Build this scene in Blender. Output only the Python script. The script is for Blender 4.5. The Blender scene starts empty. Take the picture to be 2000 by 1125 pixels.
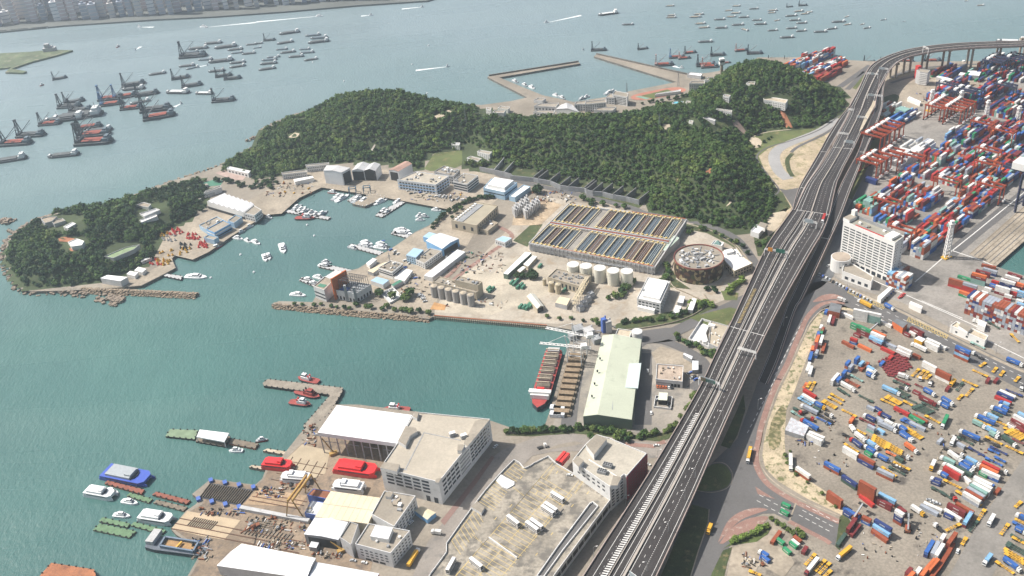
import bpy, math, random
import numpy as np
from mathutils import Vector, Matrix
rnd = random.Random(7)
sc = bpy.context.scene
COL = sc.collection
# ---------------- camera, world, sun, exposure ----------------
CAMZ = 488.0; ZL = 3.0
FPX = 1870.0; ROLL = math.radians(6.06); PIT = math.radians(32.03)
_a = PIT
RM = np.array([[1,0,0],[0,-math.sin(_a),-math.cos(_a)],[0,math.cos(_a),-math.sin(_a)]])
_c, _s = math.cos(ROLL), math.sin(ROLL)
RM = np.array([[_c,_s,0],[-_s,_c,0],[0,0,1]]) @ RM
cd = bpy.data.cameras.new('camera'); cam = bpy.data.objects.new('camera', cd); COL.objects.link(cam)
cd.sensor_width = 36; cd.lens = FPX/2000*36; cd.clip_start = 1; cd.clip_end = 20000
mw = Matrix.Identity(4)
for i in range(3):
    mw[i][0] = RM[0][i]; mw[i][1] = -RM[1][i]; mw[i][2] = -RM[2][i]
mw[2][3] = CAMZ
cam.matrix_world = mw; sc.camera = cam
SUN_AZ, SUN_EL = math.radians(-71), math.radians(50)
w = bpy.data.worlds.new('World'); sc.world = w; w.use_nodes = True
nt = w.node_tree; bg = nt.nodes['Background']; sky = nt.nodes.new('ShaderNodeTexSky')
sky.sky_type = 'NISHITA'; sky.sun_disc = False; sky.sun_elevation = SUN_EL; sky.sun_rotation = SUN_AZ
sky.air_density = 1.2; sky.dust_density = 4.5; sky.altitude = 100
nt.links.new(sky.outputs[0], bg.inputs[0]); bg.inputs[1].default_value = 0.075
sl = bpy.data.lights.new('sun', 'SUN'); so = bpy.data.objects.new('sun', sl); COL.objects.link(so)
sl.energy = 5.0; sl.angle = math.radians(0.5); sl.color = (1.0, 0.95, 0.88)
sd = Vector((math.sin(SUN_AZ)*math.cos(SUN_EL), math.cos(SUN_AZ)*math.cos(SUN_EL), math.sin(SUN_EL)))
so.rotation_euler = sd.to_track_quat('Z', 'Y').to_euler()
so.location = sd*3000
sc.cycles.volume_bounces = 1
vs = sc.view_settings; vs.view_transform = 'Standard'; vs.look = 'None'; vs.exposure = 0.46; vs.gamma = 1

# ---------------- helpers ----------------
def P(x, y, z=ZL):
    d = RM.T @ np.array([x-1000.0, y-562.5, FPX]); t = (z-CAMZ)/d[2]
    return Vector((d[0]*t, d[1]*t, z))
def proj(v):
    q = RM @ (np.array([v[0], v[1], v[2]])-np.array([0, 0, CAMZ]))
    return q[0]/q[2]*FPX+1000, q[1]/q[2]*FPX+562.5
MC = {}
def hexc(h):
    c = [int(h[i:i+2], 16)/255 for i in (0, 2, 4)]
    return tuple(((v+.055)/1.055)**2.4 if v > .04045 else v/12.92 for v in c)
def mat(name, col, rough=.8, var=.18, scale=.15, fine=.1, fs=2.0, metal=0.0, stain=None, emit=None, bump=0, stretch=None, sthr=(.55,.7)):
    """procedural paint/stone/metal: large patches, fine grain and optional stains"""
    if name in MC: return MC[name]
    m = bpy.data.materials.new(name); m.use_nodes = True; MC[name] = m
    n = m.node_tree; b = n.nodes['Principled BSDF']; L = n.links.new
    b.inputs['Roughness'].default_value = rough; b.inputs['Metallic'].default_value = metal
    if isinstance(col, str): col = hexc(col)
    g = n.nodes.new('ShaderNodeNewGeometry'); src = g.outputs['Position']
    if stretch:
        mp = n.nodes.new('ShaderNodeMapping'); mp.inputs['Scale'].default_value = stretch; L(src, mp.inputs[0]); src = mp.outputs[0]
    n1 = n.nodes.new('ShaderNodeTexNoise'); n1.inputs['Scale'].default_value = scale; n1.inputs['Detail'].default_value = 4
    L(src, n1.inputs['Vector'])
    n2 = n.nodes.new('ShaderNodeTexNoise'); n2.inputs['Scale'].default_value = fs; n2.inputs['Detail'].default_value = 2
    L(src, n2.inputs['Vector'])
    r1 = n.nodes.new('ShaderNodeMapRange'); r1.inputs[1].default_value = .3; r1.inputs[2].default_value = .7
    r1.inputs[3].default_value = 1-var; r1.inputs[4].default_value = 1+var*.6; L(n1.outputs[0], r1.inputs[0])
    r2 = n.nodes.new('ShaderNodeMapRange'); r2.inputs[1].default_value = .3; r2.inputs[2].default_value = .7
    r2.inputs[3].default_value = 1-fine; r2.inputs[4].default_value = 1+fine*.7; L(n2.outputs[0], r2.inputs[0])
    mu = n.nodes.new('ShaderNodeMath'); mu.operation = 'MULTIPLY'; L(r1.outputs[0], mu.inputs[0]); L(r2.outputs[0], mu.inputs[1])
    mx = n.nodes.new('ShaderNodeMix'); mx.data_type = 'RGBA'; mx.blend_type = 'MULTIPLY'; mx.inputs[0].default_value = 1
    mx.inputs[6].default_value = (*col, 1); L(mu.outputs[0], mx.inputs[7])
    out = mx.outputs[2]
    if stain:
        if isinstance(stain, str): stain = hexc(stain)
        n3 = n.nodes.new('ShaderNodeTexNoise'); n3.inputs['Scale'].default_value = scale*2.7; n3.inputs['Detail'].default_value = 6
        n3.inputs['Roughness'].default_value = .65
        L(src, n3.inputs['Vector'])
        r3 = n.nodes.new('ShaderNodeMapRange'); r3.inputs[1].default_value = sthr[0]; r3.inputs[2].default_value = sthr[1]; L(n3.outputs[0], r3.inputs[0])
        m2 = n.nodes.new('ShaderNodeMix'); m2.data_type = 'RGBA'; L(r3.outputs[0], m2.inputs[0]); L(out, m2.inputs[6]); m2.inputs[7].default_value = (*stain, 1)
        out = m2.outputs[2]
    L(out, b.inputs['Base Color'])
    if bump:
        bu = n.nodes.new('ShaderNodeBump'); bu.inputs['Strength'].default_value = bump; bu.inputs['Distance'].default_value = 1
        L(n2.outputs[0], bu.inputs['Height']); L(bu.outputs[0], b.inputs['Normal'])
    return m
class MB:
    def __init__(s): s.v = []; s.f = []; s.m = []
    def face(s, pts, m=0):
        k = len(s.v); s.v += [tuple(p) for p in pts]; s.f.append(tuple(range(k, k+len(pts)))); s.m.append(m)
    def prism(s, pts, z0, z1, ms=0, mt=None, bottom=False):
        """pts: list of (x,y); vertical walls, flat top"""
        if mt is None: mt = ms
        a = sum(pts[i][0]*pts[(i+1) % len(pts)][1]-pts[(i+1) % len(pts)][0]*pts[i][1] for i in range(len(pts)))
        if a < 0: pts = pts[::-1]
        n = len(pts); k = len(s.v)
        s.v += [(p[0], p[1], z0) for p in pts]+[(p[0], p[1], z1) for p in pts]
        for i in range(n):
            j = (i+1) % n; s.f.append((k+i, k+j, k+n+j, k+n+i)); s.m.append(ms)
        s.f.append(tuple(range(k+n, k+2*n))); s.m.append(mt)
        if bottom: s.f.append(tuple(range(k+n-1, k-1, -1))); s.m.append(ms)
    def box(s, c, d, rz=0, m=0, mt=None):
        """c: centre of the bottom, d: full sizes"""
        x, y = d[0]/2, d[1]/2; co, si = math.cos(rz), math.sin(rz)
        s.prism([(c[0]+px*co-py*si, c[1]+px*si+py*co) for px, py in ((-x, -y), (x, -y), (x, y), (-x, y))], c[2], c[2]+d[2], m, mt, True)
    def beam(s, a, b, wd, m=0, h=None):
        a = Vector(a); b = Vector(b); d = b-a
        if d.length < 1e-6: return
        d.normalize(); up = Vector((0, 0, 1)) if abs(d.z) < .9 else Vector((1, 0, 0))
        u = d.cross(up).normalized(); v = u.cross(d).normalized(); h = h or wd
        k = len(s.v)
        for p in (a, b):
            for su, sv in ((-1, -1), (1, -1), (1, 1), (-1, 1)): s.v.append(tuple(p+u*(su*wd/2)+v*(sv*h/2)))
        for q in ((0, 1, 2, 3), (7, 6, 5, 4), (0, 4, 5, 1), (1, 5, 6, 2), (2, 6, 7, 3), (3, 7, 4, 0)):
            s.f.append(tuple(k+i for i in q)); s.m.append(m)
    def cyl(s, c, r, h, n=12, m=0, mt=None, r2=None, sx=1, sy=1, rz=0):
        r2 = r if r2 is None else r2; k = len(s.v); co, si = math.cos(rz), math.sin(rz)
        for z, rr in ((c[2], r), (c[2]+h, r2)):
            for i in range(n):
                t = 2*math.pi*i/n; x = math.cos(t)*rr*sx; y = math.sin(t)*rr*sy
                s.v.append((c[0]+x*co-y*si, c[1]+x*si+y*co, z))
        for i in range(n):
            j = (i+1) % n; s.f.append((k+i, k+j, k+n+j, k+n+i)); s.m.append(m)
        s.f.append(tuple(range(k+n, k+2*n))); s.m.append(m if mt is None else mt)
        s.f.append(tuple(range(k+n-1, k-1, -1))); s.m.append(m)
    def strip(s, Lp, Rp, m=0):
        for i in range(len(Lp)-1): s.face([Lp[i], Rp[i], Rp[i+1], Lp[i+1]], m)
    def mesh(s, name, mats, off=(0, 0, 0)):
        me = bpy.data.meshes.new(name)
        me.from_pydata([(v[0]-off[0], v[1]-off[1], v[2]-off[2]) for v in s.v], [], s.f)
        if not isinstance(mats, (list, tuple)): mats = [mats]
        for mt in mats: me.materials.append(mt)
        if len(mats) > 1: me.polygons.foreach_set('material_index', s.m)
        me.update(); return me
    def build(s, name, mats, parent=None, off=(0, 0, 0)):
        return link(name, s.mesh(name, mats, off), parent)
def link(name, me, parent=None, loc=None, rz=0):
    o = bpy.data.objects.new(name, me); COL.objects.link(o)
    if parent: o.parent = parent
    if loc is not None: o.location = loc
    if rz: o.rotation_euler = (0, 0, rz)
    return o
def tag(o, label=None, cat=None, group=None, kind=None):
    if label: o['label'] = label
    if cat: o['category'] = cat
    if group: o['group'] = group
    if kind: o['kind'] = kind
    return o
def thing(name, label, cat, loc=(0, 0, 0), rz=0, group=None):
    return tag(link(name, None, None, loc, rz), label, cat, group)
def clone(src, loc, rz=0, label=None, group=None):
    r = src.copy(); COL.objects.link(r); r.location = loc; r.rotation_euler = (0, 0, rz)
    if label: r['label'] = label
    if group: r['group'] = group
    for ch in src.children:
        c = ch.copy(); COL.objects.link(c); c.parent = r
        for g in ch.children:
            d = g.copy(); COL.objects.link(d); d.parent = c
    return r
# labels of look-alikes: collected here, made unique at the end by counting along the picture
REG = []
def reg(o, desc, place, noun_cat=None, group=None):
    REG.append((o, desc, place)); 
    if noun_cat: o['category'] = noun_cat
    if group: o['group'] = group
    return o
ORD = 'first second third fourth fifth sixth seventh eighth ninth tenth eleventh twelfth thirteenth fourteenth fifteenth sixteenth seventeenth eighteenth nineteenth twentieth'.split()
def finish_labels():
    D = {}
    for o, d, p in REG: D.setdefault((d, p), []).append(o)
    for (d, p), L in D.items():
        if len(L) == 1: L[0]['label'] = d+' '+p; continue
        L = sorted(L, key=lambda o: (lambda q: (round(q[0]/6), q[1]))(proj(o.location)))
        for i, o in enumerate(L):
            n = len(L)
            if i == 0: t = 'leftmost '+d
            elif i == n-1 and n > 1: t = 'rightmost '+d
            elif i < 20: t = d+', '+ORD[i]+' from the left,'
            elif n-1-i < 20: t = d+', '+ORD[n-1-i]+' from the right,'
            else: t = d+', mid row,'
            o['label'] = t+' '+p
    for o in COL.objects:
        if 'label' in o and not o.parent:
            while len(o['label'].split()) > 16 and ' the ' in o['label']: o['label'] = o['label'].replace(' the ', ' ', 1)
def W2(pts, z=ZL): return [(lambda v: (v.x, v.y))(P(x, y, z)) for x, y in pts]
def sheet(name, pts, m, k=1, z=None, kind='structure'):
    z = ZL+.06*k if z is None else z
    b = MB(); q = W2(pts, z)
    a = sum(q[i][0]*q[(i+1) % len(q)][1]-q[(i+1) % len(q)][0]*q[i][1] for i in range(len(q)))
    if a < 0: q = q[::-1]
    b.face([(x, y, z) for x, y in q]); o = b.build(name, m); o['kind'] = kind; return o
def inside(poly, X, Y):
    r = np.zeros(X.shape, bool); n = len(poly)
    for i in range(n):
        x1, y1 = poly[i]; x2, y2 = poly[(i+1) % n]
        if y1 == y2: continue
        c = ((y1 > Y) != (y2 > Y)) & (X < (x2-x1)*(Y-y1)/(y2-y1)+x1); r ^= c
    return r
def pdist(poly, X, Y):
    D = np.full(X.shape, 1e9); n = len(poly)
    for i in range(n):
        x1, y1 = poly[i]; x2, y2 = poly[(i+1) % n]; dx, dy = x2-x1, y2-y1; L = dx*dx+dy*dy+1e-9
        t = np.clip(((X-x1)*dx+(Y-y1)*dy)/L, 0, 1); D = np.minimum(D, np.hypot(X-x1-t*dx, Y-y1-t*dy))
    return D
# ---------------- materials ----------------
M_conc = mat('concrete', (.27, .235, .19), .9, .26, .02, .14, .5, stain=(.19, .17, .14))
M_conc2 = mat('pale_concrete', (.34, .29, .225), .9, .28, .03, .18, .4, stain=(.21, .175, .135))
M_quay = mat('quay_wall', (.16, .15, .135), .9, .3, .1, .2, 1)
M_asph = mat('asphalt', (.12, .116, .114), .9, .15, .03, .1, .8, stain=(.12, .117, .115))
M_asphd = mat('dark_asphalt', (.036, .031, .031), .9, .32, .03, .2, .8, stain=(.05, .046, .046))
M_yard = mat('yard_asphalt', (.245, .215, .175), .95, .22, .03, .22, .6, stain=(.085, .075, .065), sthr=(.57, .69))
M_dirt = mat('dry_earth', (.44, .36, .25), .95, .25, .06, .2, .8, stain=(.2, .19, .09), sthr=(.5, .66))
M_sand = mat('sand', (.48, .41, .31), .95, .2, .05, .15, .8, stain=(.3, .25, .16))
M_grass = mat('grass', (.11, .135, .045), .95, .3, .05, .25, 1.2, stain=(.2, .17, .08))
M_grassd = mat('rough_grass', (.06, .08, .028), .95, .35, .08, .3, 1.2, stain=(.17, .14, .07))
M_brick = mat('red_paving', (.27, .16, .13), .9, .15, .1, .15, 1.5, stain=(.4, .33, .28))
M_white = mat('white_paint', (.78, .77, .74), .6, .06, .1, .04, 1.5)
M_line = mat('white_marking', (.66, .65, .62), .7, .1, .2, .1, 3)
M_yell = mat('yellow_marking', (.62, .46, .16), .7, .1, .2, .15, 3)
M_wall = mat('white_wall', (.66, .66, .65), .8, .1, .1, .07, 1.5, stain=(.5, .5, .48))
M_glass = mat('dark_glass', (.03, .04, .055), .15, .2, .3, .1, 1)
M_dark = mat('dark_opening', (.025, .025, .028), .8)
M_roofc = mat('roof_concrete', (.30, .265, .215), .9, .22, .05, .12, .6, stain=(.24, .215, .18))
M_steel = mat('grey_steel', (.3, .31, .32), .55, .2, .2, .1, 2)
M_wood = mat('pier_timber', (.2, .165, .125), .9, .3, .3, .2, 2)
M_rust = mat('rusty_steel', (.24, .085, .04), .85, .3, .2, .2, 2)
M_orange = mat('orange_paint', (.5, .13, .04), .6, .1, .2, .1, 2)
M_yelp = mat('yellow_machine_paint', (.62, .36, .04), .5, .12, .3, .1, 2)
M_red = mat('red_paint', (.55, .04, .035), .5, .1, .2, .08, 2)
M_blue = mat('blue_paint', (.06, .13, .42), .5, .1, .2, .08, 2)
M_black = mat('black_rubber', (.025, .025, .025), .8)
M_green = mat('green_paint', (.06, .2, .13), .6, .1, .2, .1, 2)
M_bark = mat('bark', (.12, .09, .06), .95)
# ---------------- water ----------------
def water_mat():
    m = bpy.data.materials.new('sea_water'); m.use_nodes = True; n = m.node_tree; L = n.links.new; b = n.nodes['Principled BSDF']
    g = n.nodes.new('ShaderNodeNewGeometry')
    n1 = n.nodes.new('ShaderNodeTexNoise'); n1.inputs['Scale'].default_value = .0035; n1.inputs['Detail'].default_value = 5; L(g.outputs[0], n1.inputs['Vector'])
    cr = n.nodes.new('ShaderNodeValToRGB'); L(n1.outputs[0], cr.inputs[0])
    cr.color_ramp.elements[0].position = .35; cr.color_ramp.elements[0].color = (.042, .115, .108, 1)
    cr.color_ramp.elements[1].position = .68; cr.color_ramp.elements[1].color = (.070, .165, .148, 1)
    # base colour pales with distance, painting in haze and sky sheen; basins stay greener
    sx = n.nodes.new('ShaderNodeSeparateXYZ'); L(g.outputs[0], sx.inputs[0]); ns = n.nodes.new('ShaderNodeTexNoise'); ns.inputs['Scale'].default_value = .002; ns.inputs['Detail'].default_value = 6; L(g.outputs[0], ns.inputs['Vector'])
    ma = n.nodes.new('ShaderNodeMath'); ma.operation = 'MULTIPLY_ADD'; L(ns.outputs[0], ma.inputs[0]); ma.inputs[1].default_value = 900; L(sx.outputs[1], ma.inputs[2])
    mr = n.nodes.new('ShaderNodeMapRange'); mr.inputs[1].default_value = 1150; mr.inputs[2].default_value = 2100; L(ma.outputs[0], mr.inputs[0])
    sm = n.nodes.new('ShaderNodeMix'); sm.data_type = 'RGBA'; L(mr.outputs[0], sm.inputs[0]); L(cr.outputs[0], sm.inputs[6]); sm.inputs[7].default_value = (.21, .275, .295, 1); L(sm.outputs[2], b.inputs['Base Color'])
    n3 = n.nodes.new('ShaderNodeTexNoise'); n3.inputs['Scale'].default_value = .006; n3.inputs['Detail'].default_value = 4; m3 = n.nodes.new('ShaderNodeMapping'); m3.inputs['Rotation'].default_value = (0, 0, .5); m3.inputs['Scale'].default_value = (.3, 1.6, 1); L(g.outputs[0], m3.inputs[0]); L(m3.outputs[0], n3.inputs['Vector']); rr_ = n.nodes.new('ShaderNodeMapRange'); rr_.inputs[1].default_value = .35; rr_.inputs[2].default_value = .65; rr_.inputs[3].default_value = .18; rr_.inputs[4].default_value = .42; L(n3.outputs[0], rr_.inputs[0]); L(rr_.outputs[0], b.inputs['Roughness']); b.inputs['IOR'].default_value = 1.5
    mp = n.nodes.new('ShaderNodeMapping'); mp.inputs['Rotation'].default_value = (0, 0, math.radians(35)); mp.inputs['Scale'].default_value = (1, .45, 1); L(g.outputs[0], mp.inputs[0])
    w1 = n.nodes.new('ShaderNodeTexNoise'); w1.inputs['Scale'].default_value = .34; w1.inputs['Detail'].default_value = 5; w1.inputs['Roughness'].default_value = .6; L(mp.outputs[0], w1.inputs['Vector'])
    w2 = n.nodes.new('ShaderNodeTexNoise'); w2.inputs['Scale'].default_value = .03; w2.inputs['Detail'].default_value = 3; L(mp.outputs[0], w2.inputs['Vector'])
    ad = n.nodes.new('ShaderNodeMath'); ad.operation = 'MULTIPLY_ADD'; L(w2.outputs[0], ad.inputs[0]); ad.inputs[1].default_value = 2.0; L(w1.outputs[0], ad.inputs[2])
    bu = n.nodes.new('ShaderNodeBump'); bu.inputs['Strength'].default_value = .5; bu.inputs['Distance'].default_value = 1.4
    L(ad.outputs[0], bu.inputs['Height']); L(bu.outputs[0], b.inputs['Normal'])
    return m
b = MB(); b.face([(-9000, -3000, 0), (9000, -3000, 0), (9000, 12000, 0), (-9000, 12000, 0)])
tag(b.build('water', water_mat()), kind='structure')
# ---------------- land ----------------
LAND = [(28, 545), (8, 505), (15, 470), (70, 428), (150, 405), (205, 398), (260, 382), (330, 355), (410, 332), (440, 318), (500, 282), (512, 250), (560, 228),
 (640, 204), (680, 195), (870, 200), (940, 205), (1000, 197), (1030, 190), (965, 157), (952, 150), (957, 147), (1130, 121), (1133, 124), (975, 151), (1060, 186), (1090, 192), (1120, 199), (1180, 190), (1230, 178), (1322, 160),
 (1160, 110), (1165, 106), (1345, 147), (1390, 141), (1450, 130), (1480, 112), (1560, 112), (1690, 119), (1760, 121), (2000, 118), (2500, 120),
 (2560, 200), (2100, 383), (2050, 425), (1944, 520), (2000, 538), (2500, 640), (3200, 1000), (2900, 1500), (300, 1500), (352, 1150), (375, 1110), (395, 1075), (345, 1045), (334, 1033), (363, 998), (382, 985),
 (390, 975), (375, 965), (412, 935), (498, 947), (512, 935), (520, 915), (548, 895), (585, 848), (600, 833), (628, 818), (648, 790), (700, 790), (820, 805), (960, 822), (1000, 836), (1062, 836),
 (1075, 800), (1105, 690), (1122, 645), (1068, 636), (1000, 631), (848, 617), (838, 623), (760, 612), (640, 602), (530, 594), (545, 588), (610, 590), (628, 560), (650, 537), (700, 524),
 (738, 500), (761, 488), (811, 453), (838, 440), (878, 407), (793, 393), (748, 383), (685, 373), (628, 364), (585, 384), (550, 403), (548, 415), (515, 417), (499, 428),
 (451, 460), (436, 473), (408, 490), (376, 505), (342, 497), (336, 505), (343, 523), (321, 535), (276, 558), (190, 565), (110, 568), (60, 569), (40, 563)]
b = MB(); b.prism(W2(LAND), -4, ZL, 1, 0)
tag(b.build('ground', [M_conc, M_quay]), kind='structure')
# ---------------- hills and woods ----------------
FOREST = [(430, 336), (520, 345), (560, 342), (600, 326), (650, 319), (720, 316), (790, 322), (822, 333), (834, 300), (905, 292), (905, 322), (935, 330), (965, 322), (1010, 327), (1060, 338), (1130, 352), (1190, 362), (1245, 372),
 (1268, 392), (1262, 408), (1310, 422), (1360, 435), (1420, 447), (1478, 455), (1500, 440), (1512, 415), (1520, 395), (1508, 360), (1490, 335), (1472, 300), (1462, 272), (1500, 255), (1545, 253), (1600, 248), (1636, 228), (1650, 205), (1648, 180), (1600, 162),
 (1565, 140), (1500, 126), (1440, 130), (1400, 150), (1370, 165), (1352, 186), (1300, 205), (1230, 222), (1190, 230), (1150, 238), (1060, 236), (1010, 232), (985, 222), (940, 214), (880, 206), (680, 198), (640, 207), (560, 235), (516, 254), (503, 285), (440, 322)]
ISLE = [(38, 556), (15, 505), (22, 472), (78, 432), (152, 410), (207, 403), (262, 388), (330, 362), (392, 352), (408, 372), (395, 398), (372, 425), (330, 448), (302, 470), (300, 505), (255, 530), (205, 548), (110, 562), (60, 562)]
STRIP = [(395, 352), (440, 325), (500, 290), (512, 300), (540, 345), (548, 372), (500, 372), (478, 350), (470, 340), (420, 358), (405, 372)]
def wpts(px): return [tuple(P(x, y)[:2]) for x, y in px]
WF, WI, WS = wpts(FOREST), wpts(ISLE), wpts(STRIP)
PEAKS = [(690, 196, 36, 60, 80), (765, 194, 38, 75, 80), (835, 212, 24, 60, 60), (600, 238, 22, 60, 60), (900, 232, 24, 100, 60), (1000, 244, 27, 100, 55), (1110, 256, 26, 110, 50), (1220, 248, 24, 90, 50),
 (1330, 235, 22, 90, 60), (1400, 205, 30, 70, 60), (1450, 158, 34, 70, 60), (1500, 144, 36, 70, 70), (1565, 158, 26, 60, 60), (1610, 170, 22, 45, 60), (1120, 305, 26, 120, 50), (1380, 300, 34, 70, 60), (1430, 345, 26, 60, 50), (1300, 330, 24, 80, 50), (900, 262, 20, 80, 50)]
PK = [(P(x, y, ZL+h), h*.8, sx, sy) for x, y, h, sx, sy in PEAKS]
IPK = [(P(x, y, ZL+h), h*.8, sx, sy) for x, y, h, sx, sy in [(110, 445, 17, 70, 60), (200, 440, 14, 60, 60), (80, 490, 12, 50, 40), (160, 500, 11, 60, 40), (280, 420, 9, 60, 30)]]
def vnoise(X, Y, s, seed):
    X = X/s+seed*17.3; Y = Y/s+seed*5.1; xi = np.floor(X); yi = np.floor(Y); fx = X-xi; fy = Y-yi
    fx = fx*fx*(3-2*fx); fy = fy*fy*(3-2*fy)
    def h(a, b):
        v = np.sin(a*127.1+b*311.7+seed*74.7)*43758.5453; return v-np.floor(v)
    return (h(xi, yi)*(1-fx)+h(xi+1, yi)*fx)*(1-fy)+(h(xi, yi+1)*(1-fx)+h(xi+1, yi+1)*fx)*fy
def height(X, Y, which=0):
    poly, pk, ramp = ((WF, PK, 55.), (WI, IPK, 25.))[which]
    s = np.zeros(X.shape)
    for c, h, sx, sy in pk: s += (h*np.exp(-((X-c.x)/sx)**2/2-((Y-c.y)/sy)**2/2))**3
    hh = np.cbrt(s)
    hh = hh*(.74+.42*vnoise(X, Y, 75, 1))+6*vnoise(X, Y, 30, 2)*(hh > 3)
    m = np.clip(pdist(poly, X, Y)/ramp, 0, 1)*inside(poly, X, Y); m = m*m*(3-2*m)
    return hh*m
def hz(x, y, which=0): return float(height(np.array([x*1.0]), np.array([y*1.0]), which)[0])
def PH(px, py, which=0):
    """point of the hill surface seen at a pixel"""
    z = ZL+60
    v = P(px, py, z)
    while z > ZL:
        v = P(px, py, z)
        if ZL+hz(v.x, v.y, which) >= z: break
        z -= 1.0
    return P(px, py, z)
M_hill = mat('hill_soil', (.05, .07, .026), .95, .3, .05, .2, 1)
def hill(name, poly, which, step):
    xs = [p[0] for p in poly]; ys = [p[1] for p in poly]
    gx = np.arange(min(xs)-step, max(xs)+2*step, step); gy = np.arange(min(ys)-step, max(ys)+2*step, step)
    X, Y = np.meshgrid(gx, gy); ins = inside(poly, X, Y); Z = height(X, Y, which)+ZL+.08
    nx = len(gx); V = np.stack([X.ravel(), Y.ravel(), Z.ravel()], 1); F = []
    for j in range(len(gy)-1):
        for i in range(nx-1):
            if ins[j:j+2, i:i+2].any(): F.append((j*nx+i, j*nx+i+1, (j+1)*nx+i+1, (j+1)*nx+i))
    me = bpy.data.meshes.new(name); me.from_pydata(V.tolist(), [], F); me.materials.append(M_hill)
    me.polygons.foreach_set('use_smooth', [True]*len(F)); me.update()
    o = link(name, me); o['kind'] = 'structure'; return o
hill('hills', WF, 0, 9.0); hill('island_hill', WI, 1, 8.0)
def leaf_mat(name, col, tr=.0):
    m = bpy.data.materials.new(name); m.use_nodes = True; n = m.node_tree; b = n.nodes['Principled BSDF']; L = n.links.new
    g = n.nodes.new('ShaderNodeNewGeometry'); no = n.nodes.new('ShaderNodeTexNoise'); no.inputs['Scale'].default_value = .35; no.inputs['Detail'].default_value = 3
    L(g.outputs['Position'], no.inputs['Vector'])
    r = n.nodes.new('ShaderNodeMapRange'); r.inputs[1].default_value = .3; r.inputs[2].default_value = .7; r.inputs[3].default_value = .6; r.inputs[4].default_value = 1.4; L(no.outputs[0], r.inputs[0])
    mx = n.nodes.new('ShaderNodeMix'); mx.data_type = 'RGBA'; mx.blend_type = 'MULTIPLY'; mx.inputs[0].default_value = 1; mx.inputs[6].default_value = (*col, 1); L(r.outputs[0], mx.inputs[7])
    L(mx.outputs[2], b.inputs['Base Color']); b.inputs['Roughness'].default_value = .75
    b.inputs['Specular IOR Level'].default_value = .2
    return m
LEAF = [leaf_mat('leaves_dark', (.02, .048, .015)), leaf_mat('leaves_mid', (.052, .098, .023)), leaf_mat('leaves_olive', (.095, .135, .035)), leaf_mat('leaves_bright', (.135, .20, .04)), leaf_mat('leaves_dry', (.15, .125, .06))]
def crown_tpl(seed, n, flat=.62):
    """unit crown: clumps of leaf-sized quads spread over several lobes, plus dark inner hull"""
    r = np.random.RandomState(seed); nl = 5+seed % 3
    lob = [(np.array([0, 0, .45]), .62)]+[(np.array([math.cos(a)*.45, math.sin(a)*.45, .25+r.rand()*.35]), .36+r.rand()*.16) for a in np.arange(nl)*2*math.pi/nl+r.rand()]
    Q = []
    for k in range(n):
        c, R = lob[0 if r.rand() < .3 else 1+r.randint(nl)]
        d = r.normal(size=3); d[2] = abs(d[2])*.9-.15; d /= np.linalg.norm(d)
        p = c+d*R*(.68+.5*r.rand())
        nrm = d+r.normal(size=3)*.35; nrm[2] += .3; nrm /= np.linalg.norm(nrm)
        t = np.cross(nrm, r.normal(size=3)); t /= np.linalg.norm(t); s = np.cross(nrm, t); e = .12+.1*r.rand()
        q = np.array([p-t*e-s*e*.8, p+t*e-s*e*.8, p+t*e*.8+s*e, p-t*e*.8+s*e]); Q.append(q)
    Q = np.array(Q); Q[:, :, 2] = Q[:, :, 2]*flat/.62
    hull = []
    for c, R in lob[:1+nl]:
        R = R*.68; m = 6
        rings = [[(c[0]+math.cos(2*math.pi*i/m+k)*R*math.cos(el), c[1]+math.sin(2*math.pi*i/m+k)*R*math.cos(el), c[2]+R*math.sin(el)) for i in range(m)] for k, el in enumerate((-.2, .55))]
        top = (c[0], c[1], c[2]+R)
        for i in range(m):
            j = (i+1) % m; hull.append([rings[0][i], rings[0][j], rings[1][j], rings[1][i]]); hull.append([rings[1][i], rings[1][j], top, top])
    H = np.array(hull); H[:, :, 2] = H[:, :, 2]*flat/.62
    return Q, H
TPL = [crown_tpl(s, 50) for s in range(8)]
TPLC = [np.concatenate([q, h]) for q, h in TPL]
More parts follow.
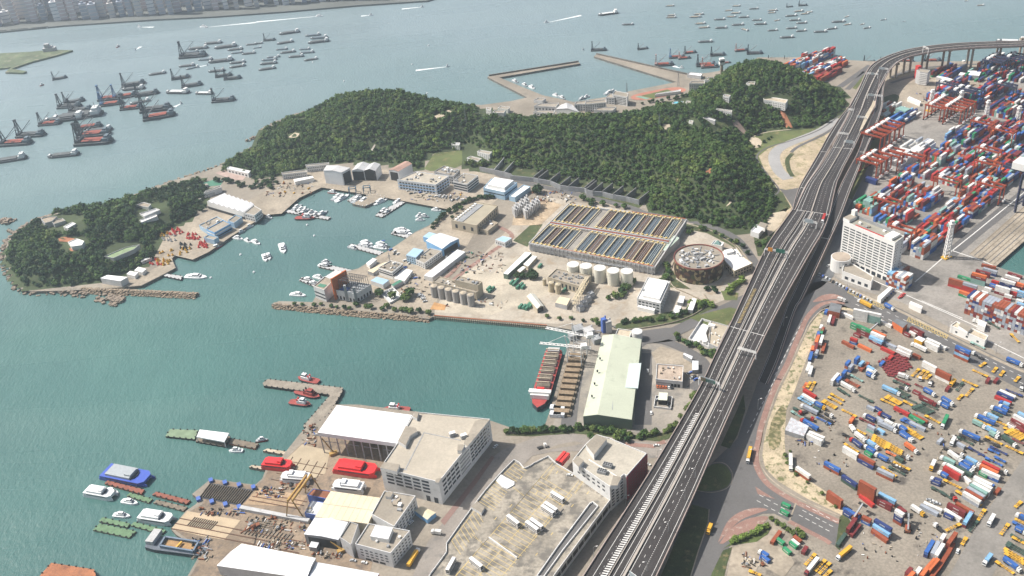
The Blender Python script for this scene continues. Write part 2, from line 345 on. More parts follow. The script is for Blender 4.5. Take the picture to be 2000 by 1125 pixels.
def wood(name, poly, which, sp, rmin, rmax, seed, clear=(), label='', hf=None, mix=(.3, .36, .22, .08, .04), inset=1.5):
    r = np.random.RandomState(seed)
    xs = [p[0] for p in poly]; ys = [p[1] for p in poly]
    gx = np.arange(min(xs), max(xs), sp); gy = np.arange(min(ys), max(ys), sp*.87)
    X, Y = np.meshgrid(gx, gy); X = X+(np.arange(len(gy)) % 2)[:, None]*sp/2; X = X+r.uniform(-.38, .38, X.shape)*sp; Y = Y+r.uniform(-.38, .38, Y.shape)*sp
    X, Y = X.ravel(), Y.ravel(); k = inside(poly, X, Y) & (pdist(poly, X, Y) > inset)
    X, Y = X[k], Y[k]
    Z = height(X, Y, which) if which is not None else np.zeros(len(X))
    # clearings are given as pixels on the ground surface
    keep = np.ones(len(X), bool)
    if clear:
        q = RM @ np.stack([X, Y, Z+ZL-CAMZ]); px = q[0]/q[2]*FPX+1000; py = q[1]/q[2]*FPX+562.5
        for c in clear: keep &= ~inside(c, px, py)
    X, Y, Z = X[keep], Y[keep], Z[keep]
    patch = vnoise(X, Y, 45, 3)*.6+vnoise(X, Y, 14, 4)*.4
    V = []; MI = []
    cum = np.cumsum(mix)
    for i in range(len(X)):
        t = TPLC[r.randint(8)]; R = (rmin+(rmax-rmin)*r.rand()**1.8)*(.8+.5*patch[i]); a = r.rand()*6.28; c, s = math.cos(a), math.sin(a)
        q = t*np.array([R, R, R*(.9+.5*r.rand())]); x = q[:, :, 0]*c-q[:, :, 1]*s+X[i]; y = q[:, :, 0]*s+q[:, :, 1]*c+Y[i]; z = q[:, :, 2]+ZL+Z[i]+R*.25
        V.append(np.stack([x, y, z], 2)); u = patch[i]*.7+r.rand()*.45-.08
        MI.append(np.full(len(t), min(4, int(np.searchsorted(cum, min(.999, max(0, u)))))))
    V = np.concatenate(V).reshape(-1, 3); MI = np.concatenate(MI); nf = len(MI)
    me = bpy.data.meshes.new(name); me.vertices.add(len(V)); me.vertices.foreach_set('co', V.ravel().astype(np.float32))
    me.loops.add(nf*4); me.loops.foreach_set('vertex_index', np.arange(nf*4, dtype=np.int32)); me.polygons.add(nf)
    me.polygons.foreach_set('loop_start', np.arange(nf, dtype=np.int32)*4); me.polygons.foreach_set('loop_total', np.full(nf, 4, np.int32))
    for m in LEAF: me.materials.append(m)
    me.polygons.foreach_set('material_index', MI.astype(np.int32)); me.update(calc_edges=True)
    o = link(name, me); tag(o, label, 'woodland', kind='stuff'); return o
CLR = [[(1388, 238), (1420, 238), (1440, 248), (1400, 262), (1380, 256)], [(1490, 186), (1545, 186), (1545, 212), (1490, 208)], [(1522, 212), (1536, 212), (1545, 240), (1548, 250), (1530, 250)],
 [(1407, 183), (1430, 183), (1430, 203), (1407, 203)], [(1312, 185), (1350, 183), (1350, 206), (1312, 210)], [(1395, 212), (1432, 212), (1432, 226), (1395, 226)], [(1368, 228), (1400, 234), (1400, 243), (1368, 236)], [(1338, 232), (1366, 232), (1366, 250), (1338, 250)],
 [(1288, 243), (1312, 243), (1312, 258), (1288, 258)], [(930, 205), (1000, 205), (1000, 229), (930, 229)], [(1452, 158), (1478, 158), (1478, 170), (1452, 170)], [(718, 281), (735, 281), (732, 297), (722, 297)], [(908, 300), (930, 288), (965, 290), (965, 312), (940, 322), (908, 320)],
 [(1372, 330), (1392, 328), (1392, 342), (1370, 342)], [(1425, 222), (1440, 228), (1462, 268), (1448, 268)], [(590, 230), (600, 226), (600, 236), (560, 238)], [(558, 262), (586, 258), (586, 270), (560, 272)], [(1410, 398), (1430, 392), (1430, 402), (1410, 406)],
 [(840, 226), (880, 214), (895, 218), (850, 234)], [(900, 283), (935, 280), (935, 295), (900, 295)], [(1540, 165), (1562, 168), (1560, 178), (1540, 176)], [(960, 210), (1000, 225), (1000, 232), (965, 228)]]
wood('hill_woodland', WF, 0, 5.2, 2.1, 5.0, 11, CLR, 'dense green woodland covering the hills of the island')
CLI = [[(78, 420), (165, 420), (172, 452), (110, 458), (78, 448)], [(112, 462), (170, 462), (170, 492), (112, 495)], [(262, 398), (330, 395), (332, 440), (268, 440)], [(203, 478), (275, 470), (275, 500), (205, 512)], [(52, 545), (120, 532), (122, 540), (56, 556)]]
wood('island_woodland', WI, 1, 5.4, 2.3, 5.2, 12, CLI, 'dark green woodland covering the rounded headland on the left', mix=(.5, .32, .12, .03, .03))
wood('shore_woodland', WS, None, 8.5, 2.6, 4.2, 13, [[(405, 322), (495, 322), (495, 362), (405, 362)]], 'strip of trees along the shore between the headland and the hills', mix=(.4, .35, .15, .05, .05))
# single trees
def make_tree(seed, n=120):
    r = random.Random(seed); q, h = crown_tpl(seed+20, n); mi = {}
    me = bpy.data.meshes.new('crown'); A = np.concatenate([q, h]); V = A.reshape(-1, 3); V = V*np.array([1, 1, 1.05])+np.array([0, 0, .25])
    me.from_pydata(V.tolist(), [], [tuple(range(4*i, 4*i+4)) for i in range(len(A))])
    b = MB(); b.cyl((0, 0, 0), .09, .55, 7, r2=.05)
    for k in range(4):
        a = k*1.6+seed; b.beam((0, 0, .35), (math.cos(a)*.35, math.sin(a)*.35, .72), .035)
    return me, b.mesh('trunk', M_bark)
TREES = []
for s in range(4):
    me, tk = make_tree(s)
    for L_ in (0, 1, 2, 3):
        m2 = me.copy(); m2.materials.append(LEAF[L_]); TREES.append((m2, tk))
ntree = 0
def tree(px, py, R=4, kind=None, place='', desc=None, z=None):
    global ntree
    ntree += 1; k = rnd.randrange(4); L_ = kind if kind is not None else rnd.choice((0, 1, 1, 2))
    v = P(px, py); 
    if z is not None: v.z = z
    o = thing('tree', None, 'tree', v, rnd.random()*6.28, None); o.scale = (R, R, R*(.9+.25*rnd.random()))
    me, tk = TREES[k*4+L_]
    link('crown', me, o); link('trunk', tk, o)
    reg(o, desc or ('round dark green tree', 'leafy green tree', 'olive green tree', 'bright green tree')[L_], place, 'tree', 'trees '+place)
    return o
def trees(line, n, R, place, jit=3, kind=None):
    for i in range(n):
        t = (i+.5)/n*(len(line)-1); k = min(int(t), len(line)-2); f = t-k
        x = line[k][0]*(1-f)+line[k+1][0]*f+rnd.uniform(-jit, jit); y = line[k][1]*(1-f)+line[k+1][1]*f+rnd.uniform(-jit, jit)*.6
        tree(x, y, R*rnd.uniform(.75, 1.2), kind, place)
# bare earth patches and paths in the woods, laid on the slope
def slope_patch(name, px, m, lift=.9, which=0):
    pts = [P(x, y) for x, y in px]
    q = [PH(x, y, which) for x, y in px]; c = sum(q, Vector())/len(q); b = MB()
    for i in range(len(q)):
        a, d = q[i], q[(i+1) % len(q)]; b.face([c+Vector((0, 0, lift)), a+Vector((0, 0, lift)), d+Vector((0, 0, lift))])
    o = b.build(name, m); o['kind'] = 'structure'; return o
M_redsoil = mat('red_soil', (.36, .15, .08), .95, .25, .1, .2, 1)
slope_patch('bare_slope', [(1523, 213), (1531, 214), (1536, 226), (1548, 250), (1537, 252), (1527, 240)], M_redsoil)
slope_patch('bare_slope', [(1427, 226), (1436, 230), (1462, 264), (1452, 262), (1432, 245)], mat('grey_rock_face', (.3, .22, .18), .95, .3, .1, .2, 1))
slope_patch('clearing', [(1390, 240), (1418, 240), (1430, 250), (1400, 262), (1382, 256)], M_grass)
slope_patch('clearing', [(1290, 252), (1296, 245), (1308, 244), (1311, 256)], M_sand)
slope_patch('bare_slope', [(1375, 340), (1384, 330), (1390, 331), (1387, 340)], M_redsoil)
slope_patch('bare_slope', [(720, 290), (728, 283), (734, 284), (728, 296)], mat('pale_rock_face', (.4, .36, .32), .95))
slope_patch('clearing', [(842, 233), (852, 226), (876, 216), (886, 220), (858, 232)], M_sand)
slope_patch('clearing', [(1412, 404), (1426, 394), (1430, 396), (1420, 404)], M_sand)
slope_patch('clearing', [(562, 270), (576, 260), (586, 262), (580, 270)], M_sand)
# ---------------- roads, yards and open ground ----------------
def lineroad(name, px, wd, m, k=2, z=None, obj=True):
    pts = [P(x, y) for x, y in px]; z = ZL+.06*k if z is None else z
    Lp, Rp = [], []
    for i, p in enumerate(pts):
        a = pts[max(0, i-1)]; c = pts[min(len(pts)-1, i+1)]; d = (c-a); d.z = 0; d.normalize(); n = Vector((-d.y, d.x, 0))
        Lp.append((p+n*wd/2)[:2]+(z,)); Rp.append((p-n*wd/2)[:2]+(z,))
    b = MB(); b.strip(Rp, Lp)
    if not obj: return b
    o = b.build(name, m); o['kind'] = 'structure'; return o
def smooth(px, n=6):
    out = []
    for i in range(len(px)-1):
        p0 = px[max(0, i-1)]; p1 = px[i]; p2 = px[i+1]; p3 = px[min(len(px)-1, i+2)]
        for k in range(n):
            t = k/n
            out.append(tuple(.5*((2*p1[j])+(-p0[j]+p2[j])*t+(2*p0[j]-5*p1[j]+4*p2[j]-p3[j])*t*t+(-p0[j]+3*p1[j]-3*p2[j]+p3[j])*t**3) for j in (0, 1)))
    out.append(px[-1]); return out
sheet('truck_park', [(1525, 845), (1570, 720), (1592, 650), (1612, 590), (1640, 588), (1700, 605), (1760, 632), (1900, 712), (2000, 762), (2400, 940), (2300, 1500), (1350, 1500), (1395, 1120), (1430, 1060), (1500, 1040), (1640, 1068), (1650, 1010), (1600, 960), (1560, 930), (1530, 890)], M_yard, 1)
sheet('terminal_yard', [(1735, 235), (1790, 150), (1900, 128), (2010, 128), (2400, 130), (2100, 360), (1944, 520), (2000, 540), (2500, 660), (2400, 900), (2000, 715), (1760, 590), (1660, 560), (1610, 530), (1640, 430), (1690, 310)], mat('terminal_concrete', (.27, .25, .225), .95, .22, .02, .16, .5, stain=(.15, .14, .125), sthr=(.5, .68)), 1)
sheet('yard', [(1715, 205), (1735, 168), (1790, 145), (1900, 126), (2000, 124), (2000, 150), (1900, 190), (1790, 210), (1740, 232)], M_conc2, 2)
# quay apron with crane rails
sheet('quay_apron', [(1893, 496), (2000, 402), (2100, 320), (2140, 345), (2050, 427), (1944, 521)], M_conc2, 2)
for i in range(7):
    f = i/6; lineroad('crane_rail_groove', [(1895+50*f*.9, 496+23*f*.9), (2100+45*f*.9, 318+25*f*.9)], .9, M_asph if i % 2 else M_wood, 3)
lineroad('yard_marking', [(1787, 551), (1838, 507), (1900, 458), (2010, 368)], 1.0, M_line, 3)
lineroad('yard_marking', [(1855, 488), (1920, 510), (1946, 522)], 1.1, M_line, 3)
lineroad('haul_road', [(1852, 500), (1905, 455), (2030, 355)], 12, M_asph, 2)
for a, b_ in (((1700, 545), (1760, 572)), ((1760, 572), (1930, 648)), ((1800, 588), (1880, 622)), ((1908, 655), (2010, 705))): lineroad('yard_marking', [a, b_], .9, M_line, 4)
sheet('road', [(1605, 548), (1640, 556), (1760, 604), (1900, 675), (2000, 722), (2300, 860), (2300, 900), (2000, 764), (1900, 713), (1790, 656), (1700, 612), (1650, 600), (1622, 601), (1600, 612), (1577, 640), (1560, 668), (1538, 712), (1509, 762), (1486, 830), (1478, 857), (1468, 892),
 (1474, 917), (1500, 948), (1560, 985), (1642, 1022), (1630, 1066), (1530, 1012), (1512, 1003), (1490, 1003), (1455, 1018), (1440, 1045), (1420, 1075), (1392, 1140), (1370, 1300), (1250, 1300), (1330, 1010), (1352, 955), (1390, 905), (1440, 857), (1480, 745), (1502, 690), (1535, 603), (1560, 560)], M_asph, 2)
lineroad('kerb', smooth([(1650, 561), (1700, 583), (1760, 609), (1850, 655), (1950, 704), (2020, 735)]), 3.2, M_conc2, 3)
for off in (0, 1):
    for i in range(22):
        x = 1668+i*16+off*3; y = 577+(x-1668)*.455+off*13-((x-1668)/360)**2*-8
        lineroad('lane_marking', [(x, y+3), (x+7, y+6.4)], .5, M_line, 4)
for i in range(20):
    t = i/19; x = 1578-110*t+(4 if t > .5 else 0); y = 625+215*t; lineroad('lane_marking', [(x-9, y), (x-12.5, y+6)], .45, M_line, 3)
sheet('paved_island', smooth([(1588, 588), (1605, 577), (1628, 574), (1648, 582), (1625, 584), (1605, 588), (1588, 590)], 3), M_brick, 3)
lineroad('footpath', smooth([(1650, 592), (1625, 590), (1600, 597), (1577, 620), (1565, 645), (1550, 680), (1537, 712), (1510, 765), (1488, 830), (1482, 860), (1476, 890), (1482, 920), (1505, 950), (1560, 983), (1640, 1020)]), 4.4, M_brick, 3)
lineroad('kerb', smooth([(1646, 601), (1625, 601), (1604, 607), (1582, 630), (1570, 655), (1556, 685), (1542, 716), (1516, 768), (1494, 833), (1488, 860), (1483, 888), (1488, 912), (1510, 940), (1562, 974), (1640, 1008)]), 1.0, M_conc2, 3)
sheet('verge', [(1640, 592), (1625, 594), (1606, 603), (1586, 628), (1574, 653), (1562, 680), (1548, 712), (1522, 765), (1500, 825), (1492, 862), (1489, 890), (1495, 915), (1520, 940), (1575, 973), (1648, 1008), (1652, 985), (1590, 945), (1560, 925), (1535, 893), (1532, 860), (1536, 800), (1553, 760), (1574, 705), (1592, 660), (1605, 622), (1616, 602), (1660, 606), (1700, 622)], mat('dry_verge', (.46, .38, .26), .95, .25, .08, .2, .8, stain=(.13, .14, .06), sthr=(.52, .62)), 2)
sheet('grass_patch', [(1500, 850), (1506, 825), (1516, 805), (1526, 792), (1536, 800), (1534, 822), (1524, 838), (1526, 862), (1512, 880), (1502, 874)], mat('patchy_grass', (.13, .13, .055), .95, .4, .1, .3, 1.2, stain=(.33, .27, .16), sthr=(.45, .6)), 3)
sheet('grass_patch', [(1640, 1010), (1650, 1000), (1662, 1020), (1640, 1075), (1632, 1068)], M_grassd, 3)
sheet('paved_island', smooth([(1402, 1060), (1420, 1020), (1445, 1000), (1475, 992), (1500, 995), (1478, 1003), (1448, 1015), (1425, 1035)], 3), M_brick, 3)
sheet('paved_island', [(1475, 950), (1490, 960), (1515, 975), (1480, 965)], M_brick, 3)
sheet('footpath', smooth([(1405, 1062), (1425, 1035), (1455, 1015), (1490, 1008), (1500, 1012), (1480, 1030), (1440, 1045), (1412, 1062)], 3), M_brick, 4)
sheet('grass_patch', [(1412, 1072), (1440, 1050), (1482, 1032), (1500, 1018), (1506, 1028), (1500, 1042), (1478, 1058), (1425, 1065)], mat('shrub_ground', (.08, .11, .03), .95, .4, .1, .3, 1.5, stain=(.15, .13, .05)), 5)
sheet('grass_patch', [(1376, 1180), (1390, 1120), (1412, 1075), (1430, 1068), (1420, 1100), (1402, 1180)], M_grassd, 5)
sheet('concrete_yard', [(1430, 1070), (1500, 1045), (1512, 1020), (1540, 1030), (1528, 1048), (1510, 1062), (1478, 1110), (1465, 1180), (1410, 1180)], M_conc2, 3)
sheet('concrete_yard', [(1477, 1089), (1505, 1060), (1540, 1076), (1552, 1100), (1530, 1128), (1480, 1100)], M_conc2, 4)
lineroad('footpath', [(1540, 1018), (1575, 1036), (1612, 1055), (1622, 1062)], 3.4, M_brick, 3)
lineroad('footpath', [(1420, 1078), (1395, 1130), (1380, 1180)], .1, M_brick, 3)
sheet('kerb', [(1540, 1017), (1553, 982), (1556, 983), (1543, 1018)], M_conc2, 4)
for i in range(5):
    for j in range(3):
        x = 1560+i*13+j*7; y = 1006+i*7-j*9; lineroad('lane_marking', [(x, y), (x+8, y+4)], .4, M_line, 4)
for i in range(4):
    for j in range(2):
        x = 1478+i*14+j*5; y = 978+i*8-j*11; lineroad('lane_marking', [(x, y), (x+8, y+4)], .4, M_line, 4)
for a, c, n, w_ in (((1658, 567), (1728, 599), 12, 5), ((1775, 620), (1852, 655), 14, 7)):
    def ln(p, q): lineroad('box_marking', [p, q], .35, M_yell, 5)
    dx, dy = -w_*.55, w_
    ln(a, c); ln((a[0]+dx, a[1]+dy), (c[0]+dx, c[1]+dy)); ln(a, (a[0]+dx, a[1]+dy)); ln(c, (c[0]+dx, c[1]+dy))
    for i in range(n):
        p = (a[0]+(c[0]-a[0])*i/n, a[1]+(c[1]-a[1])*i/n); q = (a[0]+(c[0]-a[0])*(i+1)/n, a[1]+(c[1]-a[1])*(i+1)/n); ln(p, (q[0]+dx, q[1]+dy)); ln(q, (p[0]+dx, p[1]+dy))
# haul lane through the lots, right bottom
sheet('haul_road', [(1845, 1140), (1900, 1040), (1960, 950), (2010, 880), (2080, 900), (2010, 990), (1930, 1140)], mat('worn_asphalt', (.225, .21, .19), .95, .2, .05, .12, .6, stain=(.16, .15, .135)), 2)
# roundabout grass and the dark strip below the viaduct
sheet('roundabout_grass', smooth([(1360, 930), (1390, 908), (1415, 908), (1428, 928), (1420, 950), (1392, 959), (1362, 955), (1360, 930)], 5), M_grass, 4)
lineroad('kerb', smooth([(1360, 930), (1390, 906), (1416, 906), (1431, 928), (1422, 952), (1392, 962), (1360, 958)], 5), .7, M_conc2, 3)
sheet('grass_patch', [(1340, 1010), (1352, 985), (1385, 995), (1382, 1020), (1362, 1080), (1330, 1180), (1250, 1220)], M_grassd, 4)
sheet('grass_patch', [(1408, 870), (1440, 800), (1452, 770), (1456, 800), (1440, 850), (1425, 876)], M_grassd, 3)
lineroad('kerb', [(1385, 995), (1383, 1022), (1363, 1080), (1345, 1140)], .8, M_conc2, 5)
# service road right of the viaduct with a grass strip
sheet('service_road', [(1742, 205), (1752, 230), (1740, 262), (1720, 300), (1694, 370), (1668, 430), (1650, 470), (1628, 540), (1605, 560), (1570, 580), (1598, 531), (1630, 460), (1668, 385), (1702, 305), (1722, 250), (1728, 215)], mat('shaded_asphalt', (.12, .125, .13), .9, .2, .05, .1, .8), 2)
sheet('grass_patch', [(1720, 225), (1735, 228), (1728, 260), (1712, 290), (1684, 350), (1664, 390), (1655, 385), (1690, 310), (1712, 255)], M_grass, 3)
sheet('grass_patch', smooth([(1726, 190), (1745, 184), (1756, 188), (1750, 200), (1728, 205)], 3), M_grassd, 4)
# ground left of the viaduct near the wooded hill
sheet('open_ground', [(1456, 270), (1500, 254), (1548, 252), (1640, 225), (1662, 200), (1640, 250), (1560, 370), (1545, 410), (1500, 490), (1478, 480), (1470, 455), (1500, 440), (1520, 395), (1508, 360), (1480, 320)], M_dirt, 1)
sheet('grass_patch', [(1456, 270), (1480, 258), (1548, 252), (1600, 248), (1642, 226), (1640, 232), (1600, 258), (1545, 272), (1500, 290), (1482, 305), (1500, 350), (1516, 385), (1512, 372), (1480, 322)], M_grass, 2)
sheet('grass_patch', [(1515, 372), (1528, 375), (1545, 405), (1535, 412), (1505, 412)], M_grassd, 2)
sheet('grass_patch', [(1470, 455), (1500, 440), (1512, 415), (1540, 405), (1520, 440), (1505, 470), (1492, 500), (1480, 500)], M_grassd, 2)
lineroad('track', smooth([(1640, 232), (1600, 257), (1540, 281), (1517, 295), (1512, 312), (1522, 335), (1540, 350)]), 13, mat('new_concrete_road', (.33, .325, .32), .9, .1, .05, .1, .8), 3)
lineroad('scrub_strip', smooth([(1548, 300), (1538, 312), (1540, 330), (1548, 345)]), 5, M_grassd, 4); lineroad('track', smooth([(1640, 240), (1610, 262), (1560, 286), (1545, 298)]), 4, M_asph, 4); lineroad('footpath', smooth([(1545, 253), (1500, 258), (1470, 268), (1457, 285), (1465, 312), (1478, 325)]), 1.6, M_sand, 4)
sheet('sand_patch', smooth([(1458, 275), (1475, 268), (1488, 276), (1482, 288), (1466, 286), (1458, 275)], 3), M_sand, 4)
lineroad('drain', smooth([(1640, 226), (1600, 254), (1545, 275), (1500, 288), (1478, 308), (1500, 342), (1520, 368), (1518, 378), (1508, 382)]), 2, M_asph, 4)
sheet('road', [(1522, 368), (1535, 371), (1562, 366), (1548, 408), (1545, 400), (1530, 378)], M_asph, 4)
sheet('sand_patch', [(1500, 418), (1530, 412), (1538, 415), (1520, 445), (1500, 462), (1497, 440)], M_sand, 4)
# far terminal beyond the hill
sheet('service_road', [(1690, 165), (1755, 122), (1780, 122), (1710, 172)], M_conc2, 2)
sheet('grass_patch', [(1665, 172), (1688, 145), (1690, 150), (1672, 175)], M_grass, 3)
lineroad('track', [(1640, 170), (1700, 128)], 9, M_asph, 2); lineroad('track', [(1655, 175), (1690, 140)], 7, M_asph, 2)
for y in (127, 133, 141): lineroad('track', smooth([(1740, y+24-(y-127)*.2), (1790, y+8), (1880, y), (2000, y-4)]), 5, M_asph if y != 133 else M_dirt, 3)
# naval dockyard and works yards
sheet('dockyard_apron', [(503, 430), (515, 420), (550, 417), (585, 386), (628, 366), (685, 375), (748, 385), (876, 409), (838, 442), (811, 455), (738, 502), (700, 527), (650, 540), (720, 580), (840, 612), (900, 500), (960, 400), (1010, 355), (930, 335), (820, 335), (640, 325), (560, 350), (470, 400), (400, 415), (310, 455), (300, 490), (310, 520), (262, 545), (200, 555), (200, 562), (275, 557), (320, 535), (342, 523), (335, 505), (342, 499), (376, 507), (408, 492), (451, 462)], M_conc2, 1)
sheet('works_yard', [(850, 600), (880, 560), (960, 480), (1000, 440), (1070, 385), (1340, 430), (1400, 460), (1450, 500), (1470, 540), (1430, 580), (1340, 615), (1210, 635), (1070, 632), (848, 615)], mat('works_concrete', (.41, .365, .30), .95, .24, .03, .14, .5, stain=(.28, .22, .155), sthr=(.52, .7)), 2)
sheet('sports_field', [(828, 330), (850, 297), (905, 292), (902, 322), (880, 332), (840, 334)], M_grass, 3)
sheet('grass_patch', [(925, 334), (960, 322), (1010, 330), (1130, 355), (1262, 378), (1262, 395), (1245, 408), (1130, 375), (990, 345)], M_grassd, 3)
sheet('grass_patch', [(1002, 470), (1035, 440), (1060, 438), (1030, 482)], M_grassd, 4)
sheet('bare_ground', [(1010, 395), (1062, 388), (1098, 400), (1055, 440), (1000, 440), (1005, 410)], mat('sandy_soil', (.45, .35, .24), .95, .3, .08, .2, .8, stain=(.25, .17, .1)), 4)
sheet('bare_ground', [(850, 610), (880, 560), (925, 520), (960, 535), (1010, 500), (1100, 540), (1060, 580), (960, 615)], mat('beige_yard', (.44, .39, .31), .95, .25, .04, .15, .6, stain=(.33, .28, .22)), 3)
sheet('stained_ground', [(848, 590), (872, 596), (868, 606), (840, 604)], mat('orange_soil', (.5, .28, .12), .95, .3, .1, .2, 1), 5)
lineroad('perimeter_road', smooth([(955, 330), (990, 348), (1060, 365), (1150, 385), (1230, 405), (1265, 418), (1340, 430), (1395, 445), (1440, 468), (1466, 500), (1480, 522), (1500, 545)]), 8, M_asph, 4)
lineroad('kerb', smooth([(1000, 356), (1060, 371), (1150, 391), (1230, 412), (1262, 423), (1340, 437), (1392, 452), (1432, 474), (1455, 500), (1464, 518)]), 1.5, M_conc2, 5)
lineroad('road', smooth([(1215, 668), (1245, 665), (1300, 655), (1360, 628), (1420, 602), (1470, 578)]), 13, M_asph, 5)
sheet('road', [(1240, 648), (1300, 640), (1330, 640), (1325, 665), (1280, 670), (1250, 672), (1225, 665)], M_asph, 4)
lineroad('brick_road', smooth([(900, 512), (880, 535), (850, 555)]), 4, M_brick, 5)
lineroad('brick_road', smooth([(968, 440), (1000, 462), (960, 492), (905, 532), (868, 562)]), 5, M_brick, 4)
sheet('grass_patch', [(1345, 620), (1425, 600), (1445, 605), (1420, 635), (1395, 640)], M_grass, 6)
sheet('grass_patch', smooth([(1205, 632), (1300, 610), (1385, 598), (1395, 607), (1330, 630), (1210, 643), (1205, 632)], 3), M_grassd, 4)
for wl in ([(1212, 646), (1260, 640), (1310, 631), (1350, 617), (1376, 600), (1382, 588), (1375, 575)], [(1405, 462), (1432, 478), (1448, 498), (1453, 520)], [(1315, 512), (1308, 540), (1315, 560), (1345, 574), (1400, 600)]):
    pw = [P(x, y, ZL+.6) for x, y in smooth(wl, 3)]; q = MB()
    for i in range(len(pw)-1): q.beam(pw[i], pw[i+1], .5, 0, 1.3)
    tag(q.build('boundary_wall', M_conc2), 'low pale boundary wall '+('along the hedge above the junction road' if wl[0][0] == 1212 else 'beside the curving perimeter road' if wl[0][0] == 1405 else 'curving round the garden of the round building'), 'wall')
sheet('grass_patch', [(1290, 430), (1370, 440), (1420, 450), (1455, 485), (1460, 500), (1425, 478), (1380, 455), (1300, 440)], M_grassd, 3)
sheet('grass_patch', [(1300, 525), (1318, 505), (1320, 545), (1350, 565), (1300, 560), (1282, 560)], M_grassd, 5)
sheet('grass_patch', [(1408, 568), (1442, 572), (1440, 586), (1415, 586)], M_grass, 6)
# loop road, filling station and shed area
sheet('service_yard', [(1110, 655), (1150, 650), (1255, 665), (1300, 662), (1370, 690), (1385, 712), (1370, 750), (1330, 830), (1280, 850), (1200, 840), (1080, 832), (1118, 690)], mat('worn_yard', (.3, .27, .23), .95, .25, .03, .12, .6, stain=(.18, .17, .155), sthr=(.48, .66)), 2)
lineroad('loop_road', smooth([(1240, 680), (1262, 666), (1300, 668), (1350, 690), (1376, 712), (1372, 740), (1350, 760)]), 9, M_asph, 4)
lineroad('loop_road', [(1258, 690), (1256, 830)], 13, M_asph, 3)
sheet('concrete_yard', [(1272, 690), (1290, 676), (1340, 690), (1358, 705), (1362, 728), (1335, 742), (1335, 712), (1282, 710), (1278, 702)], M_conc2, 5)
lineroad('loop_road', [(1130, 700), (1118, 770), (1110, 832)], 12, M_asph, 3)
sheet('street', [(790, 1160), (835, 1060), (905, 968), (960, 895), (985, 876), (1060, 850), (1120, 848), (1300, 868), (1345, 860), (1320, 890), (1270, 895), (1180, 880), (1080, 882), (1040, 890), (1015, 915), (960, 960), (905, 1025), (870, 1080), (850, 1160)], mat('street_asphalt', (.25, .225, .2), .95, .18, .05, .1, .8, stain=(.16, .15, .14)), 3)
sheet('footpath', [(860, 1018), (895, 975), (930, 930), (960, 890), (966, 893), (935, 938), (900, 985), (868, 1026)], mat('shaded_brick_path', (.22, .14, .12), .9, .15, .1, .1, 1), 4)  # brick colour darkened to paint in the factory's shadow
sheet('traffic_island', [(1060, 880), (1090, 868), (1122, 862), (1140, 866), (1110, 872)], M_conc, 4)
sheet('grass_patch', [(985, 850), (1060, 838), (1140, 832), (1240, 850), (1300, 845), (1330, 830), (1325, 850), (1290, 862), (1120, 846), (1040, 852)], M_grassd, 4)
lineroad('footpath', [(1220, 868), (1275, 872), (1300, 862)], 4, M_brick, 5)
# shipyard floor
sheet('shipyard_floor', [(340, 1034), (372, 998), (395, 985), (415, 938), (498, 949), (515, 937), (525, 915), (560, 895), (620, 836), (640, 850), (745, 870), (760, 960), (720, 1130), (760, 1200), (320, 1200), (378, 1115), (398, 1075)], mat('shipyard_concrete', (.25, .19, .135), .95, .3, .05, .16, .6, stain=(.13, .105, .085), sthr=(.5, .64)), 2)
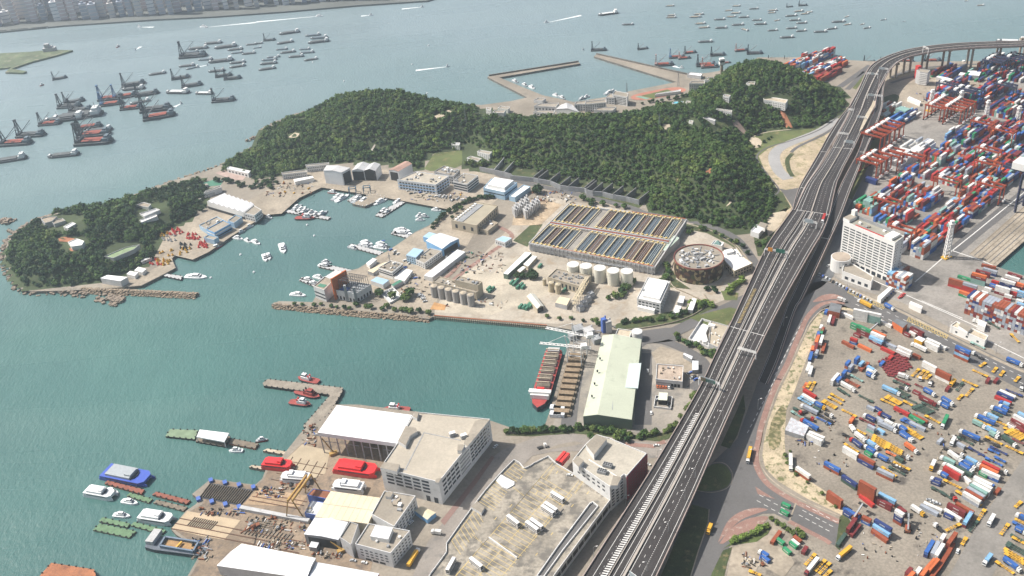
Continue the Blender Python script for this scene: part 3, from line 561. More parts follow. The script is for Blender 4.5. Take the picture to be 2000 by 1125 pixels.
# ---------------- viaduct ----------------
def ribbon(name, st, fr, parent, zebra=None, thick=1.8, ladder=None, wpar=.45, sub=5):
    """st: (left pixel, right pixel, height above ground); fr: (fraction, width, kind, dash, gap)"""
    S = []
    for i in range(len(st)-1):
        for k in range(sub):
            t = k/sub; p0, p1, p2, p3 = st[max(0, i-1)], st[i], st[i+1], st[min(len(st)-1, i+2)]
            def cr(a, b_, c, d): return .5*((2*b_)+(-a+c)*t+(2*a-5*b_+4*c-d)*t*t+(-a+3*b_-3*c+d)*t**3)
            q = [tuple(cr(p0[j][m], p1[j][m], p2[j][m], p3[j][m]) for m in (0, 1)) for j in (0, 1)]
            S.append((q[0], q[1], p1[2]*(1-t)+p2[2]*t, (i+t)/(len(st)-1)))
    S.append((st[-1][0], st[-1][1], st[-1][2], 1.0))
    Lp = [P(*s[0], ZL+s[2]) for s in S]; Rp = [P(*s[1], ZL+s[2]) for s in S]; n = len(S)
    at = lambda i, f, dz=0: Lp[i].lerp(Rp[i], f)+Vector((0, 0, dz))
    b = MB()
    dn = Vector((0, 0, -thick))
    for i in range(n-1):
        b.face([Lp[i], Rp[i], Rp[i+1], Lp[i+1]][::-1], 0)
        a0, a1, c0, c1 = at(i, .12, -thick*1.5), at(i+1, .12, -thick*1.5), at(i, .88, -thick*1.5), at(i+1, .88, -thick*1.5)
        e = Vector((0, 0, -.6))
        b.face([Lp[i], Lp[i+1], Lp[i+1]+e, Lp[i]+e], 1); b.face([Rp[i+1], Rp[i], Rp[i]+e, Rp[i+1]+e], 1)
        b.face([Lp[i]+e, Lp[i+1]+e, a1, a0], 1); b.face([Rp[i+1]+e, Rp[i]+e, c0, c1], 1); b.face([a0, a1, c1, c0], 1)
    cum = [0]
    for i in range(n-1): cum.append(cum[-1]+((Lp[i+1]+Rp[i+1])/2-(Lp[i]+Rp[i])/2).length)
    def pos(s, f, dz):
        s = max(0, min(cum[-1]-1e-3, s)); i = max(0, min(n-2, int(np.searchsorted(cum, s))-1)); t = (s-cum[i])/(cum[i+1]-cum[i]+1e-9)
        return at(i, f, dz).lerp(at(i+1, f, dz), t)
    for f, wd, mi, dash, gap in fr:
        if dash is None:
            for i in range(n-1):
                w0 = wd/max(1, (Rp[i]-Lp[i]).length)/2; w1 = wd/max(1, (Rp[i+1]-Lp[i+1]).length)/2
                if mi == 4:
                    q = [at(i, f-w0, .9), at(i, f+w0, .9), at(i+1, f+w1, .9), at(i+1, f-w1, .9)]; b.face(q[::-1], 4)
                    dz = Vector((0, 0, -.9)); b.face([q[0], q[3], q[3]+dz, q[0]+dz], 4); b.face([q[2], q[1], q[1]+dz, q[2]+dz], 4)
                else: b.face([at(i, f-w0, .05), at(i, f+w0, .05), at(i+1, f+w1, .05), at(i+1, f-w1, .05)][::-1], mi)
        else:
            s = 1.0
            while s < cum[-1]:
                a, c = pos(s, f, .05), pos(s+dash, f, .05); d = (c-a); 
                if d.length > .1:
                    nn = Vector((-d.y, d.x, 0)).normalized()*wd/2; b.face([a-nn, a+nn, c+nn, c-nn][::-1], mi)
                s += dash+gap
    for spec in (zebra or []):
        s0, s1, f0, f1, stp, wd, mi = spec; s = s0*cum[-1]
        while s < s1*cum[-1]:
            a, c = pos(s, f0, .055), pos(s+stp*.55, f1, .055); d = (pos(s+1, f0, 0)-pos(s, f0, 0)).normalized()*wd
            b.face([a, c, c+d, a+d], mi); s += stp
    b.build('deck', [M_asphd, M_conc2, M_line, M_yell, mat('parapet_concrete', (.38, .34, .30), .9, .15, .1, .1, 1)], parent)
    for pts, sg, nm in ((Lp, 1, 0), (Rp, -1, 0)):
        q = MB()
        for i in range(n-1):
            d0 = (Rp[i]-Lp[i]).normalized()*wpar*sg; d1 = (Rp[i+1]-Lp[i+1]).normalized()*wpar*sg; u = Vector((0, 0, 1.1)); e = Vector((0, 0, -.7))
            A, B_, C_, D_ = pts[i]-d0*.2, pts[i+1]-d1*.2, pts[i+1]+d1, pts[i]+d0
            q.face([A+u, B_+u, C_+u, D_+u], 0); q.face([A+u, B_+u, B_+e, A+e], 0); q.face([D_+u, C_+u, C_, D_], 0)
        q.build('parapet', mat('parapet_pink', (.36, .29, .26), .9, .12, .1, .1, 1), parent)
    return Lp, Rp, S, pos, cum
VD = thing('elevated_expressway', 'long elevated expressway sweeping up from the bottom edge and curving right over the sea', 'viaduct', P(1400, 760))
def vpart(nm, mb, m): return mb.build(nm, m, VD, VD.location)
class VP_(MB):
    pass
VD.location = (0, 0, 0)
ST1 = [((1062, 1250), (1185, 1330), 18), ((1139.5, 1125), (1258, 1178), 18), ((1248, 956), (1344, 994), 18), ((1308.7, 857), (1390.5, 887), 18), ((1366.8, 756), (1432, 793), 18), ((1393.4, 700), (1464.5, 721), 18), ((1424.5, 637), (1494.7, 656.5), 18), ((1455.7, 570), (1530.5, 586.5), 18),
 ((1496, 484), (1580, 498.5), 17), ((1526, 440), (1607, 453), 17), ((1548.4, 408.8), (1620.4, 419), 16)]
ribbon('main', ST1, [(.13, .3, 2, None, 0), (.345, .5, 4, None, 0), (.30, .25, 2, None, 0), (.405, .3, 2, None, 0), (.50, .28, 2, None, 0), (.548, 1.5, 4, None, 0), (.60, .3, 2, None, 0), (.69, .25, 2, 2.5, 6), (.785, .3, 2, .8, .9), (.925, .3, 2, None, 0), (.20, .2, 2, 1, 5)],
 VD, [(.0, .40, .225, .315, 2.0, .9, 2), (.62, .72, .16, .24, 2.2, .5, 3)])
ST2 = [((1553, 409.5), (1620.4, 419), 16), ((1574, 365), (1633, 362), 16), ((1587, 345), (1640, 345), 16), ((1604, 322), (1649, 325), 16), ((1625, 287.6), (1667, 291), 16), ((1642, 255), (1683, 258), 17), ((1657, 226), (1697, 229), 18), ((1662, 208), (1709, 211), 19)]
ribbon('far', ST2, [(.06, .3, 2, None, 0), (.16, .3, 2, None, 0), (.47, 1.0, 4, None, 0), (.3, .3, 2, 1, 3), (.38, .3, 2, 1, 3), (.6, .3, 2, 1, 3), (.72, .3, 2, 1, 3), (.9, .3, 2, None, 0)], VD)
ST3 = [((1547, 411.5), (1553, 411), 16), ((1560, 368), (1573, 366), 15), ((1584.5, 324), (1601, 324), 15), ((1601, 296), (1620, 290), 15), ((1616, 268), (1633, 268), 16), ((1637, 235), (1650, 238), 17), ((1658, 209), (1661.5, 212), 19)]
ribbon('ramp', ST3, [(.25, .3, 2, None, 0), (.85, .3, 2, None, 0)], VD)
ST4 = [((1658, 209), (1709, 212), 19), ((1674, 180), (1714, 184), 21), ((1692, 141), (1733, 146), 22), ((1704, 126), (1744, 131), 23), ((1724, 114), (1757, 120), 24), ((1750, 104), (1779, 110.5), 25), ((1780, 96), (1806, 104.5), 27), ((1820, 90), (1836, 99.2), 30), ((1860, 86), (1870, 96), 32), ((1900, 83.6), (1907, 93.2), 33), ((1960, 81.6), (1962, 91), 34), ((2000, 80.6), (2002, 89.5), 35), ((2070, 79), (2072, 88), 35)]
ribbon('curve', ST4, [(.1, .3, 2, None, 0), (.2, .5, 4, None, 0), (.46, .3, 2, 2, 5), (.5, 1.2, 4, None, 0), (.7, .3, 2, 2, 5), (.9, .3, 2, None, 0)], VD, wpar=.7)
ST5 = [((1719, 150), (1729, 156), 21.5), ((1713, 184), (1724.5, 184), 20), ((1710, 210), (1723, 210), 17), ((1695, 246), (1710, 249.6), 16), ((1676, 297), (1689, 299), 14), ((1663, 322), (1680, 323), 14), ((1642, 362), (1662, 369), 13), ((1621.6, 412), (1643, 420), 12), ((1603, 462), (1622, 466), 10), ((1572, 524), (1592, 531), 7),
 ((1543, 584), (1567, 584), 4), ((1535, 602), (1553, 608), 3), ((1502.5, 690), (1521, 702), .8), ((1480, 743), (1499, 752), .15)]
ribbon('side', ST5, [(.12, .3, 2, None, 0), (.8, .3, 2, None, 0)], VD)
# concrete gore between the decks
g = MB(); gp = [(1690, 240), (1695, 226), (1700, 212), (1706, 200), (1711, 190), (1714, 180), (1719, 158), (1715, 178), (1709, 205), (1697, 228)]
g.face([tuple(P(x, y, ZL+20.2)) for x, y in [(1678, 256), (1690, 225), (1702, 205), (1709, 188), (1715, 168), (1722, 150), (1718, 172), (1713, 188), (1709, 205), (1697, 228), (1684, 252)]]); vpart('gore_slab', g, M_sand)
# piers
def pier(px, py, z1, r=1.5):
    q = MB(); v = P(px, py); q.cyl((v.x, v.y, ZL-.5), r, z1+.5, 10); q.box((v.x, v.y, ZL+z1-2.2), (r*3.6, r*2.4, 2.2), .3); q.build('pier', M_conc2, VD)
for px, py, z in [(1738, 151, 20), (1749, 152, 20), (1764, 143, 22), (1776, 143, 22), (1799, 135, 25), (1809, 137, 25), (1839, 134, 27.5), (1850, 136, 27.5), (1887, 131, 30), (1895, 134, 30), (1942, 130, 31), (1948, 133, 31), (1988, 120, 32), (1996, 122, 32)]: pier(px, py, z)
for i in range(0, len(ST1)-1):
    for t in (.0, .5):
        a, c = ST1[i], ST1[i+1]; L_ = P(*a[0], ZL+18).lerp(P(*c[0], ZL+18), t); R_ = P(*a[1], ZL+18).lerp(P(*c[1], ZL+18), t)
        for f in (.22, .78):
            v = L_.lerp(R_, f); q = MB(); q.cyl((v.x, v.y, ZL-.5), 1.4, 15.4, 10); q.box((v.x, v.y, ZL+13), (6, 2.6, 2.2), .4); q.build('pier', M_conc2, VD)
for st, zz in ((ST2, 13.3), (ST3, 12.5), (ST5[2:9], 8)):
    for a in st[1:-1]:
        v = P(*a[0], ZL+a[2]).lerp(P(*a[1], ZL+a[2]), .5); q = MB(); q.cyl((v.x, v.y, ZL-.5), 1.3, a[2]-2, 10); q.box((v.x, v.y, ZL+a[2]-4.2), (5, 2.4, 2.2), .5); q.build('pier', M_conc2, VD)
# sign gantries: one thing each
def gantry(a, c, zb, h, signs, label, place=''):
    """a, c: pixels of the two post feet on a deck zb above ground; signs: (f0, f1, colour)"""
    A, C_ = P(*a, ZL+zb), P(*c, ZL+zb); o = thing('sign_gantry', label, 'sign gantry', A)
    off = tuple(A); u = Vector((0, 0, h)); d = (C_-A).normalized(); n = Vector((-d.y, d.x, 0))
    for p in (A, C_):
        q = MB(); q.beam(p, p+u, .7, 0); q.build('post', M_white, o, off)
    q = MB()
    for dz in (0, 1.3):
        for s in (-.5, .5): q.beam(A+u+Vector((0, 0, dz))+n*s, C_+u+Vector((0, 0, dz))+n*s, .25)
    L_ = (C_-A).length; k = int(L_/2)
    for i in range(k+1):
        p = A.lerp(C_, i/k)+u; q.beam(p+n*.5, p-n*.5+Vector((0, 0, 1.3)), .2); q.beam(p-n*.5, p+n*.5, .2)
    q.build('truss', M_white, o, off)
    for f0, f1, col, hh in signs:
        q = MB(); p0, p1 = A.lerp(C_, f0)+u, A.lerp(C_, f1)+u; mid = (p0+p1)/2; ang = math.atan2(d.y, d.x)
        q.box((mid.x-n.x*.9, mid.y-n.y*.9, mid.z-.6), ((p1-p0).length, .25, hh), ang, 0); q.build('sign_panel', col, o, off)
    return o
M_signg = mat('sign_green', (.02, .16, .11), .5, .05, 1, .05, 2); M_signo = mat('sign_orange', (.75, .3, .03), .5, .05, 1, .05, 2); M_signb = mat('sign_back', (.35, .4, .42), .5)
gantry((1365, 752), (1405, 764), 18, 6.5, [(.1, .75, M_signb, 4), (.12, .8, M_signg, 3), (.1, .35, M_signo, 3.6)], 'white sign gantry with orange and green panels near the lorry loop road')
gantry((1441, 692), (1476, 702), 18, 6, [], 'bare white truss gantry across the right carriageway above the bend')
gantry((1493, 499), (1537, 506), 17, 6.5, [(.15, .35, M_signo, 4), (.5, .9, M_signg, 4)], 'white sign gantry with green and orange panels beside the round plant building')
gantry((1569, 442), (1594, 447), 17, 6, [(.1, .75, M_signb, 4)], 'grey backed sign gantry near the red lorry on the viaduct')
gantry((1648, 286), (1668, 289), 16, 6, [(.15, .85, M_signb, 3.5)], 'grey backed sign gantry where the viaduct passes the open ground')
gantry((1636, 268), (1656, 270.5), 16, 5, [], 'slim white gantry over the left lanes beside the grass gap')
gantry((1673, 236), (1691, 238), 17, 5, [(.1, .3, M_signb, 3)], 'slim white gantry at the tip of the concrete gore')
gantry((1656, 220), (1666, 221.5), 17, 4, [], 'short white gantry over the ramp by the wooded slope')
gantry((1694, 193), (1723, 196), 20, 5, [(.1, .4, M_signb, 3)], 'white gantry across lanes where the side ramp leaves')
gantry((1692, 151), (1714, 153), 22, 5, [(.4, .6, M_signb, 3)], 'white gantry at the start of the curve')
gantry((1716, 141), (1734, 143), 22, 5, [(.0, .6, M_signb, 3)], 'white gantry on the inner side of the curve')
gantry((1802, 103), (1812, 108), 27, 8, [], 'tall thin white gantry standing on the curved sea section')
gantry((1232, 1136), (1262, 1160), 18, 7, [(.0, .9, M_signb, 4)], 'grey backed gantry at the bottom edge of the picture')
# expansion joints
for a, c, zz in (((1424.5, 637), (1494.7, 656.5), 18), ((1548.4, 408.8), (1620.4, 419), 16), ((1627, 287.6), (1666, 291), 16), ((1602, 296), (1619, 297), 15), ((1677, 296), (1688, 297.5), 14), ((1564, 366), (1573, 368), 15), ((1604, 464), (1620, 467), 10)):
    q = MB(); q.beam(P(*a, ZL+zz+.03), P(*c, ZL+zz+.03), .5, 0, .12); q.build('expansion_joint', M_line, VD)
# median wall pieces and street lamps on the viaduct
def lamp(px, py, zb, h, place, dirn=1, twin=False):
    v = P(px, py, ZL+zb); o = thing('street_lamp', None, 'street lamp', v, 0, 'street lamps')
    q = MB(); q.cyl((0, 0, 0), .18, h, 6, r2=.1); q.build('pole', M_steel, o)
    for s in ((-1, 1) if twin else (dirn,)):
        q = MB(); q.beam((0, 0, h-.1), (1.8*s, .4*s, h+.25), .14); q.build('arm', M_steel, o); q = MB(); q.box((2.3*s, .5*s, h+.15), (1.3, .5, .22), .2); q.build('lamp_head', M_white, o)
    reg(o, 'tall grey street lamp', place); return o
for px, py in ((1362, 862), (1384, 812), (1310, 968), (1278, 1030), (1236, 1108), (1330, 925)): lamp(px+28, py+8, 18, 9, 'along the right parapet of the viaduct', -1)
for px, py in ((1228, 1000), (1204, 1042), (1160, 1090), (1222, 990), (1285, 900)): lamp(px, py, 0, 10, 'in the lane left of the viaduct')
for px, py in ((1690, 265), (1730, 245), (1722, 280), (1682, 300), (1530, 640), (1655, 560), (1850, 650), (1945, 690), (1480, 800), (1460, 900)): lamp(px, py, 0, 10, 'beside the roads right of the viaduct')
# ---------------- building kit ----------------
def orient(q):
    a = sum(q[i][0]*q[(i+1) % len(q)][1]-q[(i+1) % len(q)][0]*q[i][1] for i in range(len(q)))
    return 1 if a > 0 else -1
class Bld:
    def __init__(s, label, cat, roof, h, wall, roofm, name='building', base=0, par=1.0, place=None, group=None, slab=None):
        s.h = h; s.base = base; s.pts = [P(x, y, ZL+base+h) for x, y in roof]
        c = sum(s.pts, Vector())/len(s.pts); s.o = thing(name, label, cat, (c.x, c.y, ZL+base), 0, group); s.off = (c.x, c.y, ZL+base); s.wn = 0; s.extra = None; s.wall = wall
        s.sg = orient(s.pts); q2 = [(p.x, p.y) for p in s.pts]
        q = MB(); n = len(q2)
        qq = q2 if s.sg > 0 else q2[::-1]
        for i in range(n):
            a, c_ = qq[i], qq[(i+1) % n]; z0, z1 = ZL+base, ZL+base+h
            q.face([(a[0], a[1], z0), (c_[0], c_[1], z0), (c_[0], c_[1], z1), (a[0], a[1], z1)], 0)
        if par:
            cx, cy = c.x, c.y; t = .35
            for i in range(n):
                a, b_ = Vector((*qq[i], 0)), Vector((*qq[(i+1) % n], 0)); d = (b_-a).normalized(); nn = Vector((-d.y, d.x, 0))*t
                z0, z1 = ZL+base+h, ZL+base+h+par
                A, B_ = a-nn*.1, b_-nn*.1; C_, D_ = b_+nn-d*t*.6, a+nn+d*t*.6
                for f in ([A, B_], [C_, D_]): q.face([(f[0].x, f[0].y, z0), (f[1].x, f[1].y, z0), (f[1].x, f[1].y, z1), (f[0].x, f[0].y, z1)], 0)
                q.face([(v.x, v.y, z1) for v in (A, B_, C_, D_)], 0)
        q.build('wall', wall, s.o, s.off)
        q = MB(); q.face([(p[0], p[1], ZL+base+h+.02) for p in qq]); s.roof = q.build('roof', roofm, s.o, s.off)
    def wins(s, e, nf, nc, wf=.6, hf=.5, z=(.05, .95), u=(.04, .96), m=None, skip=0, name='window', proud=.06):
        n = len(s.pts); a, b_ = s.pts[e], s.pts[(e+1) % n]; a = Vector((a.x, a.y, 0)); b_ = Vector((b_.x, b_.y, 0)); L_ = (b_-a).length; d = (b_-a)/L_
        nn = Vector((d.y, -d.x, 0))*s.sg; w = L_*(u[1]-u[0])/nc*wf; hh = s.h*(z[1]-z[0])/nf*hf; ang = math.atan2(d.y, d.x)
        me = None
        for f in range(nf):
            for c in range(nc):
                if skip and rnd.random() < skip: continue
                p = a+d*L_*(u[0]+(u[1]-u[0])*(c+.5)/nc)+nn*.0; zz = s.base+s.h*(z[0]+(z[1]-z[0])*(f+.5)/nf)-hh/2
                loc = Vector((p.x, p.y, ZL+zz))-Vector(s.off)
                if s.wn < 100:
                    if me is None:
                        q = MB(); q.box((0, 0, 0), (w, proud*2, hh)); me = q.mesh(name, m or M_glass)
                    link(name, me, s.o, loc, ang); s.wn += 1
                else:
                    if s.extra is None: s.extra = MB()
                    s.extra.box(tuple(loc+Vector(s.off)), (w, proud*2, hh), ang)
        return s
    def uv(s, u, v):
        a, b_, c, d = s.pts[0], s.pts[1], s.pts[2], s.pts[3]; return a.lerp(b_, u).lerp(d.lerp(c, u), v)
    def rbox(s, u, v, w, d, h, m=None, name='roof_unit', mt=None):
        p = s.uv(u, v); e = s.pts[1]-s.pts[0]; ang = math.atan2(e.y, e.x); q = MB(); q.box((p.x, p.y, p.z+.03), (w, d, h), ang, 0, 1)
        q.build(name, [m or s.wall, mt or m or M_roofc], s.roof, s.off); return s
    def rpoly(s, px, h, m=None, name='roof_house', mt=None):
        pts = [P(x, y, ZL+s.base+s.h+h) for x, y in px]; q = MB(); q.prism([(p.x, p.y) for p in pts], ZL+s.base+s.h+.03, ZL+s.base+s.h+h, 0, 1); q.build(name, [m or s.wall, mt or M_roofc], s.roof, s.off); return s
    def kit(s, n, smin=1, smax=3, seed=0, u=(.1, .9), v=(.1, .9), m=None):
        r = random.Random(seed+int(abs(s.off[0])))
        for i in range(n): s.rbox(r.uniform(*u), r.uniform(*v), r.uniform(smin, smax), r.uniform(smin, smax), r.uniform(.8, 2), m or r.choice((M_steel, M_white, M_conc2)), 'roof_unit')
        return s
    def band(s, e, z0, z1, m=None, u=(.02, .98), name='window_band', proud=.08):
        n = len(s.pts); a, b_ = s.pts[e], s.pts[(e+1) % n]; a = Vector((a.x, a.y, 0)); b_ = Vector((b_.x, b_.y, 0)); L_ = (b_-a).length; d = (b_-a)/L_; ang = math.atan2(d.y, d.x)
        p = a.lerp(b_, (u[0]+u[1])/2); q = MB(); q.box((p.x, p.y, ZL+s.base+z0), (L_*(u[1]-u[0]), proud*2, z1-z0), ang); q.build(name, m or M_glass, s.o, s.off); return s
    def end(s):
        if s.extra: o = s.extra.build('window', M_glass, s.o, s.off); o['kind'] = 'stuff'
        return s.o
def shed(label, cat, eaves, h, rise, wall, roofm, name='shed', rf=.5, opening=None, group=None, base=0, over=.3, panels=0, front=True):
    """eaves: A,B,C,D with the ridge running along A->B; gable ends are B-C and D-A"""
    A, B_, C_, D_ = [P(x, y, ZL+base+h) for x, y in eaves]; c = (A+B_+C_+D_)/4; off = (c.x, c.y, ZL+base); o = thing(name, label, cat, off, 0, group)
    r0 = D_.lerp(A, 1-rf)+Vector((0, 0, rise)); r0 = A.lerp(D_, rf)+Vector((0, 0, rise)); r1 = B_.lerp(C_, rf)+Vector((0, 0, rise))
    dn = Vector((0, 0, -h)); q = MB()
    for x, y in ((A, B_), (C_, D_)): q.face([x+dn, y+dn, y, x])
    if front: q.face([B_+dn, C_+dn, C_, r1, B_])
    q.face([D_+dn, A+dn, A, r0, D_]); q.build('wall', wall, o, off)
    e = (B_-A).normalized()*over; q = MB(); t = Vector((0, 0, .12)); n = 1
    q.face([A-e+t, B_+e+t, r1+e+t, r0-e+t]); q.face([r0-e+t, r1+e+t, C_+e+t, D_-e+t]); t2 = Vector((0, 0, -.1))
    for x, y in ((A-e, B_+e), (C_+e, D_-e), (B_+e, r1+e), (r1+e, C_+e), (D_-e, r0-e), (r0-e, A-e)): q.face([x+t2, y+t2, y+t, x+t])
    q.build('roof', roofm, o, off)
    if panels:
        q = MB()
        for i in range(1, panels):
            f = i/panels
            for s0, s1 in ((A, B_),):
                a_, b2 = A.lerp(B_, f), D_.lerp(C_, f); m_ = r0.lerp(r1, f); q.beam(a_+t, m_+t, .12); q.beam(m_+t, b2+t, .12)
        q.build('roof_seam', M_steel, o, off)
    if opening:
        e_, zf, u0, u1 = opening; S = [A, B_, C_, D_]; a, b2 = S[e_], S[(e_+1) % 4]; sg = orient(S); d = (b2-a).normalized(); nn = Vector((d.y, -d.x, 0))*sg
        p = a.lerp(b2, (u0+u1)/2)+dn; q = MB(); q.box(tuple(p), ((b2-a).length*(u1-u0), .3, h*zf), math.atan2(d.y, d.x)); q.build('door_opening', M_dark, o, off)
    return o
M_metalw = mat('white_sheet_metal', (.66, .68, .70), .5, .08, .1, .05, 2); M_metalb = mat('pale_blue_sheet', (.36, .52, .66), .5, .08, .1, .05, 2); M_bluew = mat('blue_wall_paint', (.2, .42, .68), .6, .08, .1, .05, 2)
M_cream = mat('cream_sheet', (.66, .57, .40), .6, .09, .05, .06, 1, stain=(.54, .46, .32)); M_beige = mat('beige_wall', (.47, .41, .31), .8, .12, .1, .08, 1); M_pgreen = mat('pale_green_sheet', (.48, .51, .40), .6, .09, .04, .05, .8, stain=(.37, .40, .31))
M_dgreen = mat('green_cladding', (.11, .16, .12), .7, .1, .1, .05, 1); M_roofw = mat('white_sheet_roof', (.80, .80, .80), .55, .05, .05, .04, 1, stain=(.70, .69, .67)); M_maroon = mat('maroon_wall', (.26, .035, .06), .7, .12, .1, .08, 1)
M_greyw = mat('grey_render', (.45, .45, .45), .85, .14, .08, .1, .8, stain=(.33, .32, .3)); M_mroof = mat('metal_roof_grey', (.5, .5, .5), .6, .12, .06, .08, 1, stain=(.36, .33, .3)); M_rroof = mat('reddish_roof', (.38, .24, .19), .8, .2, .1, .1, 1)
# --- lower left works ---
def white_hall():
    R = [(658, 791), (804.5, 810.5), (775.4, 866), (620.5, 844.5)]; h = 21; p = [P(x, y, ZL+h) for x, y in R]; c = sum(p, Vector())/4; off = (c.x, c.y, ZL)
    o = thing('boat_hall', 'huge open fronted hall with a plain white roof beside the stepped concrete factory', 'hall', off)
    q = MB(); q.prism([(v.x, v.y) for v in p], ZL+h-3.6, ZL+h, 1, 0, True); q.build('roof', [M_roofw, mat('white_fascia', (.6, .61, .63), .6, .05, .1, .04)], o, off)
    q = MB(); dn = Vector((0, 0, -3.6)); gd = Vector((0, 0, -h))
    for a, b_ in ((p[0], p[1]), (p[1], p[2])): q.face([a+gd, b_+gd, b_+dn, a+dn])
    q.build('wall', M_steel, o, off)
    for i in range(10):
        v = p[3].lerp(p[2], (i+.2)/9.6); q = MB(); q.box((v.x, v.y+.6, ZL), (.8, .8, h-3.6)); q.build('column', M_steel, o, off)
    for i in range(4):
        a, b_ = p[3].lerp(p[2], i/4+.06)-Vector((0, -1, 9)), p[3].lerp(p[2], (i+1)/4)-Vector((0, -1, 9)); q = MB(); q.beam(a, b_, .4); q.build('girder', M_steel, o, off)
    for i in range(1, 9): q = MB(); q.beam(p[0].lerp(p[1], i/9)+Vector((0, 0, .03)), p[3].lerp(p[2], i/9)+Vector((0, 0, .03)), .35, 0, .1); q.build('roof_seam', M_metalw, o, off)
    return o
white_hall()
F = Bld('stepped pale concrete factory with rows of long dark windows and wide flat roof', 'factory', [(743, 915), (777, 866), (811, 806), (957, 820), (857, 943)], 21, M_wall, mat('factory_roof', (.42, .375, .305), .9, .12, .05, .1, .6, stain=(.38, .34, .28)))
F.wins(4, 4, 5, .78, .55, (.36, .97), (.16, .93)).wins(3, 5, 5, .82, .5, (.18, .95), (.1, .42)).wins(3, 5, 10, .5, .4, (.15, .95), (.44, .62)).wins(3, 4, 4, .82, .5, (.2, .95), (.64, .95)).wins(3, 5, 2, .4, .4, (.15, .9), (.03, .1))
F.wins(4, 1, 2, .5, .95, (.0, .26), (.03, .3), M_dark, name='door')
F.rpoly([(742, 913), (750, 902), (781, 907), (775, 921)], 3.5).rpoly([(777, 861), (792, 832), (812, 835), (815, 842), (801, 851), (792, 870)], 3.5).rpoly([(806, 813), (811, 803), (818, 805), (814, 817)], 3).rpoly([(928, 822), (944, 818), (956, 820), (913, 872), (905, 866)], 1.6).rpoly([(894, 868), (908, 868), (902, 880), (893, 880)], 3).rpoly([(851, 935), (862, 933), (857, 943), (850, 942)], 2)
F.end()
for x, y in ((884, 851), (906, 855)):
    q = MB(); v = P(x, y, ZL+21); q.box((v.x, v.y, ZL+21.05), (4.5, 3, 3.2), .3, 0, 1); o = q.build('cooling_unit', [M_steel, M_white]); 
    for v_ in o.data.vertices: v_.co -= Vector((v.x, v.y, ZL+21.05))
    o.location = (v.x, v.y, ZL+21.05); reg(o, 'grey finned cooling unit', 'standing on the concrete factory roof', 'cooling unit', 'roof cooling units')
def seam_lines(px, z, m, w_=.7, nm='roof_drain'):
    q = MB()
    for i in range(len(px)-1): q.beam(P(*px[i], z), P(*px[i+1], z), w_, 0, .12)
    return q
q = seam_lines([(792, 916), (828, 845), (900, 860)], ZL+21.1, M_roofc); F_o = F.o; q.build('roof_drain', M_steel, F_o, F.off)
q = seam_lines([(760, 912), (795, 918)], ZL+21.1, M_roofc); q.build('roof_drain', M_steel, F_o, F.off)
q = MB(); a = P(852, 950, ZL+19)
for i in range(7):
    v = P(861+i*1.0, 945+i*5.6, ZL+18); 
W1 = Bld('low wide workshop with a cream sheet roof between boats and grey workshop', 'workshop', [(646, 959), (742, 972), (719, 1023), (615, 1009)], 11, M_beige, M_cream, par=0); W1.end()
for i in range(1, 8): q = MB(); q.beam(W1.uv(i/8, 0)+Vector((0, 0, .05)), W1.uv(i/8, 1)+Vector((0, 0, .05)), .25, 0, .1); q.build('roof_seam', M_beige, W1.o, W1.off)
q = MB(); q.beam(W1.uv(0, .5)+Vector((0, 0, .05)), W1.uv(1, .5)+Vector((0, 0, .05)), .5, 0, .3); q.build('roof_ridge', M_beige, W1.o, W1.off)
shed('grey gabled workshop with open dark front next to the cream roofed workshop', 'workshop', [(594, 1043), (616, 1009), (680, 1020), (661, 1054)], 10, 1.0, M_steel, M_metalw, 'workshop', .5, (3, .8, .08, .9))
B = Bld('curved grey concrete wall block attached to the grey workshop', 'building', [(664, 1051), (684, 1020), (700, 1026), (686, 1066)], 12, M_greyw, M_roofc); B.end()
B = Bld('four storey white building with sunken roof court and small red sign', 'building', [(726, 1006), (751, 960), (812, 970), (770, 1030)], 13, M_wall, M_roofc)
B.wins(2, 4, 7, .55, .45, (.1, .9), (.05, .95)).kit(7, 1.5, 3.5, 3, (.4, .85), (.45, .9)).rbox(.84, .25, 5, 4, 2.5).end()
q = MB(); q.box((*P(790, 1000, ZL+9)[:2], ZL+8), (.4, 6, 2.6), -.55); 
shed('cream roofed entrance canopy beside the street and the white four storey building', 'canopy', [(810, 998), (834, 1015), (851, 1001), (825, 989)], 4, .6, M_bluew, M_cream, 'entrance_canopy', .5, None, None, 0, .3, 0)
B = Bld('white corner building with a white roof canopy near the bottom street', 'building', [(694, 1064), (720, 1024), (801, 1038), (763, 1082)], 13, M_wall, M_roofc)
B.wins(3, 3, 6, .55, .35, (.25, .85), (.08, .92)).wins(3, 1, 3, .8, .7, (.02, .22), (.2, .8), M_dark, name='door').wins(2, 4, 6, .5, .4, (.1, .92)).rpoly([(723, 1047), (733, 1026), (767, 1031), (758, 1053)], 4, M_white, 'roof_canopy', M_roofw).kit(5, 1, 2, 5).end()
M_shedr = mat('white_shed_wall', (.6, .58, .56), .7)
shed('long white roofed shed at the bottom edge beside the shipyard', 'shed', [(473, 1062), (616, 1090), (598, 1130), (424, 1105)], 9, 1.2, M_shedr, M_roofw, 'shed', .42, None, None, 0, .3, 2)
shed('second long white roof lying below the yard cranes at the bottom edge', 'shed', [(618, 1098), (740, 1120), (705, 1180), (590, 1160)], 7, 1.0, M_maroon, M_metalw, 'shed', .5)
B = Bld('small open yard shelter with a grey lean to roof below the grey workshop', 'shelter', [(603, 1068), (608, 1057), (624, 1058), (618, 1070)], 4, M_steel, M_metalw, par=0); B.end()
B = Bld('blue walled store with rusty red roof behind the workshops', 'store', [(600, 967), (612, 955), (648, 960), (638, 975)], 7, M_blue, M_rust, par=.3); B.end()
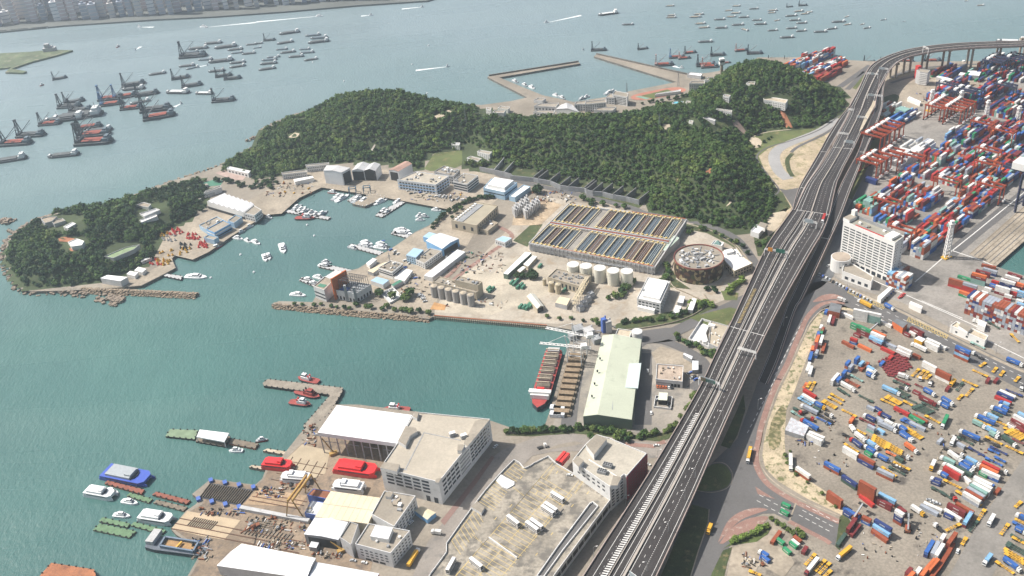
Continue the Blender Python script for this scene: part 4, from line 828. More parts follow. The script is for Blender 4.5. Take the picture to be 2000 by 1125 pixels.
B = Bld('blue walled office with pale cluttered roof beside the cream workshop', 'office', [(595, 1003), (608, 977), (634, 982), (622, 1007)], 6, M_blue, M_metalw, par=.4); B.kit(4, 1, 2.5, 9).end()
# --- bus park deck and tower block ---
DK = [(825, 1150), (841, 1122), (872, 1080), (872, 1063), (898, 1026), (924, 990), (947, 960), (970, 934), (987, 916), (1004, 899), (1015, 905), (1024, 916), (1034, 912), (1043, 906), (1071, 892), (1086, 906), (1118, 925), (1198.7, 969), (1140, 1048), (1083, 1125), (1040, 1190), (960, 1300), (700, 1300)]
D = Bld('wide bus park on a raised roof deck with yellow bays and stained concrete', 'bus park', DK, 9, M_wall, mat('stained_deck', (.34, .305, .25), .95, .3, .05, .2, .5, stain=(.15, .138, .12), sthr=(.46, .6)), 'bus_park_deck', 0, 1.3)
q = MB()
def deckline(a, c, w_=.28):
    A, C_ = P(*a, ZL+9.06), P(*c, ZL+9.06); d = (C_-A).normalized(); n = Vector((-d.y, d.x, 0))*w_/2; q.face([A-n, C_-n, C_+n, A+n])
def bayrow(a, c, n, dv):
    """bay lines from the row a->c, each of pixel vector dv"""
    for i in range(n+1):
        t = i/n; x = a[0]+(c[0]-a[0])*t; y = a[1]+(c[1]-a[1])*t; deckline((x, y), (x+dv[0]*(1+.12*t), y+dv[1]*(1+.12*t)))
    deckline(a, c)
bayrow((1006, 905), (985, 925), 4, (22, 14)); bayrow((966, 940), (934, 978), 8, (28, 17)); bayrow((928, 996), (882, 1056), 8, (16, 24))
bayrow((1057, 932), (963, 1040), 16, (30, 17)); bayrow((1087, 950), (993, 1058), 16, (30, 17)); bayrow((955, 1050), (890, 1124), 11, (30, 17)); bayrow((985, 1067), (925, 1136), 10, (34, 19))
deckline((1117, 967), (950, 1160)); deckline((1080, 905), (860, 1160)); deckline((1085, 908), (1190, 968)); deckline((1130, 940), (1040, 1050)); deckline((1155, 950), (1170, 962))
for a, dx, dy in (((1080, 911), -1.7, 2.4), ((1004, 951), 2.4, 1.9), ((921, 1041), 2.6, 2.2), ((1136, 940), -1.6, 2.4)):
    for i in range(10): deckline((a[0]+dx*i, a[1]+dy*i), (a[0]+dx*i+3.5*(1 if dx < 0 else -.6), a[1]+dy*i+2.2), .35)
for x, y in ((1090, 920), (1050, 960), (1000, 985), (1120, 985), (1080, 1040), (1050, 1080), (1150, 960), (1070, 1100), (1020, 930), (970, 1010)): deckline((x, y), (x-4, y+5), .45)
q.build('bay_marking', M_yell, D.o, D.off)
for px, h in (([(1152, 985), (1158, 982), (1168, 990), (1100, 1075), (1062, 1128), (1048, 1128), (1090, 1068)], 1.3),):
    z = ZL+9.05; pts = [P(x, y, z) for x, y in px]; q = MB()
    for i in range(len(pts)): q.beam(pts[i]+Vector((0, 0, .6)), pts[(i+1) % len(pts)]+Vector((0, 0, .6)), .5, 0, 1.3)
    q.build('ramp_wall', M_wall, D.o, D.off); q = MB(); q.face([tuple(p+Vector((0, 0, .03))) for p in pts][::-1]); q.build('ramp', M_asph, D.o, D.off)
q = MB(); a, c = P(955, 1050, ZL+9.7), P(1010, 1090, ZL+9.7); q.beam(a, c, .6, 0, 1.5); q.build('deck_wall', M_wall, D.o, D.off)
q = MB(); q.prism(W2([(952, 968), (977, 968), (1003, 948), (1005, 934), (990, 942), (972, 930)][0:0] or [(968, 934), (980, 946), (990, 950), (1004, 942), (1004, 936), (988, 928), (978, 922)], ZL+12), ZL+9, ZL+9.8, 0, 0); q.build('deck_wall', M_wall, D.o, D.off)
q = MB(); q.prism(W2([(920, 989), (932, 977), (946, 990), (940, 1001)], ZL+12), ZL+9, ZL+11.5, 0, 1); q.build('stair_house', [M_wall, M_roofc], D.o, D.off)
q = MB(); q.prism(W2([(1062, 980), (1070, 972), (1100, 990), (1092, 1000)], ZL+11), ZL+9, ZL+9.7, 0, 1); q.build('vent_block', [M_wall, M_roofc], D.o, D.off)
D.wins(17, 1, 5, .88, .8, (.3, .85), (0, 1), M_dark, name='side_opening').wins(18, 1, 5, .88, .8, (.3, .85), (0, 1), M_dark, name='side_opening').wins(19, 1, 4, .88, .8, (.3, .85), (0, 1), M_dark, name='side_opening').end()
T = Bld('white and maroon eight storey block touching the elevated expressway', 'office block', [(1118, 901), (1144, 869), (1165, 850), (1190, 857), (1262.8, 887), (1224, 931), (1219, 927.5), (1191, 952)], 22, M_wall, mat('block_roof', (.42, .385, .32), .9, .14, .05, .12, .7, stain=(.33, .3, .25)))
T.wins(6, 7, 3, .55, .5, (.1, .95)).wins(7, 2, 6, .5, .4, (.62, .95), (.1, .9)).rpoly([(1144, 868), (1165, 848), (1185, 857), (1160, 888)], 5).rpoly([(1118, 900), (1127, 890), (1140, 899), (1130, 912)], 4).rpoly([(1191, 952), (1194, 926), (1204, 925), (1217, 930), (1205, 948)][0:0] or [(1192, 948), (1198, 928), (1214, 932), (1206, 948)], 3.5)
q = MB(); a, b_ = T.pts[4], T.pts[5]; d = (b_-a).normalized(); n = Vector((d.y, -d.x, 0))*T.sg; q.box(((a.x+b_.x)/2+n.x*.2, (a.y+b_.y)/2+n.y*.2, ZL), ((b_-a).length+1, .5, 22), math.atan2(d.y, d.x)); q.build('maroon_wall', M_maroon, T.o, T.off)
T.wins(4, 8, 7, .7, .35, (.06, .96), (.03, .97), mat('dark_red_glass', (.09, .02, .03), .3), proud=.6)
q = MB(); a, c = P(1150, 898, ZL+22.4), P(1204, 930, ZL+22.4); q.beam(a, c, .5, 0, .9); q.build('roof_wall', M_white, T.o, T.off); T.end()
for x, y in ((1176, 923), (1187, 911)):
    o = thing('chiller', None, 'chiller', P(x, y, ZL+22.1), -.5, 'rooftop chillers'); q = MB(); q.box((0, 0, 0), (6.5, 3.6, 2.4), 0); q.build('casing', M_steel, o)
    for i in range(4):
        for j in range(2): q = MB(); q.cyl((-2.4+i*1.6, -.8+j*1.6, 2.4), .6, .3, 8); q.build('fan', M_black, o)
    reg(o, 'grey chiller with eight round fans', 'on the roof of the maroon sided block')
# --- green shed area ---
G = shed('very long pale green roofed cargo shed on the quay beside the red ship', 'cargo shed', [(1176.7, 655.7), (1139, 812.6), (1234, 819.4), (1253, 663)], 10, 2.6, M_dgreen, M_pgreen, 'cargo_shed', .3, None, None, 0, .3, 0)
q = MB(); q.prism(W2([(1229, 710), (1252.5, 709), (1246, 758), (1221, 757)], ZL+11.3), ZL+10.2, ZL+11.3, 0, 0); q.build('roof_panel', mat('new_roof_panel', (.52, .60, .58), .6, .05, .1, .04), G, tuple(G.location))
q = MB(); q.prism(W2([(1215, 663), (1233, 664), (1232, 676), (1212, 674)], ZL+12), ZL+10.5, ZL+11.6, 0, 0)
for i in range(4):
    q = MB(); v = P(1172-i*5.3, 700+i*24.5, ZL+13); q.box((v.x, v.y, ZL+12.2), (1.2, 1.2, 1.6)); q.build('roof_vent', M_dark, G, tuple(G.location))
q = MB(); a, b_ = P(1196, 800, ZL+11.7), P(1204, 660, ZL+11.7); q.beam(a, b_, .5, 0, .12); q.build('roof_seam', M_steel, G, tuple(G.location))
B = Bld('round white tank beside the flat roofed store behind the green shed', 'tank', [(1234, 650), (1254, 650), (1254, 652), (1234, 652)], .5, M_conc2, M_conc2, 'tank_base', par=0); 
for ch in list(B.o.children): bpy.data.objects.remove(ch)
bpy.data.objects.remove(B.o)
B = Bld('flat roofed store with sandy roof behind the green shed', 'store', [(1207, 643), (1234, 647), (1230, 660), (1202, 655)], 5, M_wall, M_sand); B.end()
B = Bld('single storey filling station building with cluttered roof inside the loop road', 'building', [(1283, 712), (1334.6, 716), (1333, 747), (1281, 742)], 6, M_wall, mat('patchy_roof', (.42, .34, .27), .9, .3, .15, .15, 1, stain=(.25, .16, .12)))
B.kit(9, .7, 1.8, 2).wins(2, 1, 3, .8, .75, (.0, .7), (.08, .45), M_dark, name='door').band(2, 3.2, 4.2, M_steel, (.4, .98)).end()
B = Bld('small pale green canopy over a parking square south of the filling station', 'canopy', [(1287, 766), (1304.5, 767), (1303, 782), (1285.5, 781)], 5, M_dark, mat('pale_canopy', (.62, .64, .52), .6, .05, .1, .04), par=0); B.end()
q = MB()
pts = [P(x, y, ZL) for x, y in ((1277, 797), (1281, 776), (1313, 778), (1310, 801))]
for i in range(4): q.beam(pts[i]+Vector((0, 0, 1)), pts[(i+1) % 4]+Vector((0, 0, 1)), .4, 0, 2)
tag(q.build('compound_wall', M_wall), 'low white wall round the square parking compound', 'wall')
B = Bld('narrow white shelter along the inner edge of the loop road', 'shelter', [(1334, 692), (1336, 689), (1353, 696), (1351, 702)], 4, M_steel, M_metalw, par=0); B.end()
B = Bld('white shelter on the right of the loop road yard', 'shelter', [(1352, 704), (1364, 705), (1364, 722), (1352, 723)], 4, M_steel, M_metalw, par=0); B.end()
B = Bld('flat roofed pumping station beside the viaduct with walled court', 'pumping station', [(1388, 628), (1423, 638), (1402, 680), (1384, 672)], 6, M_greyw, mat('pump_roof', (.40, .35, .27), .9, .12, .1, .1, 1)); B.kit(10, .8, 1.4, 4, m=M_white).wins(3, 1, 4, .7, .7, (.1, .7), (.1, .9)).rbox(.1, .2, 6, 3, 2, M_white).end()
q = MB(); pts = [P(x, y, ZL+1.2) for x, y in ((1371, 624), (1388, 629), (1378, 652), (1384, 676), (1402, 686), (1345, 663))]
for i in range(len(pts)): q.beam(pts[i], pts[(i+1) % len(pts)], .5, 0, 2.4)
q.face([tuple(p+Vector((0, 0, -1))) for p in pts][::-1])
tag(q.build('compound_wall', M_wall), 'walled concrete court attached to the pumping station', 'wall')
for x, y in ((1369, 668), (1376, 671)):
    o = thing('water_tank', None, 'tank', P(x, y, ZL+.4), 0); q = MB(); q.cyl((0, 0, 0), 2.1, 3.2, 16); q.build('shell', M_white, o); q = MB(); q.cyl((0, 0, 3.2), .7, .5, 8); q.build('lid', M_white, o); reg(o, 'small round white water tank', 'in the pumping station court')
# --- white multi storey slab block ---
Wb = Bld('tall white slab block with a grid of dark windows beside the container yard', 'office tower', [(1647, 433), (1748.7, 475.4), (1765.8, 462.6), (1663.5, 421.5)], 41, M_white, mat('tower_roof', (.30, .29, .24), .9, .2, .1, .1), 'office_tower')
Wb.wins(0, 12, 8, .82, .42, (.14, .93), (.02, .98)).wins(1, 12, 2, .3, .4, (.1, .95), (.05, .4)).wins(1, 12, 1, .2, .5, (.1, .95), (.7, .95)).wins(0, 1, 7, .7, .9, (.0, .1), (.2, .95), M_dark, name='entrance')
Wb.rbox(.05, .5, 7, 11, 3, M_white, 'roof_house', M_roofc).rbox(.86, .5, 8, 12, 2.5, M_white, 'roof_house', M_white).rbox(.06, .9, 4, 4, 8, M_white, 'roof_turret', M_white).rbox(.5, .08, 30, .4, 1.5, M_red, 'roof_rail').rbox(.45, .95, 44, .5, 3.0, M_steel, 'roof_screen').kit(5, 1.5, 3, 6, (.2, .75), (.3, .8)).end()
o = thing('round_stair_tower', 'white drum shaped building with open top at the foot of the tall white block', 'building', P(1640.5, 525)); q = MB(); q.cyl((0, 0, 0), 9, 13, 24); q.build('wall', M_white, o); q = MB(); q.cyl((0, 0, 13.02), 8.2, .4, 24); q.build('roof', mat('drum_roof', (.36, .30, .24), .9), o)
for i in range(5):
    a = -1.9+i*.5; q = MB(); q.box((math.cos(a)*9, math.sin(a)*9, 6+i % 2*3), (.5, 1.6, 1.2), a); q.build('window', M_glass, o)
Lb = Bld('low white wedge shaped annex in front of the tall white block', 'annex', [(1650, 507), (1706, 541), (1702, 552), (1645, 531)], 8, M_white, M_roofc); Lb.wins(2, 1, 4, .5, .6, (.1, .7), (.05, .95)).wins(3, 2, 3, .4, .4).end()
# --- right side small structures ---
B = Bld('low white gatehouse with stepped flat roof along the container port road', 'gatehouse', [(1856, 637), (1924, 667), (1930, 657), (1868, 629)], 6, M_white, M_sand); B.rpoly([(1872, 636), (1877, 629), (1898, 640), (1890, 648)], 2.5, M_white).wins(0, 1, 3, .2, .3).end()
def long_roof(label, px, h, wall=M_white, roof=M_white, name='shelter'):
    B = Bld(label, name.replace('_', ' '), px, h, wall, roof, name, par=0); return B.end()
long_roof('white vehicle shelter with dark bays beside the container port road', [(1714, 579), (1738, 559), (1744, 562), (1721, 584)], 5)
long_roof('curved white roof of a small striped wash bay by the port road', [(1776, 592), (1779, 588), (1802, 598), (1800, 603)], 5)
long_roof('beige roofed low store right of the stepped gatehouse', [(1906, 628), (1912, 624), (1936, 634), (1930, 640)][0:0] or [(1909, 633), (1913, 625), (1927, 631), (1924, 639)], 5, M_white, M_white, 'store')
# parking of the naval yard etc.
def dk_roof(): pass
# --- red and white stair tower near the sea viaduct ---
B = Bld('seven storey car park tower with one red end and white floor bands', 'car park tower', [(1790, 137), (1797, 135), (1817, 137), (1812, 143), (1797, 141)], 17, M_greyw, M_roofc, 'car_park_tower', par=.5)
for k in range(7):
    B.band(2, 1+k*2.3, 2.1+k*2.3, M_white, (0, 1), 'floor_band', .5); B.band(3, 1+k*2.3, 2.1+k*2.3, M_white, (0, 1), 'floor_band', .5)
q = MB(); q.box((*P(1793, 139, ZL+10)[:2], ZL), (5, 6, 17.5), .2); q.build('end_wall', M_red, B.o, B.off); B.end()
shed('white arched roof hall behind the far crane yard', 'hall', [(1888, 146), (1912, 148), (1917, 140), (1894, 137)], 6, 2, M_greyw, M_roofw, 'hall', .5)
B = Bld('small white hall left of the arched roof hall', 'hall', [(1872, 146), (1884, 148), (1888, 143), (1876, 141)], 5, M_greyw, M_roofw, par=0); B.end()
B = Bld('long flat white canopy on the far yard beside the red ended tower', 'canopy', [(1828, 150), (1855, 158), (1862, 155), (1836, 147)], 4, M_greyw, M_white, par=0); B.end()
long_roof('white roofed shed at the near edge of the far pale yard', [(1772, 192), (1797, 202), (1799, 198), (1776, 188)], 4)
# ---------------- sewage works ----------------
A_, B_, C_, D_ = [P(x, y, ZL+9) for x, y in ((1033, 474), (1279, 521), (1341, 428), (1110, 398))]
cen = (A_+B_+C_+D_)/4; toff = (cen.x, cen.y, ZL)
TK = thing('settling_tanks', 'huge concrete settling tank block of many parallel basins with blue grey and brown water', 'settling tanks', toff)
def tuv(u, v, z=9): p = A_.lerp(B_, u).lerp(D_.lerp(C_, u), v); return Vector((p.x, p.y, ZL+z))
q = MB(); q.prism([tuple(tuv(u, v)[:2]) for u, v in ((0, 0), (1, 0), (1, 1), (0, 1))], ZL, ZL+6.6, 0, 1)
for u0, v0, u1, v1 in ((0, 0, 1, 0), (1, 0, 1, 1), (1, 1, 0, 1), (0, 1, 0, 0)): q.beam(tuv(u0, v0, 7.8), tuv(u1, v1, 7.8), 1.0, 0, 2.4)
q.build('wall', [M_greyw, mat('basin_floor', (.28, .26, .23), .9)], TK, toff)
for i in range(30):
    q = MB(); p = tuv((i+.5)/30, 0, 0); p2 = tuv((i+.5)/30, -.012, 0); q.box((p2.x, p2.y, ZL), (.7, .9, 8.4), .0); q.build('buttress', M_greyw, TK, toff)
M_ww = mat('basin_water', (.095, .12, .14), .25, .12, .05, .08, .6); M_wb = mat('brown_sludge_water', (.13, .058, .025), .35, .25, .1, .15, .8); M_wd = mat('dark_basin', (.05, .055, .07), .3); M_tan = mat('tan_beam', (.50, .43, .28), .8, .1, .3, .1)
rows = [('wbdw', 'wlwwwlbx', .02, .45), ('wblw', 'bwdwlwbx', .56, .98)]
M_wl = mat('pale_basin', (.32, .36, .36), .4)
for g1, g2, v0, v1 in rows:
    for g, u0, u1 in ((g1, .015, .285), (g2, .365, .965)):
        n = len(g); us = (u1-u0)/n
        for k, ch in enumerate(g):
            a = u0+us*k+.004; c = u0+us*(k+1)-.004; m = {'w': M_ww, 'b': M_wb, 'l': M_wb, 'd': M_wd, 'x': M_ww}[ch]
            q = MB(); q.face([tuple(tuv(x, y, 7.3)) for x, y in ((a, v0), (c, v0), (c, v1), (a, v1))]); bo = q.build('basin', m, TK, toff)
            q = MB(); mid = (a+c)/2; q.beam(tuv(mid, v0, 7.6), tuv(mid, v1, 7.6), .35)
            if ch == 'l':
                for j in range(18):
                    y = v0+(v1-v0)*(j+.5)/18; q.beam(tuv(a, y, 7.6), tuv(c, y, 7.6), .3)
            if ch in 'bx':
                for f in (.3, .7): q.beam(tuv(a+(c-a)*f, v0, 7.7), tuv(a+(c-a)*f, v1, 7.7), .5 if ch == 'x' else .3)
            q.build('scraper_beam', M_wl if ch == 'x' else M_steel, bo, toff) if False else q.build('scraper_beam', M_wl if ch == 'x' else M_steel, TK, toff)
        q = MB()
        for k in range(n+1): q.beam(tuv(u0+us*k, v0, 8.7), tuv(u0+us*k, v1, 8.7), .9, 0, .5)
        q.build('walkway', M_tan, TK, toff)
        q = MB()
        for v in (v0, v1): q.beam(tuv(u0, v, 8.8), tuv(u1, v, 8.8), 1.6, 0, .5)
        q.build('walkway', M_tan, TK, toff)
        q = MB()
        for k in range(n*2):
            for v in (v0, v1): p = tuv(u0+us*(k+.5)/2, v, 8.9); q.box((p.x, p.y, p.z), (1.6, 1.6, 1.0), .3)
        q.build('sluice_gear', M_yell, TK, toff)
q = MB()
for v, m in ((.48, 1), (.505, 2), (.53, 1)):
    q.beam(tuv(.01, v, 8.9), tuv(.98, v, 8.9), 1.2, m-1, .8)
q.build('channel', [M_greyw, mat('red_pipe', (.33, .08, .05), .7)], TK, toff)
q = MB(); q.prism([tuple(tuv(u, v)[:2]) for u, v in ((.965, .35), (1.0, .33), (1.035, .62), (.985, .66))], ZL, ZL+8, 0, 1); q.build('inlet_block', [M_greyw, mat('pale_green_slab', (.42, .5, .42), .8, .25, .3, .2, 1)], TK, toff)
q = MB()
for u in (.97, .2, .5): q.beam(tuv(u, 0, 9.2), tuv(min(u+.28, .99), 0, 9.2), .35)
q.beam(tuv(.62, 0, 9.4), tuv(.99, 0, 9.4), .5); q.beam(tuv(.55, 1, 9.4), tuv(.99, 1, 9.4), .5); q.build('handrail', M_orange, TK, toff)
# round plant building
def mosaic():
    m = bpy.data.materials.new('mosaic_cladding'); m.use_nodes = True; n = m.node_tree; L = n.links.new; b = n.nodes['Principled BSDF']; g = n.nodes.new('ShaderNodeNewGeometry')
    vo = n.nodes.new('ShaderNodeTexVoronoi'); vo.inputs['Scale'].default_value = .28; L(g.outputs[0], vo.inputs['Vector']); sp = n.nodes.new('ShaderNodeSeparateColor'); L(vo.outputs['Color'], sp.inputs[0])
    cr = n.nodes.new('ShaderNodeValToRGB'); cr.color_ramp.interpolation = 'CONSTANT'; L(sp.outputs[0], cr.inputs[0]); e = cr.color_ramp.elements; e[0].color = (.03, .02, .018, 1); e[1].position = .35; e[1].color = (.10, .05, .03, 1)
    for p_, c in ((.6, (.3, .24, .13, 1)), (.78, (.05, .06, .02, 1)), (.9, (.42, .36, .24, 1))): x = e.new(p_); x.color = c
    L(cr.outputs[0], b.inputs['Base Color']); b.inputs['Roughness'].default_value = .6; return m
rc = P(1364.7, 503, ZL+16); RB = thing('round_building', 'large round plant building with patchwork brown walls and machinery on its roof', 'plant building', (rc.x, rc.y, ZL))
q = MB(); q.cyl((0, 0, 0), 23, 16, 48); q.build('wall', mosaic(), RB); q = MB(); q.cyl((0, 0, 16.02), 22.6, .2, 48); q.build('roof', M_roofc, RB)
q = MB(); 
for i in range(48):
    a0, a1 = i*math.pi/24, (i+1)*math.pi/24; q.beam((23*math.cos(a0), 23*math.sin(a0), 16.7), (23*math.cos(a1), 23*math.sin(a1), 16.7), .6, 0, 1.4)
q.build('parapet', mat('red_parapet', (.25, .08, .06), .7), RB)
rr = random.Random(3)
for i in range(46):
    a, r = rr.random()*6.28, 5+15*rr.random(); q = MB(); q.box((r*math.cos(a), r*math.sin(a), 16.2), (rr.uniform(1.5, 5), rr.uniform(1, 2.5), rr.uniform(.8, 2.4)), a+1.57); q.build('roof_machine', rr.choice((M_wall, M_steel, M_greyw, M_greyw)), RB)
for i in range(10):
    a = i*.628; q = MB(); q.beam((0, 0, 16.8), (20*math.cos(a), 20*math.sin(a), 16.8), .5); q.build('pipe', M_steel, RB)
q = MB(); q.prism(W2([(1340, 527), (1372, 536), (1370, 541), (1336, 532)][0:0] or [(1352, 536), (1374, 538), (1374, 545), (1350, 543)], ZL+6), ZL, ZL+6, 0, 0); q.build('entrance_block', M_sand, RB, (rc.x, rc.y, ZL))
sheet('round_apron', [(1364.7+60*math.cos(a*.2618), 512+33*math.sin(a*.2618)) for a in range(24)], M_conc2, 6)
B = Bld('angular white plant office right of the round building', 'office', [(1404, 492), (1438, 485), (1451, 502), (1470, 515.5), (1434, 531), (1417, 513)], 7, M_beige, M_white); B.rbox(.3, .2, 8, 6, 2.5, M_white).kit(8, 1, 2, 7, (.1, .9), (.1, .8), M_steel).wins(3, 2, 6, .6, .5).wins(4, 2, 4, .6, .5).end()
B = Bld('small white building with a glass pyramid roof behind the plant office', 'building', [(1389, 478), (1410, 482), (1414, 475), (1396, 470)], 6, M_white, M_white)
q = MB(); pp = [P(x, y, ZL+6.1) for x, y in ((1393, 477), (1407, 480), (1410, 475), (1398, 471.5))]; ap = sum(pp, Vector())/4+Vector((0, 0, 4))
for i in range(4): q.face([pp[i], pp[(i+1) % 4], ap])
q.build('glass_pyramid', mat('green_glass', (.18, .3, .28), .2), B.o, B.off); B.end()
B = Bld('three storey white office block with terrace roofs beside the walled garden', 'office block', [(1244, 584), (1265, 543), (1309, 551), (1290, 594)], 10, M_wall, M_white); B.wins(3, 3, 6, .7, .5).wins(2, 3, 8, .6, .5).rpoly([(1255, 577), (1271, 543), (1305, 549), (1288, 584)], 2.5, M_white, 'upper_storey', M_white).kit(8, 1, 2.5, 11).end()
long_roof('long white entrance canopy in front of the three storey office block', [(1245, 599), (1248, 594), (1280, 602), (1278, 607)], 4, M_white, M_white, 'canopy')
for i, (px, w_) in enumerate((([(1323, 590), (1328, 577), (1338, 579), (1334, 592)], ''), ([(1343, 604), (1352, 582), (1361, 584), (1353, 606)], ''), ([(1314, 610), (1320, 596), (1331, 598), (1326, 612)], ''))):
    B = Bld(('short white roofed vehicle shelter, upper one by the planted slope', 'long white roofed vehicle shelter, right one by the planted slope', 'short white roofed vehicle shelter, lower one by the planted slope')[i], 'shelter', px, 4, M_steel, M_roofw, 'vehicle_shelter', par=0); B.end()
# tanks and silos
def tank(px, py, r, h, m, place, desc, n=24, cap=M_white):
    v = P(px, py, ZL+h); o = thing('tank', None, 'tank', (v.x, v.y, ZL), 0, desc+'s'); q = MB(); q.cyl((0, 0, 0), r, h, n); q.build('shell', m, o)
    q = MB(); q.cyl((0, 0, h), r*.96, .7, n, r2=r*.2); q.build('roof', cap, o); q = MB()
    for i in range(n): a0, a1 = i*6.2832/n, (i+1)*6.2832/n; q.beam((r*math.cos(a0), r*math.sin(a0), h+.7), (r*math.cos(a1), r*math.sin(a1), h+.7), .15)
    q.build('handrail', M_steel, o); reg(o, desc, place); return o
M_ctank = mat('cream_tank_paint', (.68, .65, .55), .6, .05, .1, .05); M_silo = mat('grey_silo', (.36, .35, .34), .8, .2, .15, .1, 1, stretch=(1, 1, .1)); M_btank = mat('tan_tank_paint', (.48, .41, .28), .7, .1, .2, .1)
for x, y in ((1119, 516), (1144, 519), (1171, 523), (1197.5, 528), (1224, 529)): tank(x, y, 5.9, 14.5, M_ctank, 'in front of the settling tanks', 'tall cream storage tank')
for x, y in ((846.6, 558), (861, 561), (875, 564.6), (889, 568), (904, 571.6), (918.5, 575.4)): tank(x, y, 3.4, 12, M_silo, 'beside the beige works building', 'streaked grey silo', 16, M_sand)
for x, y in ((1063, 545), (1076, 551.4), (1089.5, 554.7)): tank(x, y, 2.8 if x > 1070 else 1.8, 10 if x > 1070 else 7, M_btank, 'left of the pipe rack', 'small tan process tank', 16, M_btank)
tank(1244, 647, 4.6, 8, M_white, 'behind the pale green roofed shed', 'squat white round tank')
tank(1168, 226, 6, 6, mat('pale_green_tank', (.45, .55, .5), .6), 'at the edge of the wooded ridge by the barracks', 'pale green round tank')
# pipe bridge above the cream tanks
q = MB(); a, c = P(1108, 508, ZL+15), P(1228, 528, ZL+15)
for s in (0, 2): q.beam(a+Vector((0, 3+s, 1)), c+Vector((0, 3+s, 1)), .4)
for i in range(14): p = a.lerp(c, i/13); q.beam(p+Vector((0, 3, 1)), p+Vector((0, 5, 1)), .3)
for i in range(5): p = a.lerp(c, (i+.1)/4.5); q.beam(Vector((p.x, p.y+5, ZL)), Vector((p.x, p.y+5, ZL+16)), .4)
tag(q.build('pipe_bridge', M_steel), 'steel pipe bridge running along the tops of the cream tanks', 'pipe bridge')
# works buildings
B = Bld('beige works building with stepped roof and vents above the grey silos', 'works building', [(888, 548), (933.4, 559), (942, 551.4), (897, 540.4)], 14, M_beige, M_roofc); B.kit(6, 1.2, 2.5, 12, m=M_steel).wins(0, 1, 5, .3, .2).end()
B = Bld('long low beige building between silos and the beige works building', 'works building', [(845, 551), (930, 573), (942, 563), (858, 541)], 8, M_beige, M_roofc); B.kit(8, 1, 2.5, 13, (.05, .5), (.1, .9)).end()
long_roof('long low shed with white roof and dark green side across the dusty yard', [(983, 534), (991.6, 536), (1038, 494), (1026, 492)], 6, M_dgreen, M_roofw, 'shed')
long_roof('short white roofed store beside the long white roofed shed', [(1022, 516), (1031, 520.6), (1049, 501), (1040, 498.7)], 4, M_beige, M_white, 'store')
long_roof('smallest white roofed store near the dark bushes in the works', [(1010, 528), (1016, 531.6), (1027, 522), (1021, 519.6)], 4, M_beige, M_white, 'store')
B = Bld('flat roofed cream works building crowded with roof fans in front of the cream tanks', 'works building', [(1069.7, 542.6), (1134.5, 561), (1154, 540), (1087, 526)], 8, M_beige, M_roofc); B.kit(26, .8, 1.6, 15, (.1, .9), (.1, .85), M_steel).wins(0, 1, 8, .4, .6).wins(1, 1, 5, .4, .6).end()
shed('tunnel shaped white tent shed open at its dark end beside green skips', 'tent shed', [(1029, 579), (1049, 603), (1062, 597.6), (1044.4, 574.5)], 5, 2, M_beige, mat('tent_fabric', (.62, .61, .54), .7, .05, .1, .05), 'tent_shed', .5, (1, .95, .1, .9))
B = Bld('small cream roofed plant room left of the pipe rack', 'plant room', [(1084, 591), (1107, 596.5), (1114, 583), (1093, 579)], 5, M_greyw, M_cream, par=0); B.end()
o = thing('pipe_rack', 'tall grey steel pipe rack and stair beside the cream plant room', 'pipe rack', P(1130, 600)); q = MB()
a, c = P(1122, 608), P(1148, 562)
for f in range(8):
    p = a.lerp(c, f/7)
    for s in (-2, 2): q.beam(p+Vector((s, 0, 0)), p+Vector((s, 0, 12)), .35)
    q.beam(p+Vector((-2, 0, 12)), p+Vector((2, 0, 12)), .3); q.beam(p+Vector((-2, 0, 7)), p+Vector((2, 0, 7)), .3)
q.build('frame', M_steel, o, tuple(o.location)); q = MB()
for s in (-1.6, -.6, .6, 1.6):
    for z in (7.4, 12.3): q.beam(a+Vector((s, 0, z)), c+Vector((s, 0, z)), .45)
q.build('pipe', M_cream, o, tuple(o.location))
for i, (x, y) in enumerate(((1134, 606), (1141, 597.5), (1148, 589), (1154, 580.5))):
    o = thing('skid_unit', None, 'machine unit', P(x, y), .5); q = MB(); q.box((0, 0, 0), (5.5, 5.5, 4.5)); q.build('frame', M_greyw, o); q = MB(); q.box((0, 0, 4.5), (4.6, 4.6, .8)); q.build('roof', M_steel, o); q = MB(); q.box((2.8, 0, .3), (.3, 5, 3.6)); q.build('side_panel', mat('dull_red', (.25, .06, .05), .7), o); reg(o, 'grey boxy unit with a dull red side', 'right of the pipe rack')
# concrete process building and halls of the naval side
B = Bld('large tan concrete plant building with a sunken roof row of fans', 'plant building', [(881, 431.6), (931, 441.7), (972.4, 403), (928.6, 395)], 10, M_beige, mat('tan_roof', (.36, .32, .24), .9, .12, .1, .1)); B.wins(1, 2, 10, .35, .7, (.05, .9)).wins(0, 1, 3, .3, .5).rpoly([(892, 431), (903, 433), (944, 400), (934, 398)], .6, M_steel, 'fan_row', M_steel)
for i in range(9): B.rbox(.12, .08+i*.1, 2.6, 2.6, 1.6, M_white, 'fan')
B.end()
B = Bld('low white annex with open frames beside the tan plant building', 'annex', [(934, 446), (953, 452), (973, 436), (958, 431)], 4, M_beige, M_conc2); B.kit(5, 1, 3, 18).end()
B = Bld('small pale blue roofed building inside a curved kerb on the works yard', 'building', [(967, 468), (986, 474), (1000, 465), (982, 461)], 6, M_wall, M_metalb, par=.2); B.wins(0, 1, 5, .4, .4).wins(1, 1, 4, .4, .4).end()
q = MB()
for r_ in range(2):
    for i in range(9):
        x = 1003+r_*22+i*3.4-r_*1; y = 418+r_*3-i*2.6
        for k in range(3):
            v = P(x+k*1.6, y+k*3.4, ZL); q.box((v.x, v.y, ZL), (1.2, 3, 8.5+(i+k) % 3), .4)
tag(q.build('equipment_frame', M_greyw), 'double row of tall grey process frames behind the settling tanks', 'frame')
